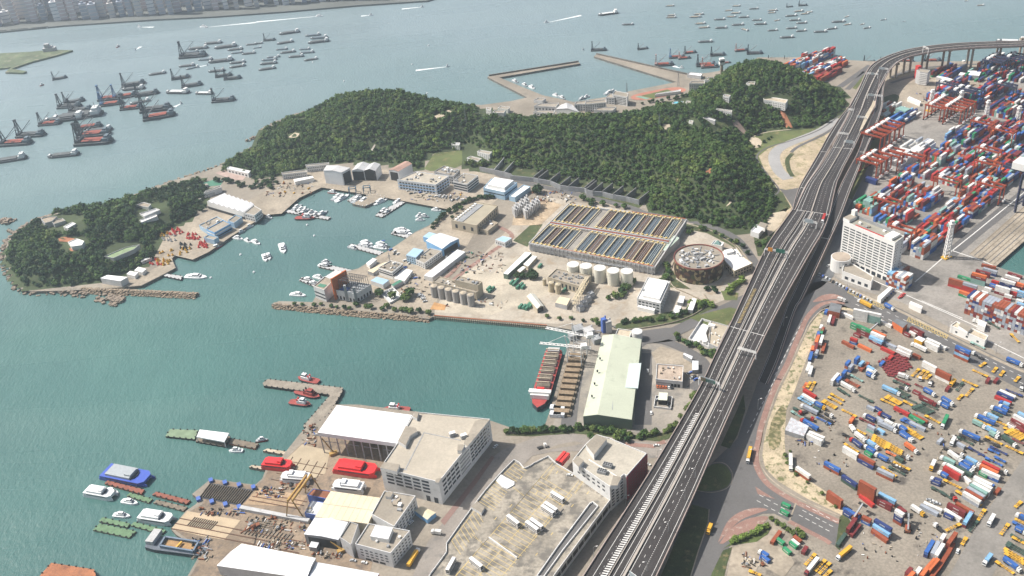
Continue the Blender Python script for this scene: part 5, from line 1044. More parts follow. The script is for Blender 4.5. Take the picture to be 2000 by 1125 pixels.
# grey buttress walls below the wooded hill
fins = [(170, 268), (207, 277), (300, 292), (380, 327), (445, 338), (568, 350), (582, 362), (632, 375), (708, 380), (790, 402), (890, 418), (990, 445)]
q = MB(); L_ = [(1000+x/3.99, 280+(y+35)/3.99) for x, y in [(-10, 250)]+fins]
for i in range(len(L_)-1): q.beam(P(*L_[i])+Vector((0, 0, 3)), P(*L_[i+1])+Vector((0, 0, 3)), .8, 0, 6)
tag(q.build('retaining_wall', M_steel), 'long low grey wall running under the wooded hill', 'wall')
for x, y in fins:
    a = P(1000+x/3.99, 280+(y+35)/3.99); c = P(1000+(x+78)/3.99, 280+(y-28)/3.99); q = MB(); q.beam(Vector((0, 0, 3.6)), c-a+Vector((0, 0, 3.6)), .9, 0, 7.2); o = q.build('range_wall', mat('dark_grey_concrete', (.17, .17, .17), .9, .2, .1, .1)); o.location = a
    reg(o, 'dark grey buttress wall', 'in the row under the wooded hill', 'wall', 'buttress walls')
q = MB(); pl = [P(x, y, ZL+3) for x, y in ((937, 330), (965, 336), (985, 340), (1000, 345))]
for i in range(3): q.beam(pl[i], pl[i+1], .8, 0, 6)
q.beam(pl[1], P(985, 312, ZL+3), .9, 0, 6); q.beam(pl[2], P(1005, 318, ZL+3), .9, 0, 6); tag(q.build('retaining_wall', M_steel), 'short grey wall with two fins left of the buttress row', 'wall')
# naval dockyard halls
shed('tall grey corrugated ship hall with a dark opening, leftmost at the head of the basin', 'ship hall', [(631.6, 333), (638, 323), (684, 328), (667, 337)], 17, 1.5, M_metalw, M_mroof, 'ship_hall', .5, (2, .85, .1, .9))
h2 = shed('double gabled open ship hall between the two closed ship halls', 'ship hall', [(686.7, 333), (698, 319.5), (722, 320), (711, 333)], 13, 2.5, M_metalw, M_mroof, 'ship_hall', .5, (3, .9, .05, .95))
q = MB(); A1, B1, C1, D1 = [P(x, y, ZL+13) for x, y in ((711, 333), (722, 320), (743, 320.5), (733, 334))]; r0 = A1.lerp(D1, .5)+Vector((0, 0, 2.5)); r1 = B1.lerp(C1, .5)+Vector((0, 0, 2.5)); q.face([A1, B1, r1, r0]); q.face([r0, r1, C1, D1]); q.build('roof', M_mroof, h2, tuple(h2.location))
q = MB(); dn = Vector((0, 0, -13)); q.face([C1+dn, D1+dn, D1, C1]); q.face([B1+dn, C1+dn, C1, r1, B1]); q.build('wall', M_metalw, h2, tuple(h2.location)); q = MB(); q.face([A1+dn*.95, D1+dn*.95, D1, r0, A1]); q.build('door_opening', M_dark, h2, tuple(h2.location))
shed('narrow grey ship hall with reddish stained roof and dark doorway', 'ship hall', [(759.4, 332), (790.7, 315), (804.5, 320), (778, 335)], 13, 1.5, M_metalw, M_rroof, 'ship_hall', .5, (3, .85, .1, .9))
for lab, r, h in (('long white two storey barrack, upper of two behind the dockyard', [(597, 322.5), (643, 318.5), (643, 321.5), (598, 326.5)], 7), ('long white two storey barrack, lower of two behind the dockyard', [(550, 338), (598, 332.5), (599, 336.5), (551, 342)], 6)):
    B = Bld(lab, 'barrack', r, h, M_wall, M_roofc, 'barrack'); B.wins(2, 2, 12, .5, .45).end()
long_roof('long plain white shed on the left of the dockyard apron', [(573, 350), (610, 343.5), (613, 347), (576, 355)], 5)
B = Bld('large pale blue and white three storey workshop facing the boat piers', 'workshop', [(775.7, 352), (851, 362), (877, 345), (813, 336)], 12, M_metalw, mat('blue_bldg_roof', (.42, .38, .31), .9, .2, .1, .1))
B.wins(0, 3, 12, .7, .5).wins(1, 3, 5, .7, .5).band(0, 3.6, 4.4, M_bluew).band(0, 7.6, 8.4, M_bluew).band(1, 3.6, 4.4, M_bluew).band(1, 7.6, 8.4, M_bluew).kit(16, 1, 3, 21).end()
B = Bld('grey office with roof equipment behind the pale blue workshop', 'office', [(848, 336), (886, 345), (898, 333), (868, 325)], 11, M_greyw, M_roofc); B.kit(12, 1.5, 4, 22).wins(0, 3, 8, .7, .5).wins(1, 3, 3, .7, .5).rbox(.5, .5, 3, 3, 5, M_white).end()
B = Bld('four storey office with dark window bands near the sports hall', 'office', [(885, 355), (912, 361), (934, 344), (906, 339)], 10, M_wall, M_roofc)
for k in range(3): B.band(0, 1.2+3.1*k, 2.9+3.1*k); B.band(1, 1.2+3.1*k, 2.9+3.1*k)
B.kit(8, 1, 2.5, 23).end()
B = Bld('pale blue sports hall with a raised white roof', 'sports hall', [(944, 368), (985, 377), (1010, 358), (960, 350)], 9, M_metalb, M_white); B.band(0, 5, 6.2).band(1, 5, 6.2).rpoly([(952, 360), (985, 366.5), (1003, 352), (966, 346)], 4, M_white, 'raised_roof', M_roofw).end()
B = Bld('long low pale blue annex right of the sports hall', 'annex', [(994, 384), (1006, 387), (1036, 366), (1022, 362)], 5, M_metalb, M_white); B.end()
shed('pale blue hangar with grey roof on the right quay of the basin', 'hangar', [(832, 470), (863, 486), (896, 466), (860, 455)], 9, 1.5, M_bluew, M_metalw, 'hangar', .5, (1, .7, .1, .9))
B = Bld('low pale blue shed touching the left of the blue hangar', 'shed', [(826, 462), (845, 468), (856, 458), (838, 453)], 6, M_bluew, M_metalb, par=0); B.end()
B = Bld('pale blue three storey naval office with a plain roof near the hangar', 'office', [(793, 498), (812, 503), (827, 488), (808, 484)], 9, M_metalb, M_metalb, par=0); B.wins(0, 3, 4, .4, .5).wins(1, 3, 4, .6, .5).end()
B = Bld('white two storey block attached to the pale blue naval office', 'office', [(812, 508), (829, 516), (863, 491), (840, 486)], 6, M_wall, M_roofc); B.wins(1, 2, 8, .6, .4).wins(0, 2, 4, .5, .4).kit(5, 1, 2, 31).end()
long_roof('long white gabled store beside the brick road in the naval yard', [(828, 538), (844, 542), (909, 492), (893.5, 487)], 5, M_wall, M_metalw, 'store')
B = Bld('white control building with wrap around windows and a tall mast', 'control building', [(739, 524), (766, 533), (787, 516), (763, 510)], 8, M_white, M_roofc); B.band(0, 3.6, 5).band(1, 3.6, 5).band(0, 6.2, 7.2).band(1, 6.2, 7.2).kit(9, 1, 2.5, 33)
q = MB(); v = P(763, 519, ZL+8); q.beam(v, v+Vector((0, 0, 15)), .5); q.beam(v+Vector((-2, 0, 10)), v+Vector((2, 0, 10)), .3); q.box(tuple(v+Vector((0, 0, 11))), (2, .6, 1)); q.build('mast', M_steel, B.o, B.off); B.end()
long_roof('white sloping canopy right of the control building', [(769, 543), (790, 549), (806, 528), (789, 524)], 4)
long_roof('pale blue roofed hut below the control building', [(723.7, 548), (736, 540.4), (760, 547), (748, 556)], 5, M_wall, M_metalb, 'hut')
long_roof('narrow green roofed hut beside round trees in the naval yard', [(764, 556), (768, 559), (786, 549), (781, 546)], 4, M_wall, M_green, 'hut')
long_roof('white boat store on the basin quay', [(715, 514), (728, 504), (736, 506.4), (721.5, 518.5)], 4, M_white, M_white, 'boat_store')
long_roof('long beige sunshade on the quay left of the control building', [(718, 529), (749, 513), (758, 511), (729, 533)], 4, M_steel, M_cream, 'sunshade')
# unfinished building with orange wall
B = Bld('white training building under construction with a bare steel frame on top', 'building', [(652, 567), (694, 575.6), (725, 557), (683, 550)], 9.5, M_wall, mat('wet_roof', (.35, .37, .38), .6, .3, .3, .2)); B.wins(0, 1, 6, .5, .8, (.02, .5), m=M_dark).wins(1, 1, 5, .5, .8, (.02, .5), m=M_dark).rbox(.3, .3, 9, 6, .5, M_blue)
q = MB()
for i in range(9):
    for j in range(4):
        p = B.uv(.15+i*.1, .2+j*.24); q.beam(p, p+Vector((0, 0, 11)), .35)
        if i: q.beam(B.uv(.05+i*.1, .2+j*.24)+Vector((0, 0, 11)), p+Vector((0, 0, 11)), .3)
        if j: q.beam(B.uv(.15+i*.1, .2+(j-1)*.24)+Vector((0, 0, 11)), p+Vector((0, 0, 11)), .3)
q.build('steel_frame', mat('dark_steel', (.10, .10, .11), .6), B.o, B.off)
q = MB(); a, c = P(655, 586), P(684, 568); q.beam(a+Vector((0, 0, 12)), c+Vector((0, 0, 12)), 1.4, 0, 24); q.build('orange_wall', mat('burnt_orange', (.50, .12, .03), .7, .1, .1, .05), B.o, B.off)
for f in (.02, .9): p = B.uv(f*.9+.55 if f < .5 else 1, 0); q = MB(); q.box((p.x, p.y, ZL), (2.4, 2.4, 18)); q.build('tower_leg', M_steel, B.o, B.off)
B.end()
B = Bld('white stepped block with grey pillars left of the orange wall', 'building', [(612, 560), (635, 541), (652, 548), (633, 568)], 13, M_wall, M_conc2); B.band(0, 3, 5, M_steel).band(3, 3, 4.5).band(3, 7, 8.5).rbox(.3, .5, 5, 8, .3, M_green).end()
B = Bld('tall white stair block behind the orange wall', 'building', [(636, 540), (655, 528), (668, 532), (650, 545)], 14, M_white, M_white, par=.3); B.end()
q = MB(); pts = [P(x, y, ZL+1) for x, y in ((744, 573), (768, 563), (785, 579), (762, 592))]
for i in range(4): q.beam(pts[i], pts[(i+1) % 4], .8, 0, 2)
for f in (.3, .6): q.beam(pts[0].lerp(pts[1], f), pts[3].lerp(pts[2], f), .5, 0, 1)
q.face([tuple(p+Vector((0, 0, -.9))) for p in pts][::-1]); tag(q.build('open_basin', M_wall), 'open walled concrete basin between round trees on the point', 'basin')
# left quay buildings
w6 = thing('saw_roof_hall', 'long white hall with a ridged saw tooth roof on the left quay', 'hall', P(458, 408)); A1, B1, C1, D1 = [P(x, y, ZL+9) for x, y in ((404, 394), (475, 415), (496, 399), (437, 379))]; q = MB(); dn = Vector((0, 0, -9))
for x, y in ((A1, B1), (B1, C1), (C1, D1), (D1, A1)): q.face([x+dn, y+dn, y, x])
q.build('wall', M_white, w6, tuple(w6.location)); q = MB()
for i in range(7):
    f0, f1 = i/7, (i+1)/7; a, c, d, e = A1.lerp(B1, f0), A1.lerp(B1, f1), D1.lerp(C1, f1), D1.lerp(C1, f0); up = Vector((0, 0, 2.2)); m0, m1 = a.lerp(c, .35)+up, e.lerp(d, .35)+up
    q.face([a, m0, m1, e]); q.face([m0, c, d, m1]); q.face([a, c, m0]); q.face([d, e, m1])
q.build('roof', M_roofw, w6, tuple(w6.location)); q = MB(); q.beam(A1+Vector((0, -.3, -7.5)), B1+Vector((0, -.3, -7.5)), .5, 0, 3); q.build('door_opening', M_dark, w6, tuple(w6.location))
B = Bld('white office wing at the right end of the saw tooth hall', 'office', [(477, 417), (497, 422), (511, 411), (496, 402)], 8, M_wall, M_roofc); B.wins(0, 2, 4, .6, .4).wins(1, 2, 4, .6, .4).end()
B = Bld('pale blue quay office with flat brown roof, left of two', 'office', [(389, 441), (408, 453), (442, 434), (424, 424)], 5, M_metalb, M_roofc); B.kit(12, .8, 1.8, 41).band(1, 1.5, 3).end()
B = Bld('pale blue two storey quay office beside the brick quay', 'office', [(403, 449), (419, 456), (451, 438), (436, 431)], 7, M_bluew, M_roofc); B.band(0, 4, 5.5, M_white).band(1, 4, 5.5, M_white).band(1, 1, 2.5).end()
B = Bld('small pale blue block at the right end of the quay offices', 'office', [(445, 432), (457, 437), (473, 425), (460, 421)], 6, M_metalb, M_roofc); B.end()
B = Bld('small flat roofed pale blue hut by the red buoys', 'hut', [(398, 465), (418, 470), (427, 464), (407, 460)], 5, M_metalb, M_roofc); B.end()
long_roof('white boxy store near the rocky breakwater', [(196, 543), (235, 549), (249, 541), (210, 537)], 7, M_wall, M_roofw, 'store')
long_roof('small white hut left of two on the lower left quay', [(247, 535), (263, 539), (270, 532), (254, 529)], 4, M_white, M_white, 'hut'); long_roof('small white hut right of two on the lower left quay', [(262, 528), (278, 532), (286, 525), (270, 521)], 4, M_white, M_white, 'hut')
long_roof('long white lorry shed along the curved quay road', [(274, 507), (276, 511), (296, 503), (293, 500)], 3.5, M_white, M_white, 'shed')
B = Bld('white courtyard building with dark windows on the shore strip', 'building', [(443, 330), (448, 326), (490, 335), (485, 340)], 5, M_white, M_roofw); B.wins(3, 1, 6, .5, .5).end()
sheet('court', [(420, 338), (440, 331), (482, 342), (474, 352), (455, 351)], mat('red_court', (.4, .3, .26), .9), 3); sheet('court', [(396, 357), (420, 350), (437, 353), (430, 362), (405, 364)], M_green, 3)
# hillside buildings
def hb(label, roof, h, cat='building', wall=None, rf=None, rows=None, base=None, which=0):
    cx = sum(p[0] for p in roof)/len(roof); cy = sum(p[1] for p in roof)/len(roof)+h*1.2
    v = PH(cx, cy, which); B = Bld(label, cat, roof, h, wall or M_white, rf or M_roofc, base=max(0, v.z-ZL-1.5))
    for r in rows or []: B.wins(*r)
    return B.end()
hb('four storey white block with windows at the edge of the sports field', [(932, 297), (938, 294), (961, 298), (956, 303)], 8, rows=[(2, 4, 3, .5, .4), (3, 4, 6, .4, .4)]); hb('smaller white block below the four storey block by the sports field', [(912, 309), (920, 306), (941, 311), (934, 316)], 5, rows=[(3, 2, 6, .4, .4)])
hb('grey house at the head of the sports field', [(882, 283), (884, 279), (899, 280), (897, 285)], 6, rows=[(3, 3, 4, .5, .4)], rf=M_mroof)
hb('large white house with arched windows high on the right hill', [(1490, 190), (1515, 192), (1539, 196), (1534, 203), (1508, 198), (1492, 196)], 9, 'house', rows=[(3, 3, 7, .4, .4), (4, 3, 5, .4, .4)], rf=M_sand)
hb('white cube house among trees on the right hill', [(1412, 188), (1415, 185), (1427, 187), (1424, 191)], 9, 'house', M_wall, rows=[(3, 3, 3, .6, .4)])
hb('pale hut near the top of the right hill', [(1457, 164), (1463, 160), (1475, 161), (1473, 167)], 4); hb('long low white barrack upper on the wooded slope', [(1398, 215), (1400, 213), (1430, 217), (1429, 220)], 5, 'barrack', rows=[(3, 1, 8, .4, .4)]); hb('long low grey barrack lower on the wooded slope', [(1370, 230), (1373, 227), (1398, 235), (1396, 238)], 4, 'barrack', M_greyw, M_mroof)
hb('small pinkish house by the green clearing', [(1345, 239), (1347, 236), (1354, 237), (1353, 241)], 4, 'house'); hb('pale terrace with turquoise pool on the wooded slope', [(1312, 203), (1317, 199), (1335, 199), (1332, 206)], 3, 'pool terrace', M_white, mat('pool_blue', (.15, .5, .6), .2)); hb('white villa beside the turquoise pool', [(1339, 201), (1341, 198), (1350, 199), (1350, 203)], 4, 'house')
hb('white cube tower building at the edge of the left hill', [(949, 214), (951, 211), (960, 212), (958, 216)], 9, rows=[(3, 3, 3, .3, .3)]); hb('wide white building right of the white cube tower', [(962, 221), (966, 217), (988, 216), (984, 222)], 6); hb('pale flat roofed house by the white cube tower', [(972, 212), (978, 208), (996, 210), (992, 215)], 5)
hb('white ruin like house on the left headland', [(80, 428), (94, 424), (112, 424), (102, 433), (88, 437)], 7, 'house', M_greyw, M_conc2, [(4, 2, 3, .4, .4)], which=1); hb('grey stone house right of the white ruin', [(100, 432), (122, 427), (128, 432), (106, 439)], 6, 'house', M_greyw, M_roofc, which=1); hb('white roofed villa with orange terrace on the headland', [(124, 444), (141, 435), (149, 438), (133, 447)], 5, 'house', M_white, M_roofw, which=1)
hb('white tiled house in a red earth clearing on the headland', [(133, 474), (150, 467), (165, 472), (160, 480), (140, 483)], 5, 'house', M_white, M_white, which=1); hb('old stone building with mossy green roof on the headland', [(204, 502), (246, 484), (273, 479), (262, 488), (222, 505)], 4, 'building', M_greyw, mat('mossy_roof', (.25, .33, .18), .9, .25, .1, .2), which=1)
hb('long pale roofed house, upper of two near the quay wood', [(273, 418), (305, 408), (313, 411), (282, 424)], 5, 'house', M_wall, M_mroof, which=1); hb('thin white roofed house, lower of two near the quay wood', [(273, 431), (305, 420), (308, 423), (276, 436)], 4, 'house', M_wall, M_white, which=1); hb('white house at the top of the headland wood', [(266, 402), (280, 396), (295, 400), (290, 406)], 5, 'house', M_wall, M_conc2, which=1)
slope_patch('bare_slope', [(114, 466), (130, 463), (150, 468), (140, 474), (116, 472)], M_redsoil, .6, 1); slope_patch('bare_slope', [(135, 486), (160, 482), (162, 488), (138, 492)], M_redsoil, .6, 1)
# ruined village blocks on the shore strip
for i, (x, y) in enumerate(((345, 378), (362, 372), (380, 368), (398, 362), (352, 388), (370, 384), (390, 378), (345, 398), (365, 394), (384, 390), (330, 402), (312, 386), (300, 380), (410, 378))):
    B = Bld(None, 'hut', [(x-8, y+1), (x+5, y-4), (x+9, y-2), (x-4, y+3.5)], 3.2, M_greyw, M_roofc, 'village_hut', par=.2, group='grey huts on the shore strip'); B.end(); reg(B.o, 'grey flat roofed hut', 'in the old village on the shore strip')
B = Bld('white two storey house at the village end of the shore strip', 'house', [(398, 378), (402, 374), (432, 363), (432, 367)], 6, M_wall, M_roofc); B.wins(0, 2, 5, .5, .4).end()
# barracks by the far basin
def fb(label, r, h, rows, cat='barrack', wall=None, rf=None, n='barrack'):
    B = Bld(label, cat, r, h, wall or M_wall, rf or M_roofc, n)
    for x in rows: B.wins(*x)
    return B.end()
fb('tall white barrack nearest the far harbour basin', [(1196, 186), (1201, 178), (1227, 183), (1225, 191)], 12, [(3, 5, 3, .6, .4), (2, 5, 5, .6, .4)][0:1]+[(3, 5, 4, .6, .4)]); fb('white barrack with gallery windows, middle of the far row', [(1142, 205), (1144, 199), (1184, 195), (1184, 201)], 10, [(3, 4, 9, .6, .5)]); fb('grey white barrack, left of the far row', [(1122, 205), (1125, 200), (1150, 196), (1144, 204)], 9, [(3, 3, 4, .6, .5)])
fb('white hall attached to the tall barrack', [(1183, 191), (1190, 184), (1205, 184), (1200, 192)], 9, [(3, 3, 3, .6, .4)]); fb('white office by the jetty root', [(1346, 164), (1350, 160), (1376, 158), (1377, 164)], 10, [(3, 4, 8, .6, .4)]); fb('small grey sheds row beyond the white jetty office', [(1376, 157), (1382, 152), (1398, 152), (1394, 158)], 5, [])
shed('arched white drill hall at the far barracks', 'drill hall', [(1086, 213), (1095, 205), (1118, 205), (1132, 219)], 8, 3, M_wall, M_mroof, 'drill_hall', .5); fb('long flat grey building left of the drill hall', [(1043, 208), (1055, 203), (1092, 202), (1085, 210)], 6, [(3, 1, 6, .5, .4)]); fb('white low block in front of the drill hall', [(1041, 219), (1050, 216), (1084, 217), (1080, 223)], 4, [(3, 1, 6, .5, .4)]); fb('white canopy by the sports ground corner', [(1342, 146), (1347, 142), (1372, 144), (1369, 150)], 4, [], 'canopy', M_greyw, M_roofw, 'canopy')
fb('low white block with courts right of the drill hall', [(1160, 216), (1168, 211), (1204, 210), (1196, 217)], 4, []); fb('small grey store at the left end of the barracks', [(1042, 196), (1052, 192), (1066, 193), (1060, 198)], 4, [])
sheet('running_track', smooth([(1232, 189), (1246, 183), (1310, 171), (1335, 172), (1338, 178), (1310, 186), (1262, 195), (1236, 194), (1232, 189)], 3), mat('red_track', (.4, .17, .12), .9), 2); sheet('pitch', [(1252, 187), (1304, 174.5), (1312, 178), (1276, 193)], M_grass, 3); sheet('pitch', [(1240, 189), (1250, 187), (1270, 192), (1262, 194)], mat('court_green', (.2, .33, .25), .9), 3)
fb('long white spectator stand beside the grass pitch', [(1279, 186), (1282, 184), (1330, 176), (1329, 179)], 3, [], 'stand', M_white, M_roofw, 'stand')
o = thing('control_tower', 'slim concrete control tower with a white square cabin on the far hill', 'tower', PH(1409, 150)); q = MB(); q.cyl((0, 0, -3), 2.4, 21, 12, r2=2); q.build('shaft', M_conc2, o); q = MB(); q.box((0, 0, 18), (7, 7, 3.6)); q.box((0, 0, 24), (6.5, 6.5, 2.5)); q.build('cabin', M_white, o); q = MB(); q.box((0, 0, 21.6), (6.6, 6.6, 2.4)); q.build('window_band', M_glass, o); q = MB(); q.beam((0, 0, 26), (0, 0, 31), .2); q.build('aerial', M_steel, o)
def mast(px, py, h, label, which=0):
    v = PH(px, py, which); o = thing('lattice_mast', label, 'mast', v); q = MB()
    for s, t in ((-1, -1), (1, -1), (1, 1), (-1, 1)): q.beam((s*1.2, t*1.2, -2), (s*.3, t*.3, h), .22)
    k = int(h/2.5)
    for i in range(k):
        z = i*h/k; r0 = 1.2-.9*z/h; r1 = 1.2-.9*(z+h/k)/h; q.beam((-r0, -r0, z), (r1, -r1, z+h/k), .15); q.beam((r0, -r0, z), (-r1, -r1, z+h/k), .15)
    q.build('frame', M_steel, o)
mast(1288, 253, 20, 'white lattice mast in the woods beside the sandy patch'); mast(911, 246, 26, 'tall thin lattice mast on the saddle of the wooded hills'); mast(1225, 195, 24, 'thin mast behind the tall white barrack'); mast(1325, 168, 20, 'thin mast by the running track')
# ---------------- containers ----------------
CC = {'r': ('rust brown', (.30, .075, .035)), 'R': ('bright red', (.43, .035, .03)), 'm': ('maroon', (.19, .028, .03)), 'o': ('orange', (.60, .15, .05)), 'b': ('blue', (.04, .13, .40)), 'n': ('navy blue', (.025, .045, .16)), 'c': ('light blue', (.22, .42, .62)),
      'w': ('white', (.70, .69, .66)), 's': ('grey', (.34, .37, .42)), 'g': ('green', (.03, .25, .11)), 't': ('pale teal', (.24, .40, .36)), 'k': ('dark green', (.05, .09, .07)), 'y': ('yellow', (.68, .38, .04))}
CM = {k: mat('container_'+v[0].replace(' ', '_'), v[1], .55, .16, .25, .1, 2.5, stain=tuple(x*.7 for x in v[1]), sthr=(.58, .7)) for k, v in CC.items()}
M_cend = mat('container_fittings', (.16, .15, .15), .7)
def cont_mesh(Lc, m, c_='w'):
    b = MB(); x, y, z = Lc/2, 1.22, 2.59; s = .09
    b.box((0, 0, .12), (Lc-.2, 2.3, 2.38))
    for sx in (-1, 1):
        for sy in (-1, 1): b.box((sx*(x-.1), sy*(y-.1), 0), (.2, .2, z))
    for sy in (-1, 1):
        for zz in (.0, z-.14): b.box((0, sy*(y-.07), zz), (Lc-.4, .13, .13))
    for sx in (-1, 1): b.box((sx*(x-.07), 0, z-.14), (.13, 2.1, .13))
    n = int(Lc/1.1)
    for i in range(n):
        xx = -x+Lc*(i+.5)/n
        for sy in (-1, 1): b.box((xx, sy*1.155, .2), (.45, .06, 2.2))
        b.box((xx, 0, 2.5), (.45, 2.1, .05))
    if c_ in 'bngcm':
        for sy in (-1, 1):
            for k in range(5): b.box((-1.6+k*.8, sy*1.2, 1.5), (.55, .05, .6), 0, 2)
    b.box((x-.12, .5, .3), (.06, .05, 2.0), 0, 1); b.box((x-.12, -.5, .3), (.06, .05, 2.0), 0, 1)
    return b.mesh('shipping_container', [m, M_cend, M_line])
CMESH = {}
def cmesh(L_, c):
    k = (round(L_), c)
    if k not in CMESH: CMESH[k] = cont_mesh(L_, CM[c], c)
    return CMESH[k]
ncont = 0
def snapL(d): return 6.06 if d < 9 else 12.19
def CT(Z, rows, place):
    global ncont
    ox, oy, s = Z
    for x1, y1, x2, y2, cols in rows:
        n = len(cols); z = ZL+2.6*n; a, c = P(ox+x1/s, oy+y1/s, z), P(ox+x2/s, oy+y2/s, z); d = c-a; L_ = snapL(d.length); mid = (a+c)/2; ang = math.atan2(d.y, d.x)
        for i, ch in enumerate(cols):
            o = link('shipping_container', cmesh(L_, ch), None, (mid.x, mid.y, ZL+.1+2.6*i), ang); ncont += 1
            lvl = '' if n == 1 else ('bottom ' if i == 0 else 'top ' if i == n-1 else 'mid stack ')
            reg(o, lvl+CC[ch][0]+' container', place, 'container', 'shipping containers '+place)
ZA = (1540, 560, 7.692); ZB = (1760, 580, 8.333); ZC = (1520, 700, 7.692); ZD = (1740, 700, 7.692); ZE = (1520, 840, 7.692); ZF = (1740, 840, 7.692); ZG = (1440, 980, 6.667); ZH = (1700, 980, 6.667); ZI = (1800, 500, 9.955)
CT(ZA, [(548, 400, 585, 320, 'b'), (810, 385, 965, 450, 'w'), (1005, 335, 1175, 372, 'wwww'), (1195, 372, 1370, 412, 'tttw'), (1385, 500, 1540, 575, 'w'), (1850, 605, 2010, 690, 'mm'), (1800, 650, 1940, 720, 'w'), (1740, 680, 1830, 722, 'm')], 'at the top edge of the lorry park')
CT(ZA, [(632, 425, 600, 530, 'w'), (688, 445, 660, 545, 'm'), (500, 570, 482, 620, 'w'), (520, 612, 505, 655, 'r'), (500, 655, 490, 690, 'g'), (455, 680, 445, 715, 'b'), (455, 715, 415, 830, 'o'), (515, 725, 478, 840, 'rw'), (545, 850, 512, 960, 'r'), (425, 850, 400, 955, 'm'), (375, 870, 355, 960, 'o'), (445, 930, 405, 1015, 'bs'), (350, 980, 318, 1090, 'b')], 'along the sandy verge')
CT(ZA, [(1045, 570, 1235, 655, 'mmg'), (975, 550, 1010, 565, 'gg'), (1290, 655, 1440, 725, 'wo'), (1250, 675, 1435, 755, 'mcw'), (1225, 735, 1410, 825, 'mc'), (820, 810, 895, 845, 'r'), (900, 855, 985, 895, 'r'), (940, 762, 1030, 792, 'bR'), (1010, 700, 1060, 722, 'm'), (1060, 860, 1240, 945, 'o'), (1400, 900, 1590, 990, 'R'), (1435, 820, 1610, 900, 's'), (1645, 885, 1855, 975, 'mww'), (1625, 930, 1835, 1020, 'mw'), (1870, 1000, 1980, 1050, 'r'), (1570, 1022, 1505, 1085, 'R')], 'in the mid lorry park rows')
CT(ZC, [(470, 62, 432, 175, 'w'), (502, 120, 472, 225, 'w'), (1085, 12, 1012, 90, 'rb'), (1225, -50, 1150, 25, 'bb'), (1290, 25, 1215, 95, 'rc'), (1130, 70, 1060, 145, 'bs'), (1025, 158, 965, 235, 'bb'), (900, 225, 812, 325, 'ww'), (955, 255, 872, 340, 'wb'), (1305, 105, 1235, 165, 'r'), (1350, 62, 1312, 105, 'r'), (1600, 22, 1525, 98, 'b')], 'around the blue stack in the lorry park')
CT(ZC, [(385, 455, 570, 570, 'R'), (362, 530, 555, 640, 'w'), (510, 702, 655, 785, 'k'), (1335, 985, 1470, 1055, 'ts'), (1485, 1042, 1605, 1118, 'c'), (1345, 708, 1440, 752, 's'), (1435, 712, 1565, 790, 'n'), (1485, 872, 1572, 945, 's')], 'in the lower left lorry rows')
CT(ZD, [(485, 35, 688, 140, 'ww'), (700, 160, 895, 255, 'wrr'), (60, 722, 268, 830, 'R'), (285, 842, 505, 958, 'g'), (335, 832, 548, 945, 'r'), (285, 945, 520, 1060, 's'), (335, 470, 450, 525, 'm')], 'in the central rows of the lorry park')
CT(ZD, [(1605, 500, 1835, 600, 'n'), (1640, 470, 1870, 575, 'w'), (1585, 560, 1795, 655, 'R'), (1745, 960, 1880, 1035, 'w'), (1835, 900, 2030, 1015, 'm'), (1815, 985, 1995, 1080, 'm'), (1900, 790, 2050, 870, 'cc'), (1870, 850, 2060, 950, 'ww'), (1480, 280, 1440, 350, 'm'), (885, 400, 830, 475, 'm'), (1600, 300, 1572, 330, 'm')], 'in the right part of the lorry park')
CT(ZB, [(905, 790, 1120, 885, 'rcmb'), (425, 670, 635, 765, 'ww'), (402, 712, 608, 810, 'ww'), (205, 930, 320, 980, 'r'), (645, 785, 710, 815, 'w'), (180, 490, 350, 575, 'mm')], 'along the container port road fence')
CT(ZE, [(455, 15, 700, 115, 'ww'), (435, 50, 665, 160, 'ww'), (985, 240, 1195, 365, 'ww'), (1215, 360, 1455, 490, 'rr'), (1205, 425, 1435, 550, 'n'), (1485, 565, 1750, 690, 'rs'), (705, 470, 925, 590, 'rb'), (965, 670, 1185, 815, 'kn'), (1225, 750, 1470, 890, 'rrrrr'), (745, 905, 965, 1060, 'rrr'), (1525, 940, 1755, 1060, 'rc'), (1475, 1010, 1690, 1120, 'mm'), (275, 545, 480, 685, 'rw'), (1300, 300, 1420, 378, 'g'), (1760, 382, 1890, 462, 'k'), (1245, 970, 1420, 1110, 'R')], 'in the lower container rows')
CT(ZF, [(775, 115, 710, 180, 's'), (990, 175, 1125, 250, 's'), (1355, 455, 1655, 600, 'rR'), (1345, 510, 1615, 640, 'ro'), (1385, 585, 1620, 690, 'bw'), (1005, 545, 1190, 650, 'k'), (790, 530, 1055, 685, 'RR'), (720, 790, 640, 760, 'n'), (1225, 680, 1545, 830, 'ww'), (1250, 735, 1530, 880, 'sw'), (1240, 790, 1475, 915, 'ww'), (1200, 812, 1440, 945, 'rt'), (1165, 855, 1395, 990, 'rs'), (1120, 885, 1375, 1030, 'sr'), (1080, 915, 1360, 1080, 'sw'), (1640, 860, 1570, 940, 'r'), (1310, 600, 1480, 690, 'g'), (1095, 690, 1200, 780, 'w')], 'in the crowded right cluster of lorries')
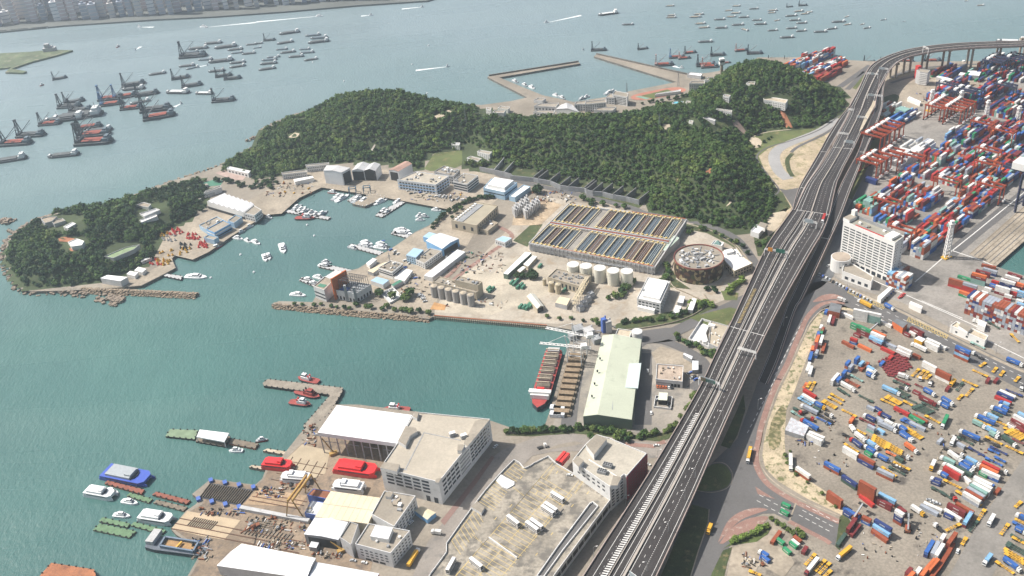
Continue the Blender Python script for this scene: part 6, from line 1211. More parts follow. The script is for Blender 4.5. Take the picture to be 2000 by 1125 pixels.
CT(ZH, [(640, 25, 900, 160, 's'), (700, 5, 930, 105, 'w'), (1005, 10, 1250, 140, 'mm'), (1110, 0, 1355, 140, 'mr'), (975, 95, 1170, 215, 'w'), (960, 145, 1085, 205, 'n'), (980, 400, 915, 500, 'rw'), (1110, 405, 1020, 530, 'mr'), (820, 500, 725, 655, 'nb'), (890, 510, 805, 675, 'ss'), (950, 540, 855, 695, 'sw'), (1080, 540, 1000, 680, 'r'), (990, 690, 905, 830, 'r'), (880, 740, 760, 880, 'ro'), (840, 745, 720, 880, 'ro'), (540, 850, 470, 930, 'rm'), (645, 860, 605, 915, 'w'), (720, 885, 670, 950, 'ro'), (890, 850, 790, 980, 'r'), (575, 900, 490, 990, 'ro'), (1310, 140, 1240, 250, 'mc')], 'in the bottom right container wall')
CT(ZH, [(60, 222, 278, 355, 'rcn'), (28, 275, 268, 430, 'rc'), (28, 310, 262, 460, 's'), (20, 355, 228, 505, 'r'), (370, 60, 462, 130, 'mm'), (325, 95, 440, 165, 'rnnw')], 'beside the reach stacker')
CT(ZG, [(1385, 62, 1598, 198, 'b'), (1375, 108, 1500, 185, 'n'), (1560, 185, 1425, 375, 'mm'), (1595, 285, 1480, 430, 'm'), (1640, 185, 1735, 232, 'br'), (1415, 400, 1300, 560, 'k'), (560, 375, 450, 525, 'r'), (505, 460, 620, 540, 'g'), (690, 510, 780, 580, 'g'), (600, 580, 700, 665, 'g'), (905, 575, 855, 655, 'm'), (705, 480, 810, 565, 'w'), (740, 440, 830, 510, 'r'), (330, 695, 410, 760, 'b')], 'beside the end of the brick paved road')
CT(ZI, [(1190, 155, 1430, 205, 'r'), (1185, 215, 1490, 310, 'ns'), (1080, 265, 1320, 330, 'mm'), (1005, 320, 1250, 385, 'ttmo'), (985, 350, 1235, 415, 'ttm'), (730, 375, 955, 445, 'g'), (555, 430, 795, 500, 'Rrr'), (815, 505, 1080, 585, 'RRs'), (765, 670, 985, 745, 'go'), (1555, 440, 1815, 515, 'nnw'), (1640, 365, 1890, 440, 'mmw'), (1690, 315, 1945, 400, 'm'), (1460, 570, 1715, 645, 'mww'), (1365, 465, 1505, 505, 'R'), (1340, 530, 1460, 570, 'rb'), (1230, 600, 1360, 640, 'w'), (1160, 675, 1290, 715, 'w'), (1625, 740, 1750, 775, 'Rw'), (1720, 685, 1850, 715, 'mR'), (1865, 515, 1990, 555, 'mo'), (1790, 572, 1910, 605, 'm'), (1765, 620, 1890, 655, 'nw'), (1885, 670, 2000, 705, 'cc'), (1835, 830, 1995, 885, 'w'), (1855, 895, 2010, 945, 'c')], 'in the depot beside the inlet')
# --- yard grid: origin and axes of the terminal ---
YO = P(1850, 540); YU = Vector((math.sin(math.radians(51.2)), math.cos(math.radians(51.2)), 0)); YW = Vector((math.sin(math.radians(141.2)), math.cos(math.radians(141.2)), 0)); YANG = math.atan2(YU.y, YU.x)
def Y(u, w, z=0): p = YO+YU*u+YW*w; return Vector((p.x, p.y, ZL+z))
cand = []
def block(u0, u1, w0, w1, pal, hmax=5, fill=.9, hmin=1, seed=1, L_=12.19, along=True, rp=.55):
    r = random.Random(seed); nw = int((w1-w0)/2.62)
    du = L_+.6
    for k in range(int((u1-u0)/du)):
        base = r.uniform(hmin, hmax)
        for j in range(nw):
            if r.random() > fill: continue
            h = hmax if rp > .9 else max(0, min(hmax, int(round(base+r.uniform(-1.6, 1.6))))); run = r.choice(pal); two = L_ > 9 and r.random() < .3
            for i in range(h):
                if r.random() < rp: run = r.choice(pal)
                if two:
                    for s in (-1, 1): cand.append((u0+du*(k+.5)+s*3.1, w0+2.62*(j+.5), 2.6*i, 6.06, run if s < 0 else r.choice(pal), i == h-1))
                else: cand.append((u0+du*(k+.5), w0+2.62*(j+.5), 2.6*i, L_, run, i == h-1))
MIX = 'rrrrRRRmmmoswwwsttcbbnngs'; WH = 'wwwwwwwwwws'; UP = 'RRrmmmmbbnnnnwosgt'
block(58, 150, -128, -109, MIX, 5, .9, 2, 1); block(62, 84, -133, -110, 'gttgt', 5, .95, 3, 2); block(66, 140, -133, -128, MIX, 4, .8, 1, 14)
block(50, 96, -103, -74, MIX, 5, .85, 1, 3); block(98, 148, -103, -74, MIX, 5, .9, 2, 4)
block(12, 40, -43, -28, 'wwrsstwb', 6, 1, 4, 5); block(22, 64, -62, -45, MIX, 4, .8, 1, 6); block(40, 108, -60, -30, MIX, 5, .88, 2, 7); block(112, 168, -64, -30, MIX, 5, .9, 2, 8); block(8, 24, -58, -48, 'wsrt', 4, .9, 2, 9)
block(165, 245, -162, -137, WH, 4, .95, 3, 10); block(165, 190, -175, -162, WH, 3, .7, 1, 11); block(163, 255, -133, -109, MIX, 5, .88, 1, 12); block(165, 262, -104, -75, MIX, 5, .9, 2, 13)
block(172, 270, -66, -36, MIX, 5, .9, 2, 15); block(270, 350, -104, -75, UP, 5, .97, 2, 16); block(272, 360, -66, -36, UP, 4, .97, 2, 17); block(262, 350, -133, -112, UP, 5, .97, 2, 18)
block(268, 350, -150, -138, 'wwcbrg', 3, .4, 1, 19); block(260, 330, -215, -198, 'bbnwcc', 3, .75, 1, 20); block(290, 340, -246, -222, 'wwwrrt', 3, .7, 1, 21); block(250, 275, -222, -204, 'gwnb', 2, .5, 1, 22)
block(362, 440, -215, -196, UP, 4, .97, 2, 23); block(372, 470, -178, -150, UP, 5, .97, 2, 24); block(362, 450, -140, -112, UP, 5, .97, 2, 25); block(365, 470, -104, -75, UP, 5, .97, 2, 26); block(380, 470, -66, -36, UP, 4, .97, 2, 27)
block(450, 560, -186, -178, UP, 4, .9, 1, 36); block(440, 500, -250, -225, UP, 3, .8, 1, 37); block(455, 560, -215, -190, UP, 4, .75, 1, 28); block(480, 600, -175, -150, UP, 4, .7, 1, 29); block(470, 560, -140, -110, UP, 4, .75, 1, 30); block(480, 600, -104, -60, UP, 4, .8, 1, 31)
block(-46, -33, 38, 130, 'rmmswsswrsnr', 7, 1, 7, 33, rp=1); block(-46, -33, -34, -15, 'wrcrwbswrr', 5, 1, 5, 34, rp=1); block(-33, -20, -36, -24, 'wcwr', 4, .9, 3, 35)
# far terminal left of the viaduct
for k in range(14):
    a = P(1600-12*(k % 7)+rnd.uniform(-6, 6)+k*4, 118+k*2.6+rnd.uniform(-1.5, 1.5)); u = (a-YO).dot(YU); w_ = (a-YO).dot(YW)
    block(u-30, u+44, w_-7, w_+7, 'RRrmwwwcbo', 4, .8, 1, 50+k)
block(*[(P(1618, 148)-YO).dot(YU)-30, (P(1618, 148)-YO).dot(YU)+30, (P(1618, 148)-YO).dot(YW)-8, (P(1618, 148)-YO).dot(YW)+8], 'rrRm', 3, .9, 2, 70)
room = max(0, 300-ncont)
cw = []
for c in cand:
    p = Y(c[0], c[1], c[2]); q = proj(p); cw.append((0 if (0 < q[0] < 1995 and c[5]) else 1, (p-cam.location).length))
order = sorted(range(len(cand)), key=lambda i: cw[i]); near = set(order[:room])
for i in near:
    u, w_, z, L_, ch, top = cand[i]; p = Y(u, w_, z+.06); o = link('shipping_container', cmesh(L_, ch), None, p, YANG)
    reg(o, 'top '+CC[ch][0]+' container', 'on the near terminal stacks', 'container', 'shipping containers of the terminal')
keys = list(CM); cube = np.array([(x, y, z) for z in (0, 1) for x, y in ((-.5, -.5), (.5, -.5), (.5, .5), (-.5, .5))], float)
fc = np.array([(4, 5, 6, 7), (0, 1, 5, 4), (1, 2, 6, 5), (2, 3, 7, 6), (3, 0, 4, 7)])
VV, FF, MI = [], [], []; rest = [cand[i] for i in range(len(cand)) if i not in near]
co, si = math.cos(YANG), math.sin(YANG)
for k, (u, w_, z, L_, ch, top) in enumerate(rest):
    p = Y(u, w_, z+.06); c = cube*np.array([L_, 2.4, 2.5]); VV.append(np.stack([c[:, 0]*co-c[:, 1]*si+p.x, c[:, 0]*si+c[:, 1]*co+p.y, c[:, 2]+p.z], 1)); FF.append(fc+8*k); MI += [keys.index(ch)]*5
me = bpy.data.meshes.new('container_stacks'); me.from_pydata(np.concatenate(VV).tolist(), [], np.concatenate(FF).tolist())
for k in keys: me.materials.append(CM[k])
me.polygons.foreach_set('material_index', MI); me.update(); tag(link('container_stacks', me), 'thousands of coloured containers stacked in long rows across the terminal', 'containers', kind='stuff')
# ---------------- lorries, chassis, cars, buses ----------------
M_cabw = mat('cab_white', (.7, .7, .68), .35, .05, .5, .04); CAB = {'w': M_cabw, 'R': CM['R'], 'm': CM['m'], 'y': CM['y'], 'b': CM['b'], 'o': CM['o']}
def cab_mesh(m):
    b = MB(); prof = [(-1.1, .9), (1.2, .9), (1.2, 1.9), (.95, 3.0), (-1.1, 3.2)]
    for i in range(len(prof)):
        a, c = prof[i], prof[(i+1) % len(prof)]; b.face([(a[0], 1.22, a[1]), (c[0], 1.22, c[1]), (c[0], -1.22, c[1]), (a[0], -1.22, a[1])])
    b.face([(x, -1.22, z) for x, z in prof]); b.face([(x, 1.22, z) for x, z in prof][::-1]); b.box((-.6, 0, 3.15), (.7, 2, .5)); return b.mesh('cab', m)
CABM = {k: cab_mesh(m) for k, m in CAB.items()}
b = MB(); b.face([(1.22, -1.1, 1.95), (1.22, 1.1, 1.95), (.99, 1.05, 2.95), (.99, -1.05, 2.95)]); SCR = b.mesh('windscreen', M_glass)
def chassis_mesh(m, L_=12.4, deck=False):
    b = MB()
    for s in (-.55, .55): b.box((0, s, .95), (L_, .25, .35))
    n = 5
    for i in range(n+1): b.box((-L_/2+.2+(L_-.4)*i/n, 0, 1.1), (.35, 2.4, .22))
    b.box((-L_/2+1.4, 0, 1.12), (2.6, 2.3, .16)); b.box((L_/2-.9, 0, 1.12), (1.5, 2.0, .16))
    for x in (-L_/2+1.2, -L_/2+2.5, -L_/2+3.8):
        for s in (-1, 1): b.cyl((x, s*1.0-.15*0, .0), .0, 0, 3) if False else b.box((x, s*1.0, 0), (.95, .4, .95), 0, 1)
    return b.mesh('chassis', [m, M_black])
CHM = {}
def chm(c, L_=12.4):
    k = (c, round(L_))
    if k not in CHM: CHM[k] = chassis_mesh(CM[c] if c != 'x' else M_dark, L_)
    return CHM[k]
b = MB()
for x in (-.2, ):
    for s in (-1, 1): b.box((x, s*1.0, 0), (1.0, .35, 1.0))
WH2 = b.mesh('wheels', M_black)
def TR(Z, rows, place):
    """lorry from tail to cab: x1,y1 tail; x2,y2 cab end; body colour (lower case x = bare); cab colour"""
    ox, oy, s = Z
    for row in rows:
        x1, y1, x2, y2, col = row[:5]; cabc = row[5] if len(row) > 5 else 'w'; a, c = P(ox+x1/s, oy+y1/s, ZL+3), P(ox+x2/s, oy+y2/s, ZL+3); d = c-a; L_ = max(7.5, min(16, d.length)); ang = math.atan2(d.y, d.x); mid = (a+c)/2
        o = thing('lorry', None, 'lorry', (mid.x, mid.y, ZL+.1), ang, 'lorries '+place)
        cb = link('cab', CABM.get(cabc, CABM['w']), o, (L_/2-1.3, 0, 0)); link('windscreen', SCR, cb); link('wheels', WH2, o, (L_/2-1.2, 0, 0)); bl = L_-2.9
        link('chassis', chm('x', bl), o, (-1.4, 0, 0))
        if col != 'x':
            cl = cmesh(6.06 if bl < 9 else 12.19, col); bo = link('cargo_box', cl, o, (-1.4, 0, 1.2)); bo.scale = (bl/(6.06 if bl < 9 else 12.19), 1, 1)
        reg(o, {'w': 'white', 'R': 'red', 'm': 'maroon', 'y': 'yellow', 'b': 'blue', 'o': 'orange'}[cabc]+'-cabbed '+((CC[col][0]+' box lorry') if col != 'x' else 'bare lorry'), place)
def CH(Z, rows, place):
    ox, oy, s = Z
    for x1, y1, x2, y2, col in rows:
        a, c = P(ox+x1/s, oy+y1/s, ZL+1.2), P(ox+x2/s, oy+y2/s, ZL+1.2); d = c-a; L_ = 12.4 if d.length > 10 else 8; mid = (a+c)/2
        o = link('trailer_chassis', chm(col, L_), None, (mid.x, mid.y, ZL+.1), math.atan2(d.y, d.x)); reg(o, CC[col][0]+' empty trailer chassis', place, 'trailer', 'empty trailer chassis '+place)
def par_rows(x1, y1, x2, y2, n, dx, dy, c): return [(x1+dx*i, y1+dy*i, x2+dx*i, y2+dy*i, c if len(c) == 1 else c[i % len(c)]) for i in range(n)]
pl = 'in the upper lorry park'
TR(ZC, [(1340, 118, 1480, 200, 'c'), (1335, 165, 1455, 225, 'w'), (1335, 210, 1445, 268, 'b'), (1800, 225, 1965, 275, 'w'), (930, 350, 1160, 475, 'w'), (560, 660, 715, 740, 'b', 'y'), (700, 790, 825, 860, 'x'), (1690, 895, 1505, 800, 'n', 'R'), (1465, 925, 1280, 830, 'n'), (1600, 920, 1770, 1020, 'w'), (1930, 1075, 1790, 985, 'b'), (1080, 960, 1140, 870, 'o', 'o'), (1130, 1060, 1100, 1010, 'w'), (420, 770, 330, 800, 'x', 'R'), (390, 860, 540, 900, 'x', 'R'), (610, 1060, 330, 890, 'b', 'R')], pl)
CH(ZC, [(1075, 240, 1270, 345, 't')]+par_rows(890, 440, 1010, 520, 2, 60, 40, 'k')+par_rows(290, 585, 500, 700, 2, 40, -25, 'c')+par_rows(785, 525, 985, 635, 2, -35, 50, 'y')+par_rows(655, 640, 860, 755, 2, 25, -20, 'y')+[(200, 790, 380, 905, 't'), (235, 740, 350, 800, 'k'), (490, 345, 430, 440, 'y'), (545, 360, 490, 470, 'y'), (425, 375, 385, 435, 'o')]+par_rows(1600, 580, 1810, 690, 3, 20, -14, 'y')+par_rows(1700, 440, 1990, 590, 2, 30, -14, 'k')+par_rows(1000, 330, 1200, 430, 2, 20, -15, 'r'), pl)
TR(ZD, [(500, 445, 670, 540, 'b'), (770, 580, 945, 685, 'b'), (875, 725, 710, 640, 'b'), (850, 850, 770, 1020, 'g'), (1760, 690, 1650, 645, 'c', 'b'), (1745, 810, 1495, 710, 'b'), (1755, 755, 1635, 700, 'b'), (1610, 905, 1400, 805, 'c'), (1235, 925, 1430, 1025, 't'), (1435, 1025, 1640, 1125, 'c'), (430, 560, 690, 690, 'm', 'm'), (960, 320, 900, 385, 'y', 'y'), (450, 230, 440, 300, 'x'), (620, 320, 590, 370, 'x'), (150, 400, 240, 440, 'x'), (1990, 380, 1960, 450, 'x'), (150, 1050, 70, 990, 'x'), (470, 940, 620, 1010, 'x')], 'in the middle of the lorry park')
CH(ZD, [(420, 160, 320, 260, 'y'), (505, 175, 405, 285, 'y'), (555, 200, 470, 300, 'y'), (605, 235, 520, 315, 'y'), (1590, 135, 1530, 205, 'y'), (1700, 185, 1640, 260, 'y'), (1930, 270, 1860, 350, 'y'), (1410, 70, 1350, 110, 'y'), (1250, 430, 1110, 580, 'y'), (1115, 320, 950, 520, 'k'), (1060, 560, 1020, 600, 'y'), (510, 850, 740, 975, 'y'), (1480, 890, 1760, 1020, 'y'), (1680, 870, 1500, 790, 'k'), (1700, 1040, 1950, 1130, 'y'), (200, 640, 310, 700, 'y')]+par_rows(300, 720, 560, 850, 4, 35, -14, 'k')+par_rows(10, 620, 130, 690, 2, 25, -16, 'y')+par_rows(180, 890, 420, 1010, 2, -40, 22, 'b')+par_rows(220, 1060, 330, 1120, 2, 30, -14, 'y'), 'in the middle of the lorry park')
TR(ZB, [(1720, 990, 1990, 1100, 'b'), (1350, 980, 1160, 880, 'x'), (415, 860, 165, 740, 'w'), (1390, 440, 1170, 355, 'w')], 'on the container port road side'); CH(ZB, [(1100, 715, 1390, 850, 't'), (1780, 590, 1920, 740, 'y'), (1420, 400, 1580, 500, 'k')], 'on the container port road side')
TR(ZA, [(1250, 290, 1045, 185, 'y'), (1450, 250, 1590, 330, 'b'), (740, 165, 860, 195, 'w')], 'on the junction road')
TR(ZE, [(1155, 30, 1320, 155, 'w'), (1345, 155, 1510, 260, 'c'), (1455, 320, 1290, 220, 'b'), (1650, 440, 1450, 340, 'b'), (1830, 20, 2010, 140, 'b'), (185, 345, 190, 600, 'w'), (1260, 240, 1080, 110, 'n', 'R'), (1840, 350, 1960, 400, 'x')], 'in the lower lorry rows')
CH(ZE, par_rows(1430, 70, 1640, 190, 4, -10, 28, 'y')+par_rows(1640, 190, 1870, 320, 3, -10, 28, 'y')+[(970, 185, 1230, 345, 'y'), (1640, 330, 1750, 385, 'o'), (1555, 550, 1770, 690, 'y'), (1190, 5, 1290, 50, 'y')], 'in the lower lorry rows')
TR(ZF, [(215, 190, 405, 325, 'o'), (160, 20, 340, 150, 'b'), (960, 105, 905, 205, 'w'), (865, 310, 1075, 460, 'w'), (965, 495, 740, 385, 't'), (1130, 405, 1350, 520, 'c'), (1090, 460, 1280, 570, 'b'), (1030, 495, 1240, 620, 'b'), (1090, 655, 780, 485, 'w'), (660, 450, 600, 580, 'w', 'y'), (850, 690, 720, 610, 'b'), (750, 765, 600, 710, 'n'), (1490, 20, 1620, 95, 't'), (1680, 75, 1890, 230, 'k'), (940, 960, 960, 1000, 'x', 'R')], 'in the right cluster of lorries')
CH(ZF, [(1165, 255, 1400, 385, 'n'), (1400, 400, 1690, 545, 'b'), (1475, 235, 1760, 375, 'n'), (1450, 275, 1640, 360, 'b'), (1560, 395, 1720, 480, 'b'), (1230, 1060, 1320, 1110, 'y'), (760, 930, 900, 1020, 'k'), (620, 860, 760, 930, 'k'), (1000, 920, 1110, 990, 'y')]+par_rows(1700, 20, 1960, 150, 5, 30, -14, 'y')+par_rows(230, 10, 440, 130, 3, 20, -10, 'y'), 'in the right cluster of lorries')
TR(ZH, [(535, 45, 705, 160, 'w', 'y'), (960, 365, 830, 270, 'x'), (1610, 165, 1540, 290, 'w'), (1575, 680, 1480, 800, 'c'), (1740, 720, 1965, 890, 'b'), (1895, 330, 2040, 400, 'b')], 'beside the bottom right haul lane')
CH(ZH, [(1165, 290, 990, 370, 'y'), (1490, 100, 1400, 235, 'y'), (1390, 250, 1290, 375, 'k'), (1795, 290, 1700, 420, 'y'), (1960, 0, 1890, 65, 'y'), (1610, 755, 1890, 950, 'y'), (1250, 460, 1190, 560, 'y')]+par_rows(1720, 590, 2010, 760, 3, 5, 32, 'y')+par_rows(1770, 555, 2010, 690, 2, 20, -30, 'k')+par_rows(1810, 415, 2000, 520, 2, 20, 30, 'ky'), 'beside the bottom right haul lane')
TR(ZG, [(1480, 580, 1300, 730, 'y'), (1050, 730, 890, 930, 'w', 'm'), (380, 690, 300, 640, 'b')], 'by the lower scrap yard'); CH(ZG, [(1010, 680, 890, 815, 'y'), (1150, 750, 1010, 905, 'y'), (1205, 795, 1070, 930, 'y'), (1220, 890, 1130, 980, 'y'), (140, 890, 320, 960, 'y')], 'by the lower scrap yard')
# field of red bogies
b = MB(); b.box((0, 0, .6), (6, 2.3, .3)); b.box((2, 0, .9), (1, 2.3, .5)); b.box((-2, 0, .9), (1, 2.3, .5)); b.box((-1.6, 0, 0), (1, 2.4, .8)); BG = b.mesh('bogie', CM['m'])
for i in range(6):
    for j in range(6):
        v = P(1716+i*6.8+j*3.6+6, 712-i*3.5+j*5.2-3); reg(link('bogie', BG, None, v+Vector((0, 0, .1)), -.55), 'maroon bogie', 'in the dark red field of bogies', 'trailer', 'maroon bogies')
# rows of parked trailers and lorries filling the bays between the ones placed above
occ = [(o.location.x, o.location.y) for o in COL.objects if not o.parent and o.name.split('.')[0] in ('lorry', 'trailer_chassis', 'shipping_container')]
OX = np.array(occ); rf_ = random.Random(9); nfill = 0
for poly in ([(1640, 780), (1760, 775), (1815, 850), (1770, 905), (1700, 890), (1635, 850)], [(1830, 860), (1930, 800), (2005, 830), (2005, 905), (1930, 960), (1850, 950)], [(1545, 790), (1600, 765), (1645, 800), (1610, 850), (1556, 838)], [(1950, 1010), (2010, 950), (2040, 1100), (1940, 1125)], [(1880, 715), (2005, 765), (2005, 800), (1900, 770)], [(1700, 715), (1790, 745), (1850, 800), (1800, 800), (1720, 760)], [(1660, 850), (1740, 880), (1780, 930), (1700, 910)]):
    wp = W2(poly); us = [(Vector((x, y, 0))-YO).dot(YU) for x, y in wp]; ws = [(Vector((x, y, 0))-YO).dot(YW) for x, y in wp]
    w_ = min(ws)
    while w_ < max(ws):
        u = min(us)
        while u < max(us):
            p = Y(u, w_, .1)
            if inside(wp, np.array([p.x]), np.array([p.y]))[0] and rf_.random() < .62:
                dx = OX[:, 0]-p.x; dy = OX[:, 1]-p.y; a_ = abs(dx*YU.x+dy*YU.y); b_ = abs(dx*YW.x+dy*YW.y)
                if not ((a_ < 2.9) & (b_ < 13)).any():
                    ch = rf_.choice('yykknmxbyw'); fl = rf_.random() < .5; ang = math.atan2(YW.y, YW.x)+(math.pi if fl else 0)+rf_.uniform(-.03, .03); nfill += 1
                    if rf_.random() < .3: q0 = proj(p-YW*7.5*(-1 if fl else 1)+Vector((0, 0, 2.9))); q1 = proj(p+YW*7.5*(-1 if fl else 1)+Vector((0, 0, 2.9))); TR((0, 0, 1), [(q0[0], q0[1], q1[0], q1[1], rf_.choice('bcwnxsg'))], 'in the dense trailer bays')
                    else: o = link('trailer_chassis', chm(ch, 12.4), None, p, ang); reg(o, (CC[ch][0] if ch != 'x' else 'black')+' empty trailer chassis', 'in the dense trailer bays', 'trailer', 'trailers in the dense bays')
            u += 3.3
        w_ += 14.5
# road traffic
def car_mesh(m):
    b = MB(); b.box((0, 0, .3), (4.4, 1.75, .65)); k = len(b.v)
    b.v += [(-1.7, -.8, .95), (1.1, -.8, .95), (1.1, .8, .95), (-1.7, .8, .95), (-1.2, -.68, 1.5), (.5, -.68, 1.5), (.5, .68, 1.5), (-1.2, .68, 1.5)]
    for q, mi in (((0, 1, 5, 4), 1), ((1, 2, 6, 5), 1), ((2, 3, 7, 6), 1), ((3, 0, 4, 7), 1), ((4, 5, 6, 7), 0)): b.f.append(tuple(k+i for i in q)); b.m.append(mi)
    for x in (-1.4, 1.4):
        for s in (-.8, .8): b.box((x, s, 0), (.65, .2, .62), 0, 2)
    return b.mesh('car', [m, M_glass, M_black])
CARM = {k: car_mesh(m) for k, m in (('white', M_cabw), ('black', M_black), ('silver', mat('silver_paint', (.4, .42, .44), .3, .05, 1, .02)), ('red', M_red), ('blue', M_blue), ('orange', M_orange))}
def cars(line, n, place, ang=0, cols=('white', 'black', 'silver', 'white', 'blue', 'silver'), jit=0, dz=0):
    for i in range(n):
        t = i/max(1, n-1); v = P(line[0]+(line[2]-line[0])*t+rnd.uniform(-jit, jit), line[1]+(line[3]-line[1])*t+rnd.uniform(-jit, jit), ZL+dz)
        c = rnd.choice(cols); o = link('parked_car', CARM[c], None, v+Vector((0, 0, .12)), ang+rnd.uniform(-.06, .06)); reg(o, c+' car', place, 'car', 'cars '+place)
cars((1600, 537, 1700, 590), 16, 'parked beside the wedge shaped annex', 1.0); cars((1618, 520, 1630, 526), 3, 'parked beside the drum shaped building', .6)
cars((1725, 586, 1745, 566), 6, 'parked under the vehicle shelter', -.4); cars((1758, 582, 1764, 576), 3, 'parked in the fenced bay', .4, ('red', 'black', 'orange')); cars((1284, 756, 1312, 758), 6, 'parked south of the filling station', 1.5, ('white', 'black', 'orange', 'orange', 'silver', 'white'))
cars((1286, 778, 1308, 796), 5, 'in the walled parking square', .7, jit=4); cars((1265, 725, 1272, 808), 2, 'on the loop road', 1.5, ('white', 'silver')); cars((1345, 728, 1360, 742), 5, 'by the loop road shelters', .5, jit=4)
cars((1735, 902, 1752, 912), 2, 'in the lower lorry park', -.5, ('white',)); cars((1870, 1078, 1872, 1080), 1, 'in the shadow of the rust red wall', 1, ('white',)); cars((1816, 978, 1830, 985), 3, 'among the right lorries', -.4, ('white', 'silver'))
cars((690, 1096, 712, 1100), 2, 'at the foot of the corner building', -.3, ('white', 'silver')); cars((803, 1022, 803, 1024), 1, 'under the street canopy', .8, ('white',)); cars((968, 873, 971, 871), 1, 'at the end of the factory kerb', .8, ('white',))
cars((1282, 871, 1284, 870), 1, 'near the viaduct footpath', 0, ('white',)); cars((1265, 908, 1268, 910), 1, 'beside the maroon wall', -.6, ('white',)); cars((1113, 929, 1115, 929), 1, 'on the bus park deck', -.3, ('white',), dz=9)
cars((745, 472, 800, 515), 10, 'parked along the naval quay', .8, jit=5); cars((860, 385, 905, 392), 12, 'parked before the naval offices', 1.3, jit=4); cars((795, 375, 860, 384), 8, 'beside the pale blue workshop', .4, jit=3); cars((820, 575, 832, 590), 7, 'parked left of the silos', .3, ('white', 'silver'), jit=3); cars((790, 520, 810, 545), 6, 'beside the control building', .3, jit=5)
TR((0, 0, 1), [(1048, 872, 1068, 866, 'x'), (858, 1038, 845, 1036, 'w'), (796, 1105, 818, 1068, 'y')], 'on the street by the bus park'); TR((0, 0, 1), [(1964, 872, 1960, 901, 'y')][0:0]+[(1466, 873, 1460, 901, 'y'), (1389, 1023, 1382, 1040, 'y', 'y')], 'on the road right of the viaduct')
o_before = len(REG); TR((0, 0, 1), [(1611, 418, 1606, 432, 'R')], 'driving on the viaduct by the sign gantry')
for o, d, p in REG[o_before:]:
    v = P(1608.5, 425, ZL+18.4); o.location = (v.x, v.y, ZL+15.6)
def bus(px, py, qx, qy, col, place, z=9):
    a, c = P(px, py, ZL+z+4.3), P(qx, qy, ZL+z+4.3); d = c-a; mid = (a+c)/2; o = thing('double_decker_bus', None, 'bus', (mid.x, mid.y, ZL+z+.12), math.atan2(d.y, d.x), 'double decker buses')
    b = MB(); b.box((0, 0, .4), (11.2, 2.5, 3.9)); b.box((-.2, 0, 4.3), (10.6, 2.2, .12)); bo = b.build('body', col, o)
    for zz in (1.5, 3.1):
        for s in (-1, 1): b = MB(); b.box((0, s*1.26, zz), (10.4, .05, .75)); b.build('window_band', M_glass, bo)
    b = MB(); b.box((5.61, 0, 1.4), (.05, 2.2, 1.3)); b.box((5.61, 0, 3.0), (.05, 2.2, 1)); b.build('windscreen', M_glass, o)
    for x in (-3.4, 3.4):
        for s in (-1, 1): b = MB(); b.box((x, s*1.1, 0), (1.0, .3, 1.0)); b.build('wheel', M_black, o)
    reg(o, ('red' if col is M_red else 'white')+' double decker bus', place)
M_busw = mat('bus_white', (.74, .72, .70), .4, .04, .5, .04)
for x1, y1, x2, y2 in ((1077, 960, 1100, 974), (1064, 980, 1087, 995), (1058, 986, 1081, 1001), (1036, 1012, 1059, 1028), (1027, 1017, 1051, 1034), (991, 1005, 1013, 1022), (918, 1088, 941, 1106), (888, 1086, 872, 1115)): bus(x1, y1, x2, y2, M_busw, 'on the roof deck bus park')
bus(1103, 882, 1088, 899, M_red, 'beside the deck entrance', 6); bus(1110, 885, 1095, 902, M_red, 'beside the deck entrance', 6)
# ---------------- yard cranes ----------------
def make_rtg(col, name, h=19, span=24):
    o = thing(name, None, 'gantry crane', (0, 0, 0), 0)
    for x in (-5, 5):
        for y in (-span/2, span/2): b = MB(); b.beam((x, y, 1.5), (x*.8, y, h), .9, 0, 1.1); b.box((x, y, 0), (1.8, 1.2, 1.5), 0, 1); b.build('leg', [col, M_black], o)
    for x in (-4, 4): b = MB(); b.beam((x, -span/2-1, h), (x, span/2+1, h), 1.3, 0, 1.7); b.build('girder', col, o)
    for y in (-span/2, span/2): b = MB(); b.beam((-5, y, 2.4), (5, y, 2.4), .9); b.beam((-4, y, h), (4, y, h), .8); b.build('sill_beam', col, o)
    b = MB(); b.box((0, span*.28, h+.9), (7, 3.6, 2)); tr = b.build('trolley', M_white, o); b = MB(); b.box((0, span*.28-3, h-3), (2, 2, 2.4)); b.build('cabin', M_white, tr); b = MB(); b.box((3, -span/2-1.6, 2.2), (4, 1.6, 2.2)); b.build('engine_house', M_white, o)
    return o
RTO = None
def rtg(px, py, n, du, place, col='red', h=19, span=24):
    global RTO
    k = 'crane'+col
    if k not in MC: MC[k] = make_rtg(mat('crane_red', (.30, .05, .018), .55, .1, .2, .08) if col == 'red' else mat('crane_navy', (.03, .035, .075), .55, .1, .2, .08), 'yard_crane', h, span); src = MC[k]; first = True
    else: src = MC[k]; first = False
    for i in range(n):
        v = P(px, py)+YU*du*i; o = src if first else clone(src, v, YANG); first = False
        o.location = v; o.rotation_euler = (0, 0, YANG); reg(o, ('orange red' if col == 'red' else 'dark blue')+' rubber tyred yard crane', place, 'gantry crane', 'yard cranes')
rtg(1702, 292, 5, 10.5, 'in the parked group beside the service road'); rtg(1694, 345, 3, 10.5, 'over the dark blue lorry shed'); rtg(1735, 330, 2, 10.5, 'over the white reefers'); rtg(1779, 333, 1, 10, 'over the white reefers end'); rtg(1729, 422, 1, 10, 'nearest the white slab block'); rtg(1846, 382, 1, 10, 'over the middle stacks'); rtg(1757, 478, 1, 10, 'at the right end of the white slab block')
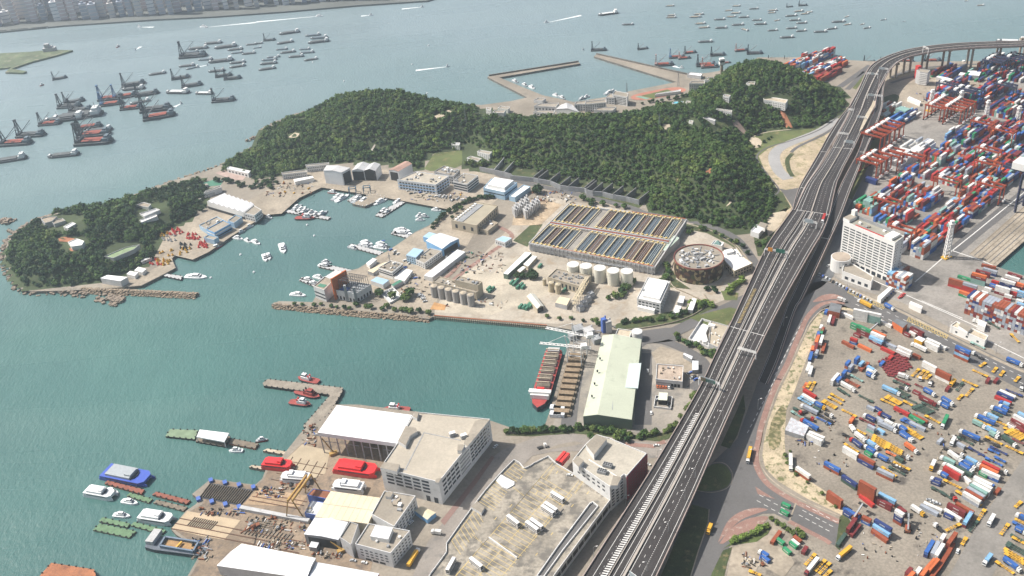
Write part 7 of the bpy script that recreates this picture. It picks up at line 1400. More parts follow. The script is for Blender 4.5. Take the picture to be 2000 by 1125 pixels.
rtg(1930, 392, 1, 10, 'over the quay side stacks'); rtg(1924, 348, 1, 10, 'second from the quay'); rtg(1926, 322, 1, 10, 'over the far middle stacks'); rtg(1915, 268, 1, 10, 'over the far right stacks'); rtg(1955, 284, 1, 10, 'right of the far stacks'); rtg(1826, 236, 4, 9, 'in the far parked pair, left group'); rtg(1857, 240, 4, 9, 'in the far parked pair, right group')
rtg(1846, 196, 1, 10, 'at the far end of the yard', 'navy', 22); rtg(1872, 212, 2, 12, 'at the far end of the yard', 'navy'); rtg(1895, 208, 1, 12, 'at the far end of the yard', 'navy'); rtg(1958, 198, 1, 12, 'at the far end of the yard', 'navy'); rtg(1975, 145, 2, 14, 'at the far end of the yard', 'navy'); rtg(1935, 150, 3, 10, 'beside the arched roof hall', 'navy')
# ship to shore crane at the right edge
o = thing('quay_crane', 'huge dark blue ship to shore crane with white machine house at the right edge', 'quay crane', Y(160, 5)); CN = MC['crane_navy']; 
for u, w_ in ((0, 0), (18, 0), (0, 22), (18, 22)):
    b = MB(); p = Y(150+u, -8+w_); b.beam(p, p+Vector((0, 0, 42)), 1.8); b.build('leg', CN, o, tuple(o.location))
b = MB()
for u in (0, 18):
    b.beam(Y(150+u, -8, 26), Y(150+u, 14, 26), 1.6); b.beam(Y(150+u, -8, 42), Y(150+u, 14, 42), 1.6); b.beam(Y(150+u, -8, 10), Y(150+u, 14, 28), 1)
for w_ in (-8, 14): b.beam(Y(150, w_, 12), Y(168, w_, 12), 1.4); b.beam(Y(150, w_, 42), Y(168, w_, 42), 1.4)
b.build('portal_beam', CN, o, tuple(o.location)); b = MB(); b.beam(Y(156, -30, 42), Y(156, 60, 42), 1.4, 0, 2.5); b.beam(Y(162, -30, 42), Y(162, 60, 42), 1.4, 0, 2.5); b.beam(Y(159, 14, 60), Y(159, -8, 43), 1); b.beam(Y(159, 14, 60), Y(159, 50, 44), .6); b.build('boom', CN, o, tuple(o.location))
b = MB(); p = Y(159, -14, 44); b.box(tuple(p), (16, 12, 7), YANG); b.build('machine_house', M_white, o, tuple(o.location))
def light_tower(px, py, h=38, place=''):
    v = P(px, py); o = thing('lighting_tower', None, 'lighting tower', v); b = MB()
    for s, t in ((-1, -1), (1, -1), (1, 1), (-1, 1)): b.beam((s*2.2, t*2.2, 0), (s*1.3, t*1.3, h), .8)
    for i in range(int(h/3.5)):
        z = i*3.5; r0 = 2.2-.9*z/h; r1 = 2.2-.9*(z+3.5)/h
        for s in (-1, 1): b.beam((-r0, s*r0, z), (r1, s*r1, z+3.5), .5); b.beam((s*r0, -r0, z), (s*r1, r1, z+3.5), .5)
    b.build('lattice', M_white, o); b = MB(); b.box((0, 0, h), (5, 5, .6)); b.box((0, 0, h+.6), (3, 3, 2.4)); b.build('platform', M_white, o); b = MB(); b.box((0, 0, 0), (9, 6, 1.2), .5); b.build('base_block', M_yelp, o); reg(o, 'tall white lattice lighting tower', place)
light_tower(1848, 503, 36, 'at the near corner of the terminal stacks')
for x, y in ((1816, 216), (1873, 218), (1924, 238), (1984, 250)): light_tower(x, y, 24, 'among the far stacks')
# reach stackers
for x, y, a, pl in ((1672, 1012, .7, 'lifting a container below the five high rust stack'), (1772, 1035, 1.2, 'standing in the open lower yard'), (1700, 652, .4, 'beside the grey roofed shed')):
    v = P(x, y); o = thing('reach_stacker', 'dark red reach stacker '+pl, 'reach stacker', v, a); b = MB(); b.box((0, 0, .8), (7, 3.2, 1.8)); b.build('body', M_rust, o)
    for s in (-1, 1):
        for xx in (-2.6, 2.6): b = MB(); b.box((xx, s*1.7, 0), (1.7, .8, 1.7)); b.build('wheel', M_black, o)
    b = MB(); b.beam((-3, 0, 3.4), (7, 0, 8), 1, 0, 1.2); b.build('boom', M_steel, o); b = MB(); b.box((7.5, 0, 6.4), (2, 6, .7)); b.build('spreader', M_black, o); b = MB(); b.box((-.5, 0, 2.6), (1.8, 1.6, 1.8)); b.build('cab', M_red, o)
# sheds made on containers
long_roof('grey roofed store at the top left corner of the lorry park', [(1622.5, 590.5), (1644.6, 595.5), (1640, 611), (1617, 606)], 6, CM['r'], mat('dark_felt_roof', (.16, .17, .18), .9, .2, .2, .1), 'store'); long_roof('grey roofed store on orange walls beside the port road fence', [(1743, 627.6), (1752, 622.4), (1772.7, 631.5), (1763.6, 640.6)], 6, CM['o'], MC['dark_felt_roof'], 'store'); long_roof('pale square canopy beside the port road fence', [(1786, 661), (1794, 656), (1808, 662), (1801, 668)], 5, CM['y'], M_metalw, 'canopy')
long_roof('mess of tarpaulins on a low shed at the left edge of the lorry park', [(1533, 840), (1545, 815), (1580, 832), (1570, 852)], 4, M_steel, mat('tarpaulins', (.5, .52, .55), .7, .3, .3, .3, stain=(.35, .15, .12)), 'shed'); long_roof('low dark blue roofed lorry shed under the red yard cranes', [(1694, 343), (1715, 350), (1711, 354), (1690, 347)], 5, CM['n'], CM['n'], 'shed')
B = Bld('pale teal stack like office of containers by the far white roofs', 'office', [(1749, 212), (1768, 218), (1779, 212), (1760, 207)], 9, CM['t'], CM['t'], par=0); B.end()
for x1, y1, x2, y2 in ((1530, 982, 1541, 987), (1527, 995, 1539, 1002)):
    CT((0, 0, 1), [(x1, y1, x2, y2, 'g')], 'at the end of the brick paved road')
# ---------------- ships at anchor ----------------
def hull_pts(L_, Bm, bow=.16, st=.05):
    h = Bm/2; return [(-L_/2, -h*.0), (-L_/2+L_*bow*.45, -h*.7), (-L_/2+L_*bow, -h), (L_/2-L_*st, -h), (L_/2, -h*.7), (L_/2, h*.7), (L_/2-L_*st, h), (-L_/2+L_*bow, h), (-L_/2+L_*bow*.45, h*.7)]
M_hull = mat('dark_hull', (.03, .04, .055), .6, .2, .1, .1); M_hullg = mat('grey_hull', (.12, .16, .19), .6, .2, .1, .1); M_hold = mat('hold_cover', (.09, .10, .105), .8, .2, .1, .1); M_ship = mat('ship_white', (.60, .62, .62), .6, .1, .3, .1); M_holdr = mat('rusty_hold', (.30, .07, .045), .8, .3, .2, .2); M_towb = mat('tower_blue', (.08, .17, .33), .6, .15, .3, .1)
def mk(name, items):
    """items: (part, builder, materials)"""
    o = thing(name, None, 'ship', (0, 0, -500));
    for pn, b_, m in items: b_.build(pn, m, o)
    return o
def cargo(hm, dm, sm, tall=1):
    h = MB(); h.prism(hull_pts(40, 9), -1, 2.4, 0, 1, True); d = MB(); d.prism([(-12, -3.4), (10, -3.4), (10, 3.4), (-12, 3.4)], 2.45, 3.8, 0, 1)
    s = MB(); s.box((15.2, 0, 2.45), (6.5, 7.5, 3.2)); s.box((15.6, 0, 5.65), (4.4, 6, 2.4*tall)); fo = MB(); fo.box((-16.5, 0, 2.45), (2.5, 4, 1.6)); m = MB(); m.beam((15.6, 0, 7), (15.6, 0, 12), .3); m.beam((-15, 0, 3), (-15, 0, 7.5), .25)
    return mk('cargo_lighter', [('hull', h, [hm, M_hold]), ('hold', d, [hm, dm]), ('deckhouse', s, sm), ('forecastle', fo, sm), ('mast', m, M_steel)])
def derrick(tm, dm, flip=1):
    h = MB(); h.prism([(-18, -5.5), (16, -5.5), (19, -3), (19, 3), (16, 5.5), (-18, 5.5)], -1, 2.6, 0, 1, True); d = MB(); d.prism([(-11, -4), (9, -4), (9, 4), (-11, 4)], 2.65, 4.2, 0, 1)
    s = MB(); s.box((14, 0, 2.6), (6, 8, 3.4)); s.box((14.5, 0, 6), (3.5, 5, 2)); t = MB()
    for y in (-3.2, 3.2):
        for x in (-17, -12.5): t.beam((x, y, 2.6), (-15, y*.35, 22), .7)
        for z in (6, 10, 14, 18): f = (z-2.6)/19.4; t.beam((-17+2*f, y*(1-.65*f), z), (-12.5-2.5*f, y*(1-.65*f), z), .35)
    t.box((-15, 0, 21), (2.4, 2.8, 2)); t.box((-15, 0, 2.6), (5, 7, 2.6)); q = MB(); q.beam((-13, 0, 5), (5, 1, 21), .7); q.beam((-13, 1, 5), (4, 1.4, 17), .35); q.beam((-15, 0, 22), (5, 1, 21), .15)
    return mk('derrick_barge', [('hull', h, [M_hull, M_hold]), ('hold', d, [M_hull, dm]), ('deckhouse', s, M_hullg), ('crane_tower', t, tm), ('boom', q, M_steel)])
PROT = {'c': cargo(M_hull, M_hold, M_ship), 'g': cargo(M_hullg, M_hullg, M_ship), 'w': cargo(M_hull, M_ship, M_white, 1.4), 'd': derrick(M_hull, M_hold), 'r': derrick(M_hull, M_holdr), 'u': derrick(M_towb, M_holdr), 'p': derrick(mat('tower_pink', (.45, .3, .28), .7), M_holdr), 'v': cargo(M_hullg, M_conc2, M_ship)}
DSC = {'c': 'dark cargo lighter', 'g': 'grey cargo lighter', 'w': 'cargo ship with white deck', 'd': 'derrick barge with a dark crane tower', 'r': 'derrick barge with rust red hold', 'u': 'derrick barge with a blue crane tower', 'p': 'derrick barge with a pale pink crane tower', 'v': 'small cargo lighter with open hold'}
used = set()
def ships(Z, rows, place):
    ox, oy, s = Z
    for x1, y1, x2, y2, k in rows:
        a, c = P(ox+x1/s, oy+y1/s, 1), P(ox+x2/s, oy+y2/s, 1); d = c-a; mid = (a+c)/2; ang = math.atan2(d.y, d.x)
        if k.isupper(): ang += math.pi
        kk = k.lower(); o = PROT[kk] if kk not in used else clone(PROT[kk], mid, ang); used.add(kk); f = d.length/(40 if kk in 'cgwv' else 37); o.location = (mid.x, mid.y, 0); o.rotation_euler = (0, 0, ang); o.scale = (f*1.15, f*1.45, f*(1.0 if kk in 'cgwv' else 1.12)); o['category'] = 'barge' if kk in 'drup' else 'ship'
        reg(o, DSC[kk], place, None, 'vessels at anchor '+place)
Z0 = (0, 0, 3.99); Z1 = (500, 0, 3.99); Z2 = (1000, 0, 3.99); Z3 = (1500, 0, 3.99)
def rw(k, *a): return [(*a[i:i+4], k) for i in range(0, len(a), 4)]
ships(Z0, rw('c', 1600, 340, 1720, 330, 1475, 383, 1610, 370, 1680, 375, 1835, 355, 1780, 390, 1885, 378, 1890, 420, 1985, 410, 1920, 348, 1995, 341, 1635, 485, 1805, 465, 1795, 493, 1905, 480, 1795, 525, 1905, 508, 1400, 518, 1510, 506, 1165, 582, 1285, 565, 1630, 557, 1745, 547)+rw('g', 1805, 414, 1885, 406, 1550, 467, 1650, 460, 1455, 538, 1545, 517, 1440, 410, 1540, 402)+rw('w', 1305, 717, 1460, 720, 1530, 725, 1650, 727), 'in the left anchorage')
ships(Z0, rw('d', 1415, 445, 1595, 430, 1345, 615, 1470, 597, 1425, 675, 1565, 655, 1665, 788, 1820, 775, 1685, 597, 1800, 580, 1755, 615, 1870, 605, 960, 670, 1120, 645, 415, 618, 515, 600, 465, 835, 620, 825, 505, 805, 650, 778, 1110, 865, 1320, 840)+rw('D', 1225, 720, 1065, 745, 335, 1048, 150, 1058, 705, 850, 550, 865)+rw('u', 780, 775, 950, 760, 790, 820, 950, 800, 890, 765, 1060, 738)+rw('c', 960, 698, 1115, 685, 1020, 808, 1160, 780, 680, 1022, 860, 1005, 430, 930, 775, 888, 360, 945, 640, 915)+rw('r', 950, 848, 1100, 833, 1130, 928, 1350, 890, 315, 970, 460, 958, 605, 1003, 780, 978, 610, 1118, 855, 1100, 620, 1060, 840, 1040, 20, 1125, 230, 1110), 'in the crowded left moorings')
ships((0, 280, 3.99), rw('c', -60, 150, 190, 110, 385, 103, 600, 82), 'in the near left moorings')
ships(Z1, rw('c', 190, 265, 330, 245, 170, 340, 285, 322, 415, 334, 560, 316, 195, 412, 300, 399, 260, 444, 365, 434, 380, 470, 475, 455, 38, 499, 155, 487, 28, 544, 145, 527, -20, 340, 48, 333)+rw('g', 390, 279, 495, 269, 430, 299, 550, 289, 160, 386, 240, 379, 340, 384, 415, 379, 345, 412, 445, 404, 90, 447, 180, 439, 50, 469, 155, 459, -20, 374, 38, 366)+rw('D', 145, 308, 65, 314), 'in the group right of the left anchorage')
ships(Z2, rw('w', 680, 116, 815, 98)+rw('v', 1200, 45, 1262, 42, 1210, 119, 1272, 115, 1203, 135, 1277, 132, 1385, 132, 1468, 128, 1418, 111, 1490, 108, 1428, 184, 1505, 180, 1455, 215, 1535, 210, 1660, 81, 1715, 77, 1673, 129, 1742, 127, 1708, 101, 1778, 98, 1718, 46, 1778, 43, 1790, 222, 1838, 237)+rw('c', 862, 190, 942, 188, 1580, 151, 1657, 148, 1588, 216, 1672, 213, 1718, 193, 1803, 189, 1770, 133, 1842, 130, 1852, 67, 1918, 64, 1873, 155, 1942, 153, 1893, 187, 1978, 183, 1455, 325, 1558, 321), 'in the right anchorage')
ships(Z2, rw('d', 622, 390, 728, 386, 982, 382, 1055, 373, 1550, 430, 1655, 422)+rw('r', 1345, 413, 1430, 403, 1443, 510, 1580, 500)+rw('p', 1118, 507, 1250, 500, 1300, 455, 1385, 447, 1480, 522, 1600, 514, 1742, 395, 1830, 387)+rw('u', 1230, 447, 1340, 440, 1640, 488, 1700, 483)+rw('D', 1945, 410, 1835, 414), 'beyond the far breakwater')
ships(Z3, rw('v', 0, 82, 70, 77, 0, 99, 55, 94, 48, 159, 88, 152, 203, 89, 272, 82, 255, 109, 317, 102, 290, 94, 345, 89, 598, 131, 628, 122, 717, 189, 750, 182, 590, 192, 645, 184, 1628, 41, 1683, 36, 1530, 6, 1560, 1)+rw('c', 0, 237, 72, 232, 98, 292, 197, 286, 140, 124, 222, 118, 145, 220, 222, 215, 170, 157, 248, 152, 225, 180, 300, 174, 222, 242, 297, 235, 362, 247, 455, 243, 462, 226, 533, 217, 502, 170, 597, 165, 745, 219, 797, 211)+rw('g', 877, 154, 920, 148, 1045, 166, 1070, 163)+rw('d', 145, 52, 190, 47, 240, 41, 303, 37), 'in the far right anchorage')
ships(Z3, rw('d', 260, 455, 340, 450, 495, 478, 580, 474, 745, 482, 830, 478, 385, 450, 440, 448, 875, 470, 925, 466, 125, 470, 190, 466, 0, 462, 60, 458)+rw('r', 1030, 478, 1130, 474, 1215, 476, 1340, 470)+rw('w', 1790, 320, 1990, 325, 1410, 495, 1530, 490, 1640, 495, 1740, 490), 'along the far container quay')
# ---------------- small craft ----------------
M_boatw = mat('boat_white', (.74, .75, .75), .4, .05, .5, .04); M_boatg = mat('boat_grey', (.33, .36, .38), .6, .1, .5, .06); M_deckr = mat('deck_red', (.30, .055, .045), .7, .15, .5, .1); M_fblue = mat('ferry_blue', (.05, .10, .45), .4, .08, .3, .05); M_fred = mat('ferry_red', (.68, .025, .03), .4, .06, .3, .05); M_foam = mat('foam', (.75, .8, .8), .8)
def boat(x1, y1, x2, y2, kind, label, z=0):
    """x1,y1 stern; x2,y2 bow (pixels at the waterline)"""
    a, c = P(x1, y1, z+.5), P(x2, y2, z+.5); d = c-a; L_ = d.length; mid = (a+c)/2; o = thing({'tug': 'tugboat', 'cat': 'catamaran_ferry'}.get(kind[0], 'motor_launch'), None, 'boat', (mid.x, mid.y, z), math.atan2(d.y, d.x))
    def part(n, b_, m): b_.build(n, m, o)
    if kind[0] == 'tug':
        W_ = L_*.32; b = MB(); b.prism([(-x, y) for x, y in hull_pts(L_, W_, .3, .1)], -.6, 2, 0, 1, True); part('hull', b, [M_hull, M_deckr]); b = MB(); b.box((L_*.08, 0, 2.05), (L_*.38, W_*.6, 2.6)); b.box((L_*.14, 0, 4.65), (L_*.18, W_*.45, 2.3), 0, 0); part('deckhouse', b, M_boatw if kind[1] == 'w' else M_deckr); b = MB(); b.box((L_*.14, 0, 5.4), (L_*.185, W_*.47, .8)); part('window_band', b, M_glass)
        for s in (-1, 1): b = MB(); b.cyl((-L_*.08, s*W_*.18, 2), .7, 4.5, 8); part('funnel', b, M_red if kind[1] == 'w' else M_black)
        b = MB(); b.beam((L_*.1, 0, 6.5), (L_*.1, 0, 11), .25); part('mast', b, M_steel)
    elif kind[0] == 'cat':
        hm, rm, sm = {'b': (M_fblue, M_fblue, M_boatg), 'r': (M_fred, M_fred, M_fred), 'w': (M_boatw, M_boatw, M_boatw)}[kind[1]]; W_ = L_*.33; b = MB()
        for s in (-1, 1): b.prism([(-L_/2, s*W_*.33-W_*.16), (L_*.3, s*W_*.33-W_*.16), (L_/2, s*W_*.33), (L_*.3, s*W_*.33+W_*.16), (-L_/2, s*W_*.33+W_*.16)], -.5, 2.2, 0, 0, True)
        part('hull', b, hm); b = MB(); b.prism([(-L_*.47, -W_/2), (L_*.36, -W_/2), (L_*.44, -W_*.3), (L_*.44, W_*.3), (L_*.36, W_/2), (-L_*.47, W_/2)], 2.2, 4.6, 0, 1); part('main_deck', b, [hm, rm]); b = MB(); b.box((-L_*.1, 0, 4.6), (L_*.52, W_*.8, 2)); part('upper_deck', b, sm); b = MB(); b.box((L_*.1, 0, 6.6), (L_*.14, W_*.55, 1.4)); part('bridge', b, sm)
        for s in (-1, 1): b = MB(); b.box((0, s*W_*.5, 3), (L_*.7, .12, .8)); part('window_band', b, M_glass)
        b = MB(); b.prism([(L_*.17, -W_*.38), (L_*.22, -W_*.2), (L_*.24, 0), (L_*.22, W_*.2), (L_*.17, W_*.38), (L_*.19, 0)], 4.6, 5.4, 0); part('windscreen', b, M_glass)
    else:
        hm = M_boatw if kind[1] == 'w' else M_boatg if kind[1] == 'g' else M_deckr; W_ = L_*.3; b = MB(); b.prism([(-x, y) for x, y in hull_pts(L_, W_, .35, .05)], -.4, 1.5, 0, 1, True); part('hull', b, [hm, M_boatg if kind[1] != 'w' else M_boatw]); b = MB(); b.box((-L_*.05, 0, 1.5), (L_*.5, W_*.66, 1.5)); b.box((0, 0, 3), (L_*.26, W_*.5, 1.3)); part('cabin', b, M_boatw); b = MB(); b.box((L_*.21, 0, 1.9), (.15, W_*.6, .8)); b.box((0, 0, 3.3), (L_*.27, W_*.52, .6)); part('window_band', b, M_glass)
    o['label'] = label; return o
boat(625, 748, 581, 736, 'tw', 'dark hulled tug with red and white deckhouse above the stone pier') if False else None
for a in ((623, 748, 582, 738, ('tug', 'w'), 'dark tug with white deckhouse moored above the timber pier'), (578, 764, 625, 777, ('tug', 'r'), 'dark tug with red deckhouse tucked below the timber pier'), (566, 786, 608, 792, ('tug', 'w'), 'red decked tug outermost below the timber pier'), (801, 803, 750, 799, ('tug', 'w'), 'red tug behind the huge white roofed hall'),
 (206, 924, 296, 942, ('cat', 'b'), 'large blue catamaran ferry with grey roof beside the red pontoon'), (275, 1010, 340, 1020, ('cat', 'w'), 'sleek white catamaran ferry beside the green pontoons'), (170, 962, 226, 972, ('cat', 'w'), 'white boxy ferry at the far left of the pontoons'), (207, 957, 232, 964, ('l', 'w'), 'small white boat behind the boxy ferry'),
 (238, 979, 270, 984, ('l', 'w'), 'white motor launch below the green pontoon'), (222, 1006, 255, 1009, ('l', 'w'), 'white launch above the long green pontoon'), (475, 881, 447, 881, ('l', 'w'), 'white launch below the floating shed'), (500, 862, 524, 859, ('l', 'r'), 'red and white work boat at the pontoon end'),
 (577, 427, 615, 427, ('tug', 'w'), 'red hulled patrol ship in the naval basin'), (522, 495, 527, 508, ('l', 'w'), 'right boat of the white pair in mid basin'), (515, 497, 520, 511, ('l', 'w'), 'left boat of the white pair in mid basin'), (549, 476, 555, 495, ('l', 'w'), 'single white boat under way in mid basin'), (641, 375, 660, 378, ('l', 'r'), 'red hulled boat under the head quay'), (362, 540, 405, 542, ('l', 'w'), 'white roofed work boat off the left quay'), (408, 490, 436, 478, ('l', 'r'), 'red hulled boat below the small blue hut'),
 (567, 575, 598, 578, ('l', 'w'), 'thin white boat by the point jetty')): boat(*a)
for i, (x1, y1, x2, y2, k) in enumerate(((648, 392, 672, 378, 'g'), (655, 395, 682, 380, 'w'), (688, 398, 706, 382, 'g'), (700, 400, 722, 384, 'g'), (729, 400, 758, 388, 'w'), (768, 398, 790, 390, 'w'), (748, 420, 765, 410, 'w'), (740, 418, 760, 407, 'g'), (812, 424, 828, 419, 'w'), (812, 430, 830, 430, 'w'), (820, 422, 838, 424, 'g'), (843, 410, 862, 412, 'w'), (770, 455, 806, 458, 'w'), (770, 449, 802, 452, 'w'), (700, 478, 730, 484, 'g'), (705, 472, 728, 478, 'w'), (730, 482, 760, 487, 'w'), (735, 475, 757, 480, 'w'), (680, 482, 700, 488, 'g'), (622, 518, 650, 522, 'w'), (628, 512, 648, 514, 'g'), (590, 545, 615, 550, 'w'), (600, 553, 625, 557, 'g'), (612, 540, 635, 546, 'w'), (600, 418, 618, 413, 'w'), (608, 423, 628, 416, 'g'), (618, 425, 640, 412, 'g'), (570, 412, 590, 400, 'g'), (578, 416, 598, 404, 'w'), (585, 420, 604, 408, 'g'), (520, 423, 532, 427, 'w'), (478, 447, 496, 440, 'w'), (455, 464, 475, 468, 'w'), (478, 468, 490, 474, 'w'), (492, 470, 508, 478, 'w'), (462, 458, 480, 450, 'g'), (1000, 157, 1012, 162, 'g'), (1020, 164, 1030, 169, 'g'), (1034, 168, 1044, 174, 'w'), (1080, 185, 1092, 189, 'w'), (1092, 189, 1104, 194, 'g'), (1130, 195, 1145, 191, 'g'), (1140, 191, 1152, 188, 'w'), (1180, 185, 1200, 178, 'g'), (1190, 182, 1204, 177, 'w'))):
    reg(boat(x1, y1, x2, y2, ('l', k), ''), ('white' if k == 'w' else 'grey')+' naval launch', 'moored in the '+('naval basin' if y1 > 300 else 'far harbour basin'), 'boat', 'naval launches')
# boats under way with their foam wakes
for x, y, x2, y2, wl, lab in ((617, 32, 631, 31.5, (500, 43), 'fast ferry crossing near the far city shore'), (721, 30, 729, 29.5, (705, 31.5), 'small ferry alone in the far channel'), (822, 14, 828, 13, (785, 17.5), 'speed boat at the top of the far channel'), (871, 130.5, 878, 129.5, (812, 137.5), 'speed boat with long wake above the left hill'), (1072, 43.5, 1062, 44.5, (1135, 30), 'tug heading left with a fading wake'), (266, 97, 263, 98, (275, 91), 'tiny speed boat with a V of spray'), (404, 127.5, 407, 127, (385, 131), 'small boat crossing the left anchorage'), (228, 93, 233, 89, (229, 93), 'lone dark work boat left of the anchorage'), (78, 168, 86, 165, (78, 168), 'small dark boat beside the left moorings'), (352, 203, 356, 201, (340, 209), 'small boat at the right of the left moorings'), (1137, 97.5, 1141, 97, (1137, 97), 'tug ahead of the far breakwater derrick barge'), (1327, 132.5, 1336, 133, (1315, 129), 'small boat inside the far derrick barges'), (405, 53, 390, 52.5, (500, 44), 'white ferry by the far pier'), (275, 53, 269, 52.5, (300, 53), 'small ferry leaving a wake off the city')):
    boat(x, y, x2, y2, ('l', 'w' if 'dark' not in lab else 'r'), lab); a, c = P(x, y, .1), P(wl[0], wl[1], .1); d = c-a
    if d.length > 8: n = Vector((-d.y, d.x, 0)).normalized(); b = MB(); b.face([a-n*.7, a+n*.7, c+n*3.2, c-n*3.2]); b.build('wake', M_foam)['kind'] = 'structure'
for x, y in ((600, 440), (614, 461), (470, 498), (496, 532), (412, 543), (611, 122), (672, 159), (805, 126), (837, 89), (834, 183)):
    v = P(x, y, 0); b = MB(); b.cyl((0, 0, -.3), 1.4, 1.4, 10, r2=1.1); b.cyl((0, 0, 1.1), .3, 1, 6); o = b.build('mooring_buoy', M_boatw); o.location = v; reg(o, 'round white mooring buoy', 'floating on the open water' if y < 200 else 'floating in the naval basin', 'buoy', 'mooring buoys')
# ---------------- piers, pontoons, barges ----------------
def slab(name, label, cat, px, z0, z1, ms, mt, kit=0, group=None):
    q = [P(x, y, z1) for x, y in px]; c = sum(q, Vector())/len(q); b = MB(); b.prism([(p.x, p.y) for p in q], z0, z1, 0, 1, True); o = thing(name, label, cat, (c.x, c.y, 0), 0, group); b.build('deck', [ms, mt], o, (c.x, c.y, 0))
    n = len(q)
    for i in range(n):
        e = q[(i+1) % n]-q[i]; k = int(e.length/5)
        for j in range(k):
            p = q[i]+e*(j+.5)/k; b = MB(); b.box((p.x, p.y, z1), (.9, .9, .7), 0, 0); b.build('bollard', M_black if kit != 2 else M_boatw, o, (c.x, c.y, 0))
    return o
slab('timber_pier', 'L shaped timber pier with tugs alongside', 'pier', [(513, 748), (523, 740), (670, 757), (668, 766), (640, 812), (600, 838), (592, 832), (645, 771), (515, 753)], -1, 2.6, M_black, mat('pier_deck', (.27, .235, .19), .9, .25, .2, .2, 1), 1)
slab('finger_pier', 'short finger pier above the beached red ferry', 'pier', [(486, 912), (492, 908), (545, 916), (542, 922)], -1, 2.4, M_wood, M_sand); slab('finger_pier', 'narrow finger pier left of the shipyard crane', 'pier', [(513, 880), (522, 876), (562, 882), (556, 888)], -1, 2.2, M_wood, M_sand)
slab('floating_pontoon', 'red brown pontoon beside the blue ferry', 'pontoon', [(204, 944), (210, 938), (282, 956), (276, 965)], -.5, 1.6, M_rust, mat('pontoon_red', (.26, .09, .06), .9, .25, .3, .2)); slab('floating_pontoon', 'second red brown pontoon nearer the dark platform', 'pontoon', [(297, 966), (305, 960), (372, 977), (364, 984)], -.5, 1.6, M_rust, MC['pontoon_red'])
MG = mat('pontoon_green', (.13, .22, .12), .9, .25, .3, .2); slab('floating_pontoon', 'short green pontoon above the white launch', 'pontoon', [(247, 968), (254, 962), (298, 974), (290, 982)], -.5, 1.4, M_wood, MG); slab('floating_pontoon', 'green pontoon below the small white launch', 'pontoon', [(193, 1018), (200, 1010), (254, 1022), (248, 1030)], -.5, 1.4, M_wood, MG)
slab('floating_pontoon', 'green pontoon running along the sleek white ferry', 'pontoon', [(255, 1026), (262, 1019), (324, 1035), (316, 1043)], -.5, 1.4, M_wood, MG); slab('floating_pontoon', 'wide moss green pontoon lowest of the group', 'pontoon', [(181, 1035), (194, 1022), (266, 1037), (252, 1050)], -.5, 1.4, M_wood, MG); slab('floating_pontoon', 'grey brown pontoon left of the dark platform', 'pontoon', [(299, 982), (306, 976), (366, 990), (358, 998)], -.5, 1.3, M_wood, M_wood)
slab('floating_pontoon', 'green square pontoon left of the floating shed', 'pontoon', [(323, 852), (332, 838), (387, 840), (380, 858)], -.5, 1.8, M_black, mat('pontoon_pale_green', (.2, .27, .17), .9, .2)); fs = slab('floating_shed', 'white roofed shed afloat on a pontoon', 'floating shed', [(382, 862), (388, 846), (450, 852), (440, 872)], -.5, 1.6, M_black, M_wood)
b = MB(); q = [P(x, y, 6.5) for x, y in ((384, 853), (390, 839), (447, 846), (438, 863))]; b.prism([(p.x, p.y) for p in q], 5.5, 6.6, 0, 0, True)
for p in q: b.beam(Vector((p.x, p.y, 1)), Vector((p.x, p.y, 6)), .4)
b.build('roof', M_roofw, fs, tuple(fs.location)); slab('floating_pontoon', 'cluttered brown pontoon right of the floating shed', 'pontoon', [(447, 866), (453, 856), (505, 866), (498, 876)], -.5, 1.7, M_rust, M_wood)
slab('floating_pontoon', 'long low jetty with grey launches in the middle of the naval basin', 'jetty', [(680, 481), (686, 476), (750, 492), (740, 498)], -.5, 1.5, M_quay, M_greyw); slab('floating_pontoon', 'short jetty with the white patrol ships', 'jetty', [(763, 456), (768, 451), (802, 460), (795, 465)], -.5, 1.5, M_quay, M_greyw); slab('boat_dock', 'broad concrete boat pier at the head of the naval basin', 'pier', [(688, 398), (712, 403), (754, 385), (726, 377)], -1, 2.8, M_quay, M_conc2, 2)
slab('floating_pontoon', 'pontoon with small white awnings right of the boat pier', 'pontoon', [(733, 421), (740, 414), (792, 388), (796, 392), (746, 424)], -.5, 1.5, M_quay, M_greyw); slab('floating_pontoon', 'pontoon with blue lifting frame left of the boat pier', 'pontoon', [(678, 391), (684, 394), (718, 374), (708, 371)], -.5, 1.5, M_quay, M_greyw); slab('floating_pontoon', 'pontoon at the lower right of the naval basin', 'jetty', [(622, 521), (628, 514), (700, 530), (690, 536)], -.5, 1.5, M_quay, M_greyw); slab('floating_pontoon', 'pontoon beside the orange walled building', 'jetty', [(584, 547), (590, 541), (640, 556), (630, 566)], -.5, 1.5, M_quay, M_greyw)
slab('floating_pontoon', 'jetty crossing the left part of the naval basin', 'jetty', [(556, 414), (560, 409), (646, 424), (640, 429)], -.5, 1.5, M_quay, M_greyw); slab('deck_barge', 'flat empty barge moored off the left quay', 'barge', [(315, 538), (320, 534), (357, 539), (353, 546)], -.5, 2, M_hull, M_greyw)
for x, y in ((718, 378), (690, 380)):
    v = P(x, y, 1); b = MB()
    for s in (-4, 4): b.beam((s, -3, 0), (s, -3, 9), .7); b.beam((s, 3, 0), (s, 3, 9), .7); b.beam((s, -3, 9), (s, 3, 9), .7)
    for s in (-3, 3): b.beam((-4, s, 9), (4, s, 9), .7)
    o = b.build('boat_hoist', mat('hoist_blue', (.06, .13, .2), .6)); o.location = v; reg(o, 'dark blue boat hoist frame', 'at the head of the naval basin', 'hoist')
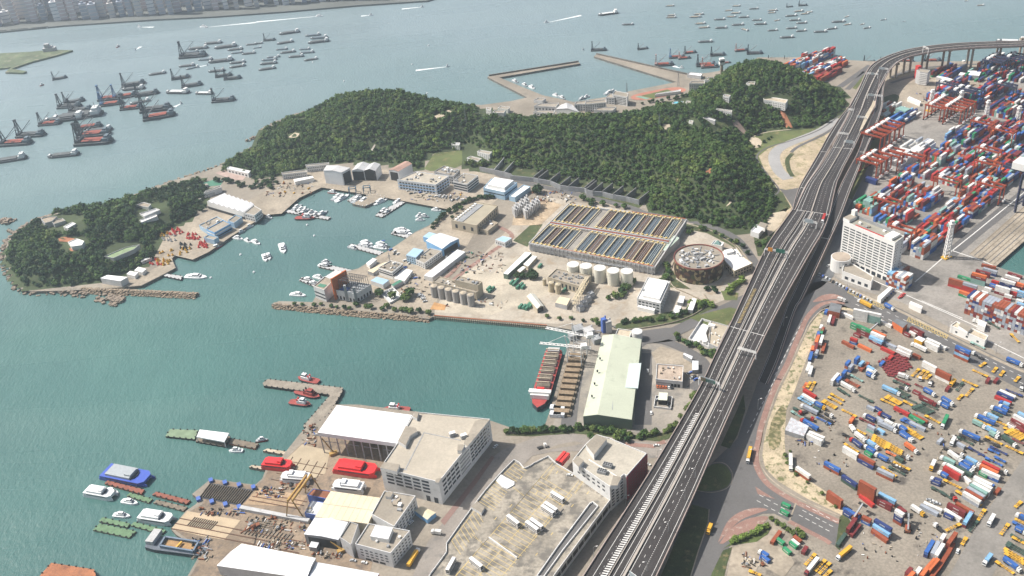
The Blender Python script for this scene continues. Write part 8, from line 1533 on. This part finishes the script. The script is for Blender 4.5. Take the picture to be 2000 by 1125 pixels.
# open barge and rusty barge
o = thing('hopper_barge', 'dark blue grey hopper barge with an open rusty hold beside the slipway', 'barge', P(345, 1062, 0)); off = tuple(o.location); Q = [P(x, y, 4) for x, y in ((282, 1067), (290, 1044), (398, 1058), (409, 1066), (392, 1084), (300, 1072))]; b = MB(); b.prism([(p.x, p.y) for p in Q], -.5, 3.2, 0, 1, True); b.build('hull', [M_hull, mat('barge_deck', (.1, .12, .15), .7, .3, .3)], o, off)
H_ = [P(x, y, 4.5) for x, y in ((313, 1067), (323, 1050), (388, 1060), (378, 1078))]; b = MB()
for i in range(4): b.beam(H_[i], H_[(i+1) % 4], 1.2, 0, 2.6)
b.build('coaming', mat('coaming_blue', (.13, .18, .25), .6, .2, .3), o, off); b = MB(); b.face([tuple(p+Vector((0, 0, -1.0))) for p in H_][::-1]); b.build('hold', mat('rusty_hold_floor', (.36, .22, .10), .9, .25, .2, .2), o, off); b = MB(); b.beam(P(355, 1058, 5), P(342, 1072, 5), 1.2); b.build('divider', M_yelp, o, off)
b = MB(); b.box(tuple(P(302, 1052, 3.2)), (6, 12, 3.4), -.3); b.build('deckhouse', M_greyw, o, off)
slab('rusty_barge', 'rust red barge cut off by the bottom edge', 'barge', [(64, 1140), (100, 1099), (184, 1112), (192, 1140)], -.5, 3, M_black, mat('orange_rust_deck', (.38, .15, .07), .9, .3, .15, .25, 1, stain=(.16, .06, .04)))
# red bulk ship and cranes
o = thing('bulk_carrier', 'red and dark bulk ship with open holds moored at the green shed quay', 'ship', P(1066, 745, 0)); off = tuple(o.location); a, c = P(1083, 684, 4), P(1049, 797, 4); d = (c-a); L_ = d.length; d.normalize(); n = Vector((-d.y, d.x, 0)); pr = [(0, -6), (3, -7.5), (L_*.8, -7.5), (L_*.93, -5), (L_, 0), (L_*.93, 5), (L_*.8, 7.5), (3, 7.5), (0, 6)]; b = MB(); pts = [a+d*x+n*y for x, y in pr]; b.prism([(p.x, p.y) for p in pts], -1, 4.5, 0, 1, True); b.build('hull', [M_hull, mat('ship_red_deck', (.36, .05, .045), .7, .15, .3, .1)], o, off)
ang = math.atan2(d.y, d.x)
for i in range(5): p = a+d*(L_*(.14+.125*i)); b = MB(); b.box((p.x, p.y, 4.5), (L_*.1, 11, 1.8), ang, 0, 1); b.build('cargo_hatch', [M_steel, mat('hatch_brown', (.15, .125, .095), .9, .3, .5, .3)], o, off)
for i in range(10): p = a+d*(L_*(.1+.064*i)); b = MB(); b.beam(p+n*5.5+Vector((0, 0, 6.6)), p-n*5.5+Vector((0, 0, 6.6)), .8); b.build('hatch_beam', M_sand, o, off)
p = a+d*L_*.82; b = MB(); b.box((p.x, p.y, 4.5), (7, 15, 4), ang); b.box((p.x, p.y, 8.5), (4, 18, 2), ang); b.build('bridge', M_white, o, off); b = MB(); b.box((p.x-d.x*3, p.y-d.y*3, 8.6), (2.6, 6, 2.4), ang); b.build('funnel', M_red, o, off); b = MB(); p = a+d*3; b.box((p.x, p.y, 4.5), (5, 10, 3), ang); b.build('deckhouse', M_greyw, o, off)
o = thing('ballast_barge', 'long barge packed with brown hatch boxes between the red ship and the quay road', 'barge', P(1108, 760)); off = tuple(o.location); a, c = P(1128, 690, ZL+1), P(1096, 812, ZL+1); d = c-a; L_ = d.length; d.normalize(); ang = math.atan2(d.y, d.x); b = MB(); mid = (a+c)/2; b.box((mid.x, mid.y, ZL+.1), (L_, 15, .9), ang); b.build('hull', M_wood, o, off)
for i in range(11): p = a+d*(L_*(i+.5)/11); b = MB(); b.box((p.x, p.y, ZL+1), (L_/11*.62, 12, 2.6), ang, 0, 0); b.build('hatch_box', mat('box_brown', (.27, .2, .13), .9, .3, .4, .3), o, off)
for i in range(6):
    p = P(1082+i % 3*7, 800+i//3*12, ZL); b = MB(); b.box((0, 0, 0), (5, 6, 3.2), ang, 0); q = b.build('wrapped_pallet', M_metalw); q.location = p; reg(q, 'pale wrapped cargo block', 'at the end of the brown hatch boxes', 'cargo block', 'wrapped cargo blocks')
for (px, py), (bx, by), lab in (((1138, 712), (1054, 670), 'white ship unloader crane nearer the camera over the red ship'), ((1150, 690), (1066, 640), 'white ship unloader crane behind the first one')):
    v = P(px, py); o = thing('ship_unloader', lab, 'crane', v); off = tuple(v); T_ = P(bx, by, ZL+18); base = Vector((v.x, v.y, ZL+18)); d = T_-base; d.z = 0; L_ = d.length; d.normalize(); n = Vector((-d.y, d.x, 0)); b = MB()
    for s in (-4, 4):
        for f in (0, 12): b.beam(Vector((v.x, v.y, ZL))+n*s+d*f, base+n*s*.6+d*f, .8)
        b.beam(base+n*s*.6+Vector((0, 0, -8)), base+n*s*.6+d*12+Vector((0, 0, -8)), .5)
    b.build('portal', M_white, o, off); b = MB()
    for s in (-1.2, 1.2):
        b.beam(base-d*8+n*s, base+d*L_+n*s, .6)
        for k in range(10): b.beam(base+d*(L_*k/10)+n*s, base+d*(L_*(k+1)/10)-n*s, .3)
    b.build('boom', M_white, o, off); b = MB(); b.beam(base+d*12, base+d*14+Vector((0, 0, 10)), .7); b.beam(base+d*14+Vector((0, 0, 10)), base+d*L_*.85, .25); b.beam(base+d*14+Vector((0, 0, 10)), base-d*6, .25); b.build('mast', M_white, o, off); b = MB(); b.box(tuple(base-d*2), (5, 5, 3), 0); b.build('machine_house', M_white, o, off)
for x, y, w_, h_, m, lab in ((1180, 648, 4, 14, M_blue, 'dark blue cement tower'), (1188, 648, 5, 12, M_greyw, 'grey cement tower'), (1130, 650, 9, 6, M_steel, 'grey hopper house'), (1150, 655, 8, 7, M_greyw, 'pale hopper house'), (1118, 662, 6, 5, M_steel, 'small conveyor house'), (1165, 668, 7, 5, M_steel, 'conveyor transfer house')):
    b = MB(); b.box((0, 0, 0), (w_, w_, h_), .3); b.box((w_*.4, w_*.3, 0), (1, 1, h_+2), .3); b.beam((0, 0, h_*.6), (w_*1.4, w_*.4, h_*.2), .8); o = b.build('plant_tower', m); o.location = P(x, y); tag(o, lab+' beside the ship unloader cranes', 'tower')
# ---------------- shipyard ----------------
pf = thing('ship_lift', 'dark ship lift platform with rows of black keel beams and blue winches', 'ship lift', P(437, 962)); off = tuple(pf.location); q = [P(x, y, ZL+.25) for x, y in ((388, 972), (410, 943), (496, 957), (470, 988))]; b = MB(); b.face([tuple(p) for p in q][::-1]); b.build('deck', mat('lift_deck', (.04, .043, .055), .8, .2, .2, .2), pf, off)
for i in range(19): f = (i+.5)/19; b = MB(); b.beam(q[0].lerp(q[3], f).lerp(q[1].lerp(q[2], f), .06)+Vector((0, 0, .5)), q[0].lerp(q[3], f).lerp(q[1].lerp(q[2], f), .92)+Vector((0, 0, .5)), .45, 0, .9); b.build('keel_beam', M_wood, pf, off)
for i in range(4):
    for e, (s, t) in enumerate(((q[0], q[3]), (q[1], q[2]))): p = s.lerp(t, (i+.05)/3.1); b = MB(); b.box((p.x, p.y+(-2 if e == 0 else 2), ZL), (3, 4, 2), .4); b.build('winch', M_blue, pf, off)
sheet('slipway', [(334, 1033), (366, 998), (470, 1016), (438, 1054), (395, 1047)], mat('slip_concrete', (.47, .37, .25), .9, .15, .1, .1), 4); sheet('transfer_bay', [(490, 968), (505, 952), (600, 968), (585, 990), (475, 985)], mat('transfer_concrete', (.38, .27, .17), .9, .25, .1, .2, stain=(.2, .11, .06)), 4); sheet('slab_floor', [(545, 910), (590, 868), (645, 880), (635, 925), (610, 935)], mat('slab_floor_concrete', (.40, .33, .23), .9, .12, .1, .1), 4)
def rails(a, c, n, dx, dy, w_, nm, m, h=.3):
    b = MB()
    for i in range(n): b.beam(P(a[0]+dx*i, a[1]+dy*i, ZL+.4), P(c[0]+dx*i, c[1]+dy*i, ZL+.4), w_, 0, h)
    o = b.build(nm, m); o['kind'] = 'structure'
M_rail = mat('rail_rust', (.12, .06, .035), .8, .3, .5, .2)
rails((350, 1012), (600, 1060), 3, -8, 10, .7, 'rails', M_rail); rails((500, 962), (600, 980), 3, -7, 7, .7, 'rails', M_rail); rails((560, 900), (640, 915), 4, -10, 12, .4, 'rails', M_rail); rails((572, 892), (555, 920), 5, 16, 3, .35, 'rails', M_rail); rails((366, 1026), (381, 1010), 12, 4, .8, .4, 'cradle_beams', M_wood, .8)
rails((470, 1042), (482, 1028), 14, 7, 1.3, .45, 'cradle_beams', M_wood, .8); rails((495, 1016), (540, 1024), 5, -3, 3.6, .6, 'cradle_beams', M_wood, .8)
b = MB(); b.beam(P(470, 992, ZL+1.5), P(604, 1018, ZL+1.5), 3.2, 0, 2.6); tag(b.build('pipeline_duct', M_greyw), 'long pale duct crossing the shipyard below the ship lift', 'duct')
NJ = [0]; DEB = MB()
def junk(cx, cy, rx, ry, n, place, ms=None, smax=3.5):
    ms = ms or (M_rust, M_steel, M_wood, M_black, M_rust, M_wood, M_sand)
    for i in range(n*2):
        x, y = cx+rnd.uniform(-rx, rx), cy+rnd.uniform(-ry, ry)
        if i >= n*.5: v = P(x, y, ZL+.3); DEB.box(tuple(v), (rnd.uniform(.6, 5)*smax/3.5, rnd.uniform(.25, .7), rnd.uniform(.2, .9)), rnd.choice((-.25, 1.2, -.3, 1.3, rnd.random()*3)), rnd.choice((0, 0, 1, 2, 2, 4, 4, 5, 3, 6))); continue
        b = MB(); w_, d_ = rnd.uniform(.6, smax), rnd.uniform(.6, smax*.6); h_ = rnd.uniform(.4, 1.8); b.box((0, 0, 0), (w_, d_, h_), 0); b.box((w_*.2, 0, h_), (w_*.4, d_*.5, .4), .3); b.beam((-w_*.5, -d_*.3, h_+.1), (w_*.5, d_*.4, h_*.4), .15); k = rnd.randrange(len(ms)); o = b.build('scrap_pile', ms[k]); o.location = P(x, y, ZL+.3); o.rotation_euler = (0, 0, rnd.random()*3)
        reg(o, {'rusty_steel': 'rusty', 'grey_steel': 'grey', 'yellow_machine_paint': 'yellow', 'white_paint': 'white', 'pier_timber': 'brown', 'black_rubber': 'black', 'green_paint': 'green', 'grey_render': 'grey'}.get(ms[k].name, 'pale')+' heap of yard material', place, 'scrap', 'loose material '+place)
junk(540, 1025, 60, 14, 55, 'on the shipyard rails'); junk(530, 962, 30, 10, 22, 'beside the transfer bay'); junk(575, 945, 30, 12, 22, 'around the yellow portal crane'); junk(555, 1065, 50, 8, 30, 'above the bottom sheds'); junk(395, 1072, 20, 22, 25, 'at the quay edge by the hopper barge'); junk(605, 850, 14, 22, 18, 'left of the white hall'); junk(430, 1000, 45, 6, 20, 'between ship lift and slipway'); junk(640, 1085, 30, 6, 14, 'in the workshop yard')
T2 = (M_green, M_steel, M_white, M_sand, M_wood, M_steel, M_green)
junk(925, 512, 60, 22, 60, 'on the dusty works yard', (M_sand, M_steel, M_white, M_green, M_steel, M_wood, M_conc2), 3.2); junk(1080, 385, 45, 12, 40, 'behind the settling tanks', (M_white, M_steel, M_white, M_greyw, M_greyw, M_sand, M_rust)); junk(560, 370, 50, 14, 36, 'on the left dockyard apron', (M_steel, M_yelp, M_wood, M_steel, M_greyw, M_rust, M_sand)); junk(860, 385, 60, 8, 26, 'on the quay before the blue workshop', (M_steel, M_yelp, M_wood, M_white, M_greyw, M_steel, M_sand))
junk(930, 590, 60, 12, 14, 'near the works quay', (M_steel, M_wood, M_white, M_green, M_greyw, M_sand, M_rust)); junk(810, 560, 40, 24, 26, 'in the depot left of the silos'); junk(1580, 860, 24, 8, 16, 'at the left of the container rows'); junk(1475, 1095, 25, 14, 16, 'in the lower scrap yard'); junk(1890, 880, 60, 40, 34, 'between the right lorries', (M_black, M_steel, M_wood, M_black, M_black, M_rust, M_black), 2); junk(1700, 860, 110, 60, 40, 'on the open lorry park', (M_black, M_steel, M_wood, M_black, M_black, M_rust, M_black), 1.6); junk(1760, 1060, 80, 40, 20, 'on the lower container yard floor', (M_black, M_steel, M_wood, M_black, M_black, M_rust, M_black), 1.5); junk(1860, 182, 70, 20, 24, 'on the far pale yard')
tag(DEB.build('yard_debris', [M_rust, M_steel, M_wood, M_white, M_black, M_sand, M_blue]), 'small loose pieces of material strewn over the yards', 'debris', kind='stuff')
# buoys ashore on the left quay
for x, y, n, m, c_, pq in ((345, 453, 14, M_red, 'red', 'at the top of the left quay'), (378, 462, 16, M_red, 'red', 'beside the small blue hut'), (392, 478, 14, M_red, 'red', 'at the outer left quay corner'), (360, 492, 8, M_yelp, 'yellow', 'at the outer left quay corner'), (320, 512, 18, M_yelp, 'yellow', 'on the lower left quay'), (325, 495, 6, M_yelp, 'yellow', 'at the quay road bend'), (360, 482, 12, M_black, 'black', 'on the left quay'), (330, 466, 8, M_greyw, 'grey', 'on the left quay'), (305, 512, 8, M_red, 'red', 'on the lower left quay'), (318, 458, 5, M_yelp, 'yellow', 'at the top of the left quay')):
    for i in range(n):
        b = MB(); b.cyl((0, 0, 0), 1.3, 1.2, 10); b.cyl((0, 0, 1.2), .8, 2.2, 6, r2=.2); o = b.build('navigation_buoy', m); o.location = P(x+rnd.uniform(-13, 13), y+rnd.uniform(-6, 6), ZL+.2); reg(o, c_+' navigation buoy', 'stored '+pq, 'buoy', 'stored navigation buoys')
# green skips
for x, y in ((958, 569), (962, 566), (955, 565), (1000, 553), (1005, 556), (1010, 550), (1018, 558), (1022, 562), (1012, 562), (1017, 600), (1024, 601), (1030, 603), (1036, 600), (1033, 597), (1055, 521), (1103, 568)):
    b = MB(); b.prism([(-3.2, -1.2), (3.2, -1.2), (3.2, 1.2), (-3.2, 1.2)], 0, 2.2, 0, 0); b.box((0, 0, 2.2), (6, 2, .3)); o = b.build('skip', M_green); o.location = P(x, y, ZL+.3); o.rotation_euler = (0, 0, 1.0); reg(o, 'dark green skip', 'on the works yard', 'skip', 'green skips')
# ferries on the slip, yellow portal crane
for x1, y1, x2, y2, k, lab in ((656, 913, 740, 925, 'r', 'big bright red catamaran ferry ashore in front of the white hall'), (515, 908, 574, 914, 'r', 'smaller red ferry ashore at the left of the shipyard'), (606, 938, 549, 934, 'w', 'white ferry ashore beside the yellow crane'), (712, 957, 650, 950, 'w', 'white ferry ashore above the cream workshop')): boat(x1, y1, x2, y2, ('cat', k), lab, ZL+.6)
o = thing('portal_crane', 'yellow box girder portal crane spanning the shipyard lanes', 'crane', P(585, 965)); off = tuple(o.location); YC = mat('crane_yellow', (.40, .24, .06), .6, .15, .3, .1); a, c = P(566, 978, ZL+17), P(603, 928, ZL+17)
for s in (-1.6, 1.6): b = MB(); b.beam(a+Vector((s, 0, 0)), c+Vector((s, 0, 0)), 1.2, 0, 1.8); b.build('girder', YC, o, off)
for p, s in ((a, -1), (a, 1), (c, -1), (c, 1)): b = MB(); b.beam(p+Vector((s*1.6, 0, 0)), Vector((p.x+s*6, p.y, ZL)), .7); b.build('leg', YC, o, off)
for px, py, h_, lab, m in ((652, 888, 14, 'yellow mobile crane beside the big red ferry', YC), (500, 1030, 15, 'dark lattice jib crane lying across the slipway', M_rust), (668, 1078, 7, 'small yellow crane lorry in front of the grey workshop', YC)):
    v = P(px, py); o = thing('mobile_crane', lab, 'crane', v); b = MB(); b.box((0, 0, 0), (6, 3, 2.5), .4); b.build('body', m, o); b = MB(); e = Vector((-6, -14, 10)) if 'lattice' in lab else Vector((-7, 4, h_)); b.beam((0, 0, 2.5), e, .7); b.beam((0, 1, 2.5), e, .4); b.build('boom', m, o)
# sea wall rocks
def rocks(name, line, wd, n, label, m, rmin=.7, rmax=1.8, zt=3.2, seed=1):
    r = random.Random(seed); b = MB(); pts = [P(x, y, 1) for x, y in line]; seg = [(pts[i+1]-pts[i]).length for i in range(len(pts)-1)]; T_ = sum(seg)
    for i in range(n):
        s = r.random()*T_; k = 0
        while s > seg[k]: s -= seg[k]; k += 1
        p = pts[k].lerp(pts[k+1], s/seg[k]); d = (pts[k+1]-pts[k]).normalized(); nn = Vector((-d.y, d.x, 0)); t = r.uniform(-1, 1); q = p+nn*t*wd/2; z = zt*(1-abs(t))-.4; R = r.uniform(rmin, rmax)
        vs_ = [Vector((r.uniform(.6, 1)*sx*R, r.uniform(.6, 1)*sy*R, sz*R*r.uniform(.5, .9))) for sz in (-1, 1) for sx, sy in ((-1, -1), (1, -1), (1, 1), (-1, 1))]; a = r.random()*3; k0 = len(b.v)
        b.v += [(q.x+v.x*math.cos(a)-v.y*math.sin(a), q.y+v.x*math.sin(a)+v.y*math.cos(a), z+v.z) for v in vs_]
        for f in ((4, 5, 6, 7), (0, 1, 5, 4), (1, 2, 6, 5), (2, 3, 7, 6), (3, 0, 4, 7)): b.f.append(tuple(k0+j for j in f)); b.m.append(0)
    tag(b.build(name, m), label, 'rocks', kind='stuff')
MR = mat('rubble', (.34, .265, .19), .9, .55, .9, .3, 1, stain=(.12, .095, .07), sthr=(.5, .6)); MRd = mat('shore_rock', (.24, .19, .145), .9, .4, .5, .2, 1)
rocks('breakwater_rocks', [(160, 566), (200, 569), (260, 571), (384, 577)], 10, 1100, 'tan rubble breakwater reaching right from the headland', MR, .6, 1.6, 3.4, 1); rocks('sea_wall_rocks', [(534, 596), (600, 603), (700, 612), (842, 623)], 9, 1300, 'tan rubble sea wall along the point', MR, .5, 1.5, 3.0, 2)
rocks('shore_rocks', [(170, 575), (130, 570), (60, 570), (38, 562), (14, 520), (8, 500), (15, 470), (60, 434), (150, 404)], 12, 420, 'scattered brown rocks round the headland', MRd, .8, 2.2, 2, 3); rocks('shore_rocks', [(215, 585), (235, 590), (190, 578)], 16, 60, 'brown rocks in the shallows below the breakwater', MRd, 1, 2.5, 1.5, 4)
rocks('shore_rocks', [(260, 384), (330, 356), (440, 320), (500, 284), (512, 252), (560, 230), (640, 205)], 8, 300, 'pale rocks along the upper shore of the island', MR, .8, 2, 2, 5); rocks('shore_rocks', [(490, 272), (518, 262), (480, 275), (640, 208), (655, 202)], 9, 60, 'dark rocks off the shore bend', MRd, 1, 2.4, 2, 6); rocks('shore_rocks', [(2, 430), (14, 432), (24, 428), (8, 438)], 12, 40, 'small group of rocks at the left edge', MRd, 1, 2.6, 2, 7)
slab('stone_jetty', 'little jetty on the left shore of the headland', 'jetty', [(12, 450), (16, 446), (34, 455), (30, 458)], -1, 2, M_wood, M_wood)
for a, c in (((955, 149), (1130, 121.5)), ((1165, 106.5), (1346, 147))):
    b = MB(); A, C_ = P(*a, ZL), P(*c, ZL); b.beam(A+Vector((0, 1, 1)), C_+Vector((0, 1, 1)), 1.4, 0, 2.2); tag(b.build('parapet_wall', M_quay), 'grey sea wall on the '+('left' if a[0] < 1000 else 'right')+' arm of the far breakwater', 'wall')
q = MB()
for i in range(60): t = i/59; v = P(848+(1068-848)*t, 617.5+(637-617.5)*t, ZL); q.box((v.x, v.y-1.2, -1), (1.0, .8, 4.1))
q.build('quay_piles', M_sand)['kind'] = 'structure'; q = MB(); q.beam(P(848, 616, ZL+.3), P(1068, 635, ZL+.3), .5, 0, .6); q.build('quay_kerb', M_orange)['kind'] = 'structure'
# ---------------- far shores ----------------
def far_land(name, px, m, z=3): b = MB(); q = W2(px, z); b.prism(q, -2, z, 0, 0); o = b.build(name, m); o['kind'] = 'structure'
far_land('far_shore', [(-400, 90), (0, 62), (120, 50), (300, 38), (420, 32), (560, 22), (700, 10), (835, 1), (900, -20), (900, -160), (-400, -160)], mat('far_shore_ground', (.13, .14, .13), .9, .2, .01, .1))
far_land('far_island', [(-60, 108), (0, 104), (60, 101), (100, 97), (142, 98), (110, 108), (60, 121), (22, 134), (52, 139), (45, 142), (10, 141), (22, 131), (-60, 140)], mat('far_island_grass', (.11, .14, .07), .9, .35, .03, .2, .2, stain=(.3, .27, .2)))
o = thing('vent_building', 'grey ventilation building on the low island at the upper left', 'building', P(98, 99)); b = MB(); b.box((0, 0, 0), (22, 10, 6)); b.box((-3, 0, 6), (8, 7, 7)); b.box((4, 0, 6), (5, 5, 3)); b.build('wall', M_greyw, o)
for i in range(9):
    a = i; x = -30+i*13+rnd.uniform(-4, 4); b = MB(); b.beam(P(x+10, 61-x*.09, 1.5), P(x+22, 60-x*.09, 1.5), 5, 0, 3); o = b.build('pier_shed', M_greyw); reg(o, 'grey pier shed', 'along the hazy far city shore', 'pier', 'far piers')
r = random.Random(5); FW = [mat('tower_wall_%s' % n, c, .8, .1, .05, .05) for n, c in (('cream', (.62, .58, .55)), ('grey', (.42, .45, .5)), ('pink', (.58, .5, .5)), ('white', (.75, .75, .75)), ('slate', (.32, .36, .42)))]
for i in range(120):
    x = -20+i*6.2+r.uniform(-4, 4); y0 = 56-.072*x; row = i % 3; y = y0-4-row*14-r.uniform(0, 6)+(0 if row else r.uniform(-3, 0)); v = P(x, y); w_ = r.uniform(8, 15); d_ = r.uniform(8, 14); h_ = r.uniform(60, 150) if row else r.uniform(20, 80); k = r.randrange(5); b = MB(); b.box((0, 0, 0), (w_, d_, h_), .2)
    b.box((0, 0, h_), (w_*.4, d_*.4, 4), .2)
    for z in range(6, int(h_), 7): b.box((0, 0, z), (w_+.5, d_+.5, 1.2), .2, 1)
    o = b.build('high_rise', [FW[k], FW[(k+1) % 5]]); o.location = v; reg(o, ('cream', 'grey', 'pinkish', 'white', 'slate')[k]+' high rise', 'in the hazy far city', 'tower', 'high rises of the far city')
# ---------------- trees in rows ----------------
for a in (([(842, 448), (870, 420), (905, 398), (935, 388), (962, 388)], 26, 3.4, 'in the hedge row beside the naval basin', 2, 0), ([(690, 598), (780, 606), (838, 612)], 12, 3.2, 'along the sea wall of the point', 6), ([(565, 595), (640, 598), (690, 604)], 8, 2.8, 'at the tip of the point', 3), ([(735, 582), (800, 578), (790, 595)], 5, 5.2, 'around the open basin on the point', 7), ([(1010, 545), (1045, 548), (1040, 535)], 7, 4.6, 'in the dark clump of the works yard', 6, 0),
 ([(1190, 585), (1215, 580), (1225, 560), (1240, 552)], 12, 3.6, 'left of the three storey office', 6), ([(1290, 555), (1310, 530), (1300, 515)], 8, 3.6, 'behind the three storey office', 5), ([(1340, 455), (1375, 452), (1430, 470), (1462, 500)], 10, 3.2, 'along the perimeter road', 5), ([(1415, 575), (1440, 560), (1450, 545)], 7, 3.6, 'beside the round building apron', 4, 3), ([(1210, 632), (1260, 628), (1300, 622), (1340, 612), (1385, 598)], 22, 3, 'along the lower hedge of the works', 5), ([(1340, 600), (1380, 590), (1395, 605)], 9, 3, 'by the vehicle shelters', 5, 3),
 ([(1320, 655), (1350, 675), (1392, 700), (1380, 690)], 14, 3.6, 'between loop road and pumping station', 6), ([(985, 845), (1050, 842), (1120, 838), (1180, 842), (1240, 855), (1290, 848)], 30, 3.4, 'in the belt above the street', 5), ([(1340, 800), (1360, 770), (1325, 830), (1300, 850)], 14, 3.2, 'beside the viaduct below the loop road', 6, 2), ([(1150, 852), (1168, 862), (1240, 862)], 6, 4, 'behind the maroon sided block', 4), ([(1462, 280), (1472, 292), (1500, 275), (1512, 268)], 6, 2.4, 'on the grass below the bare slope', 4), ([(1375, 570), (1392, 562), (1400, 575)], 6, 2.6, 'in the garden below the round building', 3, 0), ([(1060, 622), (1150, 628), (1180, 636)], 8, 2.6, 'beside the conveyor houses', 4), ([(880, 430), (905, 405)], 3, 3, 'left of tan plant building', 2), ([(1482, 480), (1500, 470), (1495, 490)], 7, 3.2, 'beside the pale house by the viaduct', 6), ([(1428, 1062), (1465, 1048), (1495, 1030)], 12, 2.6, 'on the planted traffic island', 5, 3),
 ([(1500, 1015), (1545, 1040), (1572, 1052), (1560, 1035)], 12, 2.2, 'in the scrub beside the road end', 5, 2), ([(1262, 905), (1290, 895)][0:0] or [(1540, 880), (1535, 900), (1560, 935), (1640, 1000)], 9, 1.6, 'in the scrub of the dry verge', 5, 2), ([(1045, 372), (1050, 378)], 2, 6, 'right of the sports hall', 3, 0), ([(1140, 392), (1160, 400), (1230, 408)], 7, 4, 'above the settling tanks', 5), ([(415, 350), (450, 358), (500, 370), (540, 355)], 16, 3.6, 'behind the saw tooth hall', 6, 0), ([(330, 440), (370, 425), (400, 405)], 12, 3.4, 'along the quay wood edge', 5, 0), ([(1250, 205), (1300, 196), (1350, 188)], 10, 3.2, 'below the running track', 4, 0)): trees(*a)
B = Bld('pale house with a lower wing beside the sandy ground near the viaduct', 'house', [(1466, 452), (1482, 458), (1492, 446), (1478, 440)], 5, M_wall, M_metalw); B.rpoly([(1480, 440), (1485, 433), (1499, 437), (1494, 446)], 4, M_white).end()
finish_labels()
# ---------------- haze ----------------
def add_haze():
    b = MB(); b.box((0, 2300, -5.0), (9000, 6400, CAMZ+60), 0); o = b.build('haze', [])
    m = bpy.data.materials.new('haze_air'); m.use_nodes = True; n = m.node_tree; n.nodes.remove(n.nodes['Principled BSDF'])
    v = n.nodes.new('ShaderNodeVolumePrincipled'); v.inputs['Color'].default_value = (.80, .89, 1, 1); v.inputs['Density'].default_value = .00012; v.inputs['Anisotropy'].default_value = .6
    n.links.new(v.outputs[0], n.nodes['Material Output'].inputs['Volume']); o.data.materials.append(m); o['kind'] = 'stuff'; o['label'] = 'pale blue haze in the air over the harbour'
add_haze()
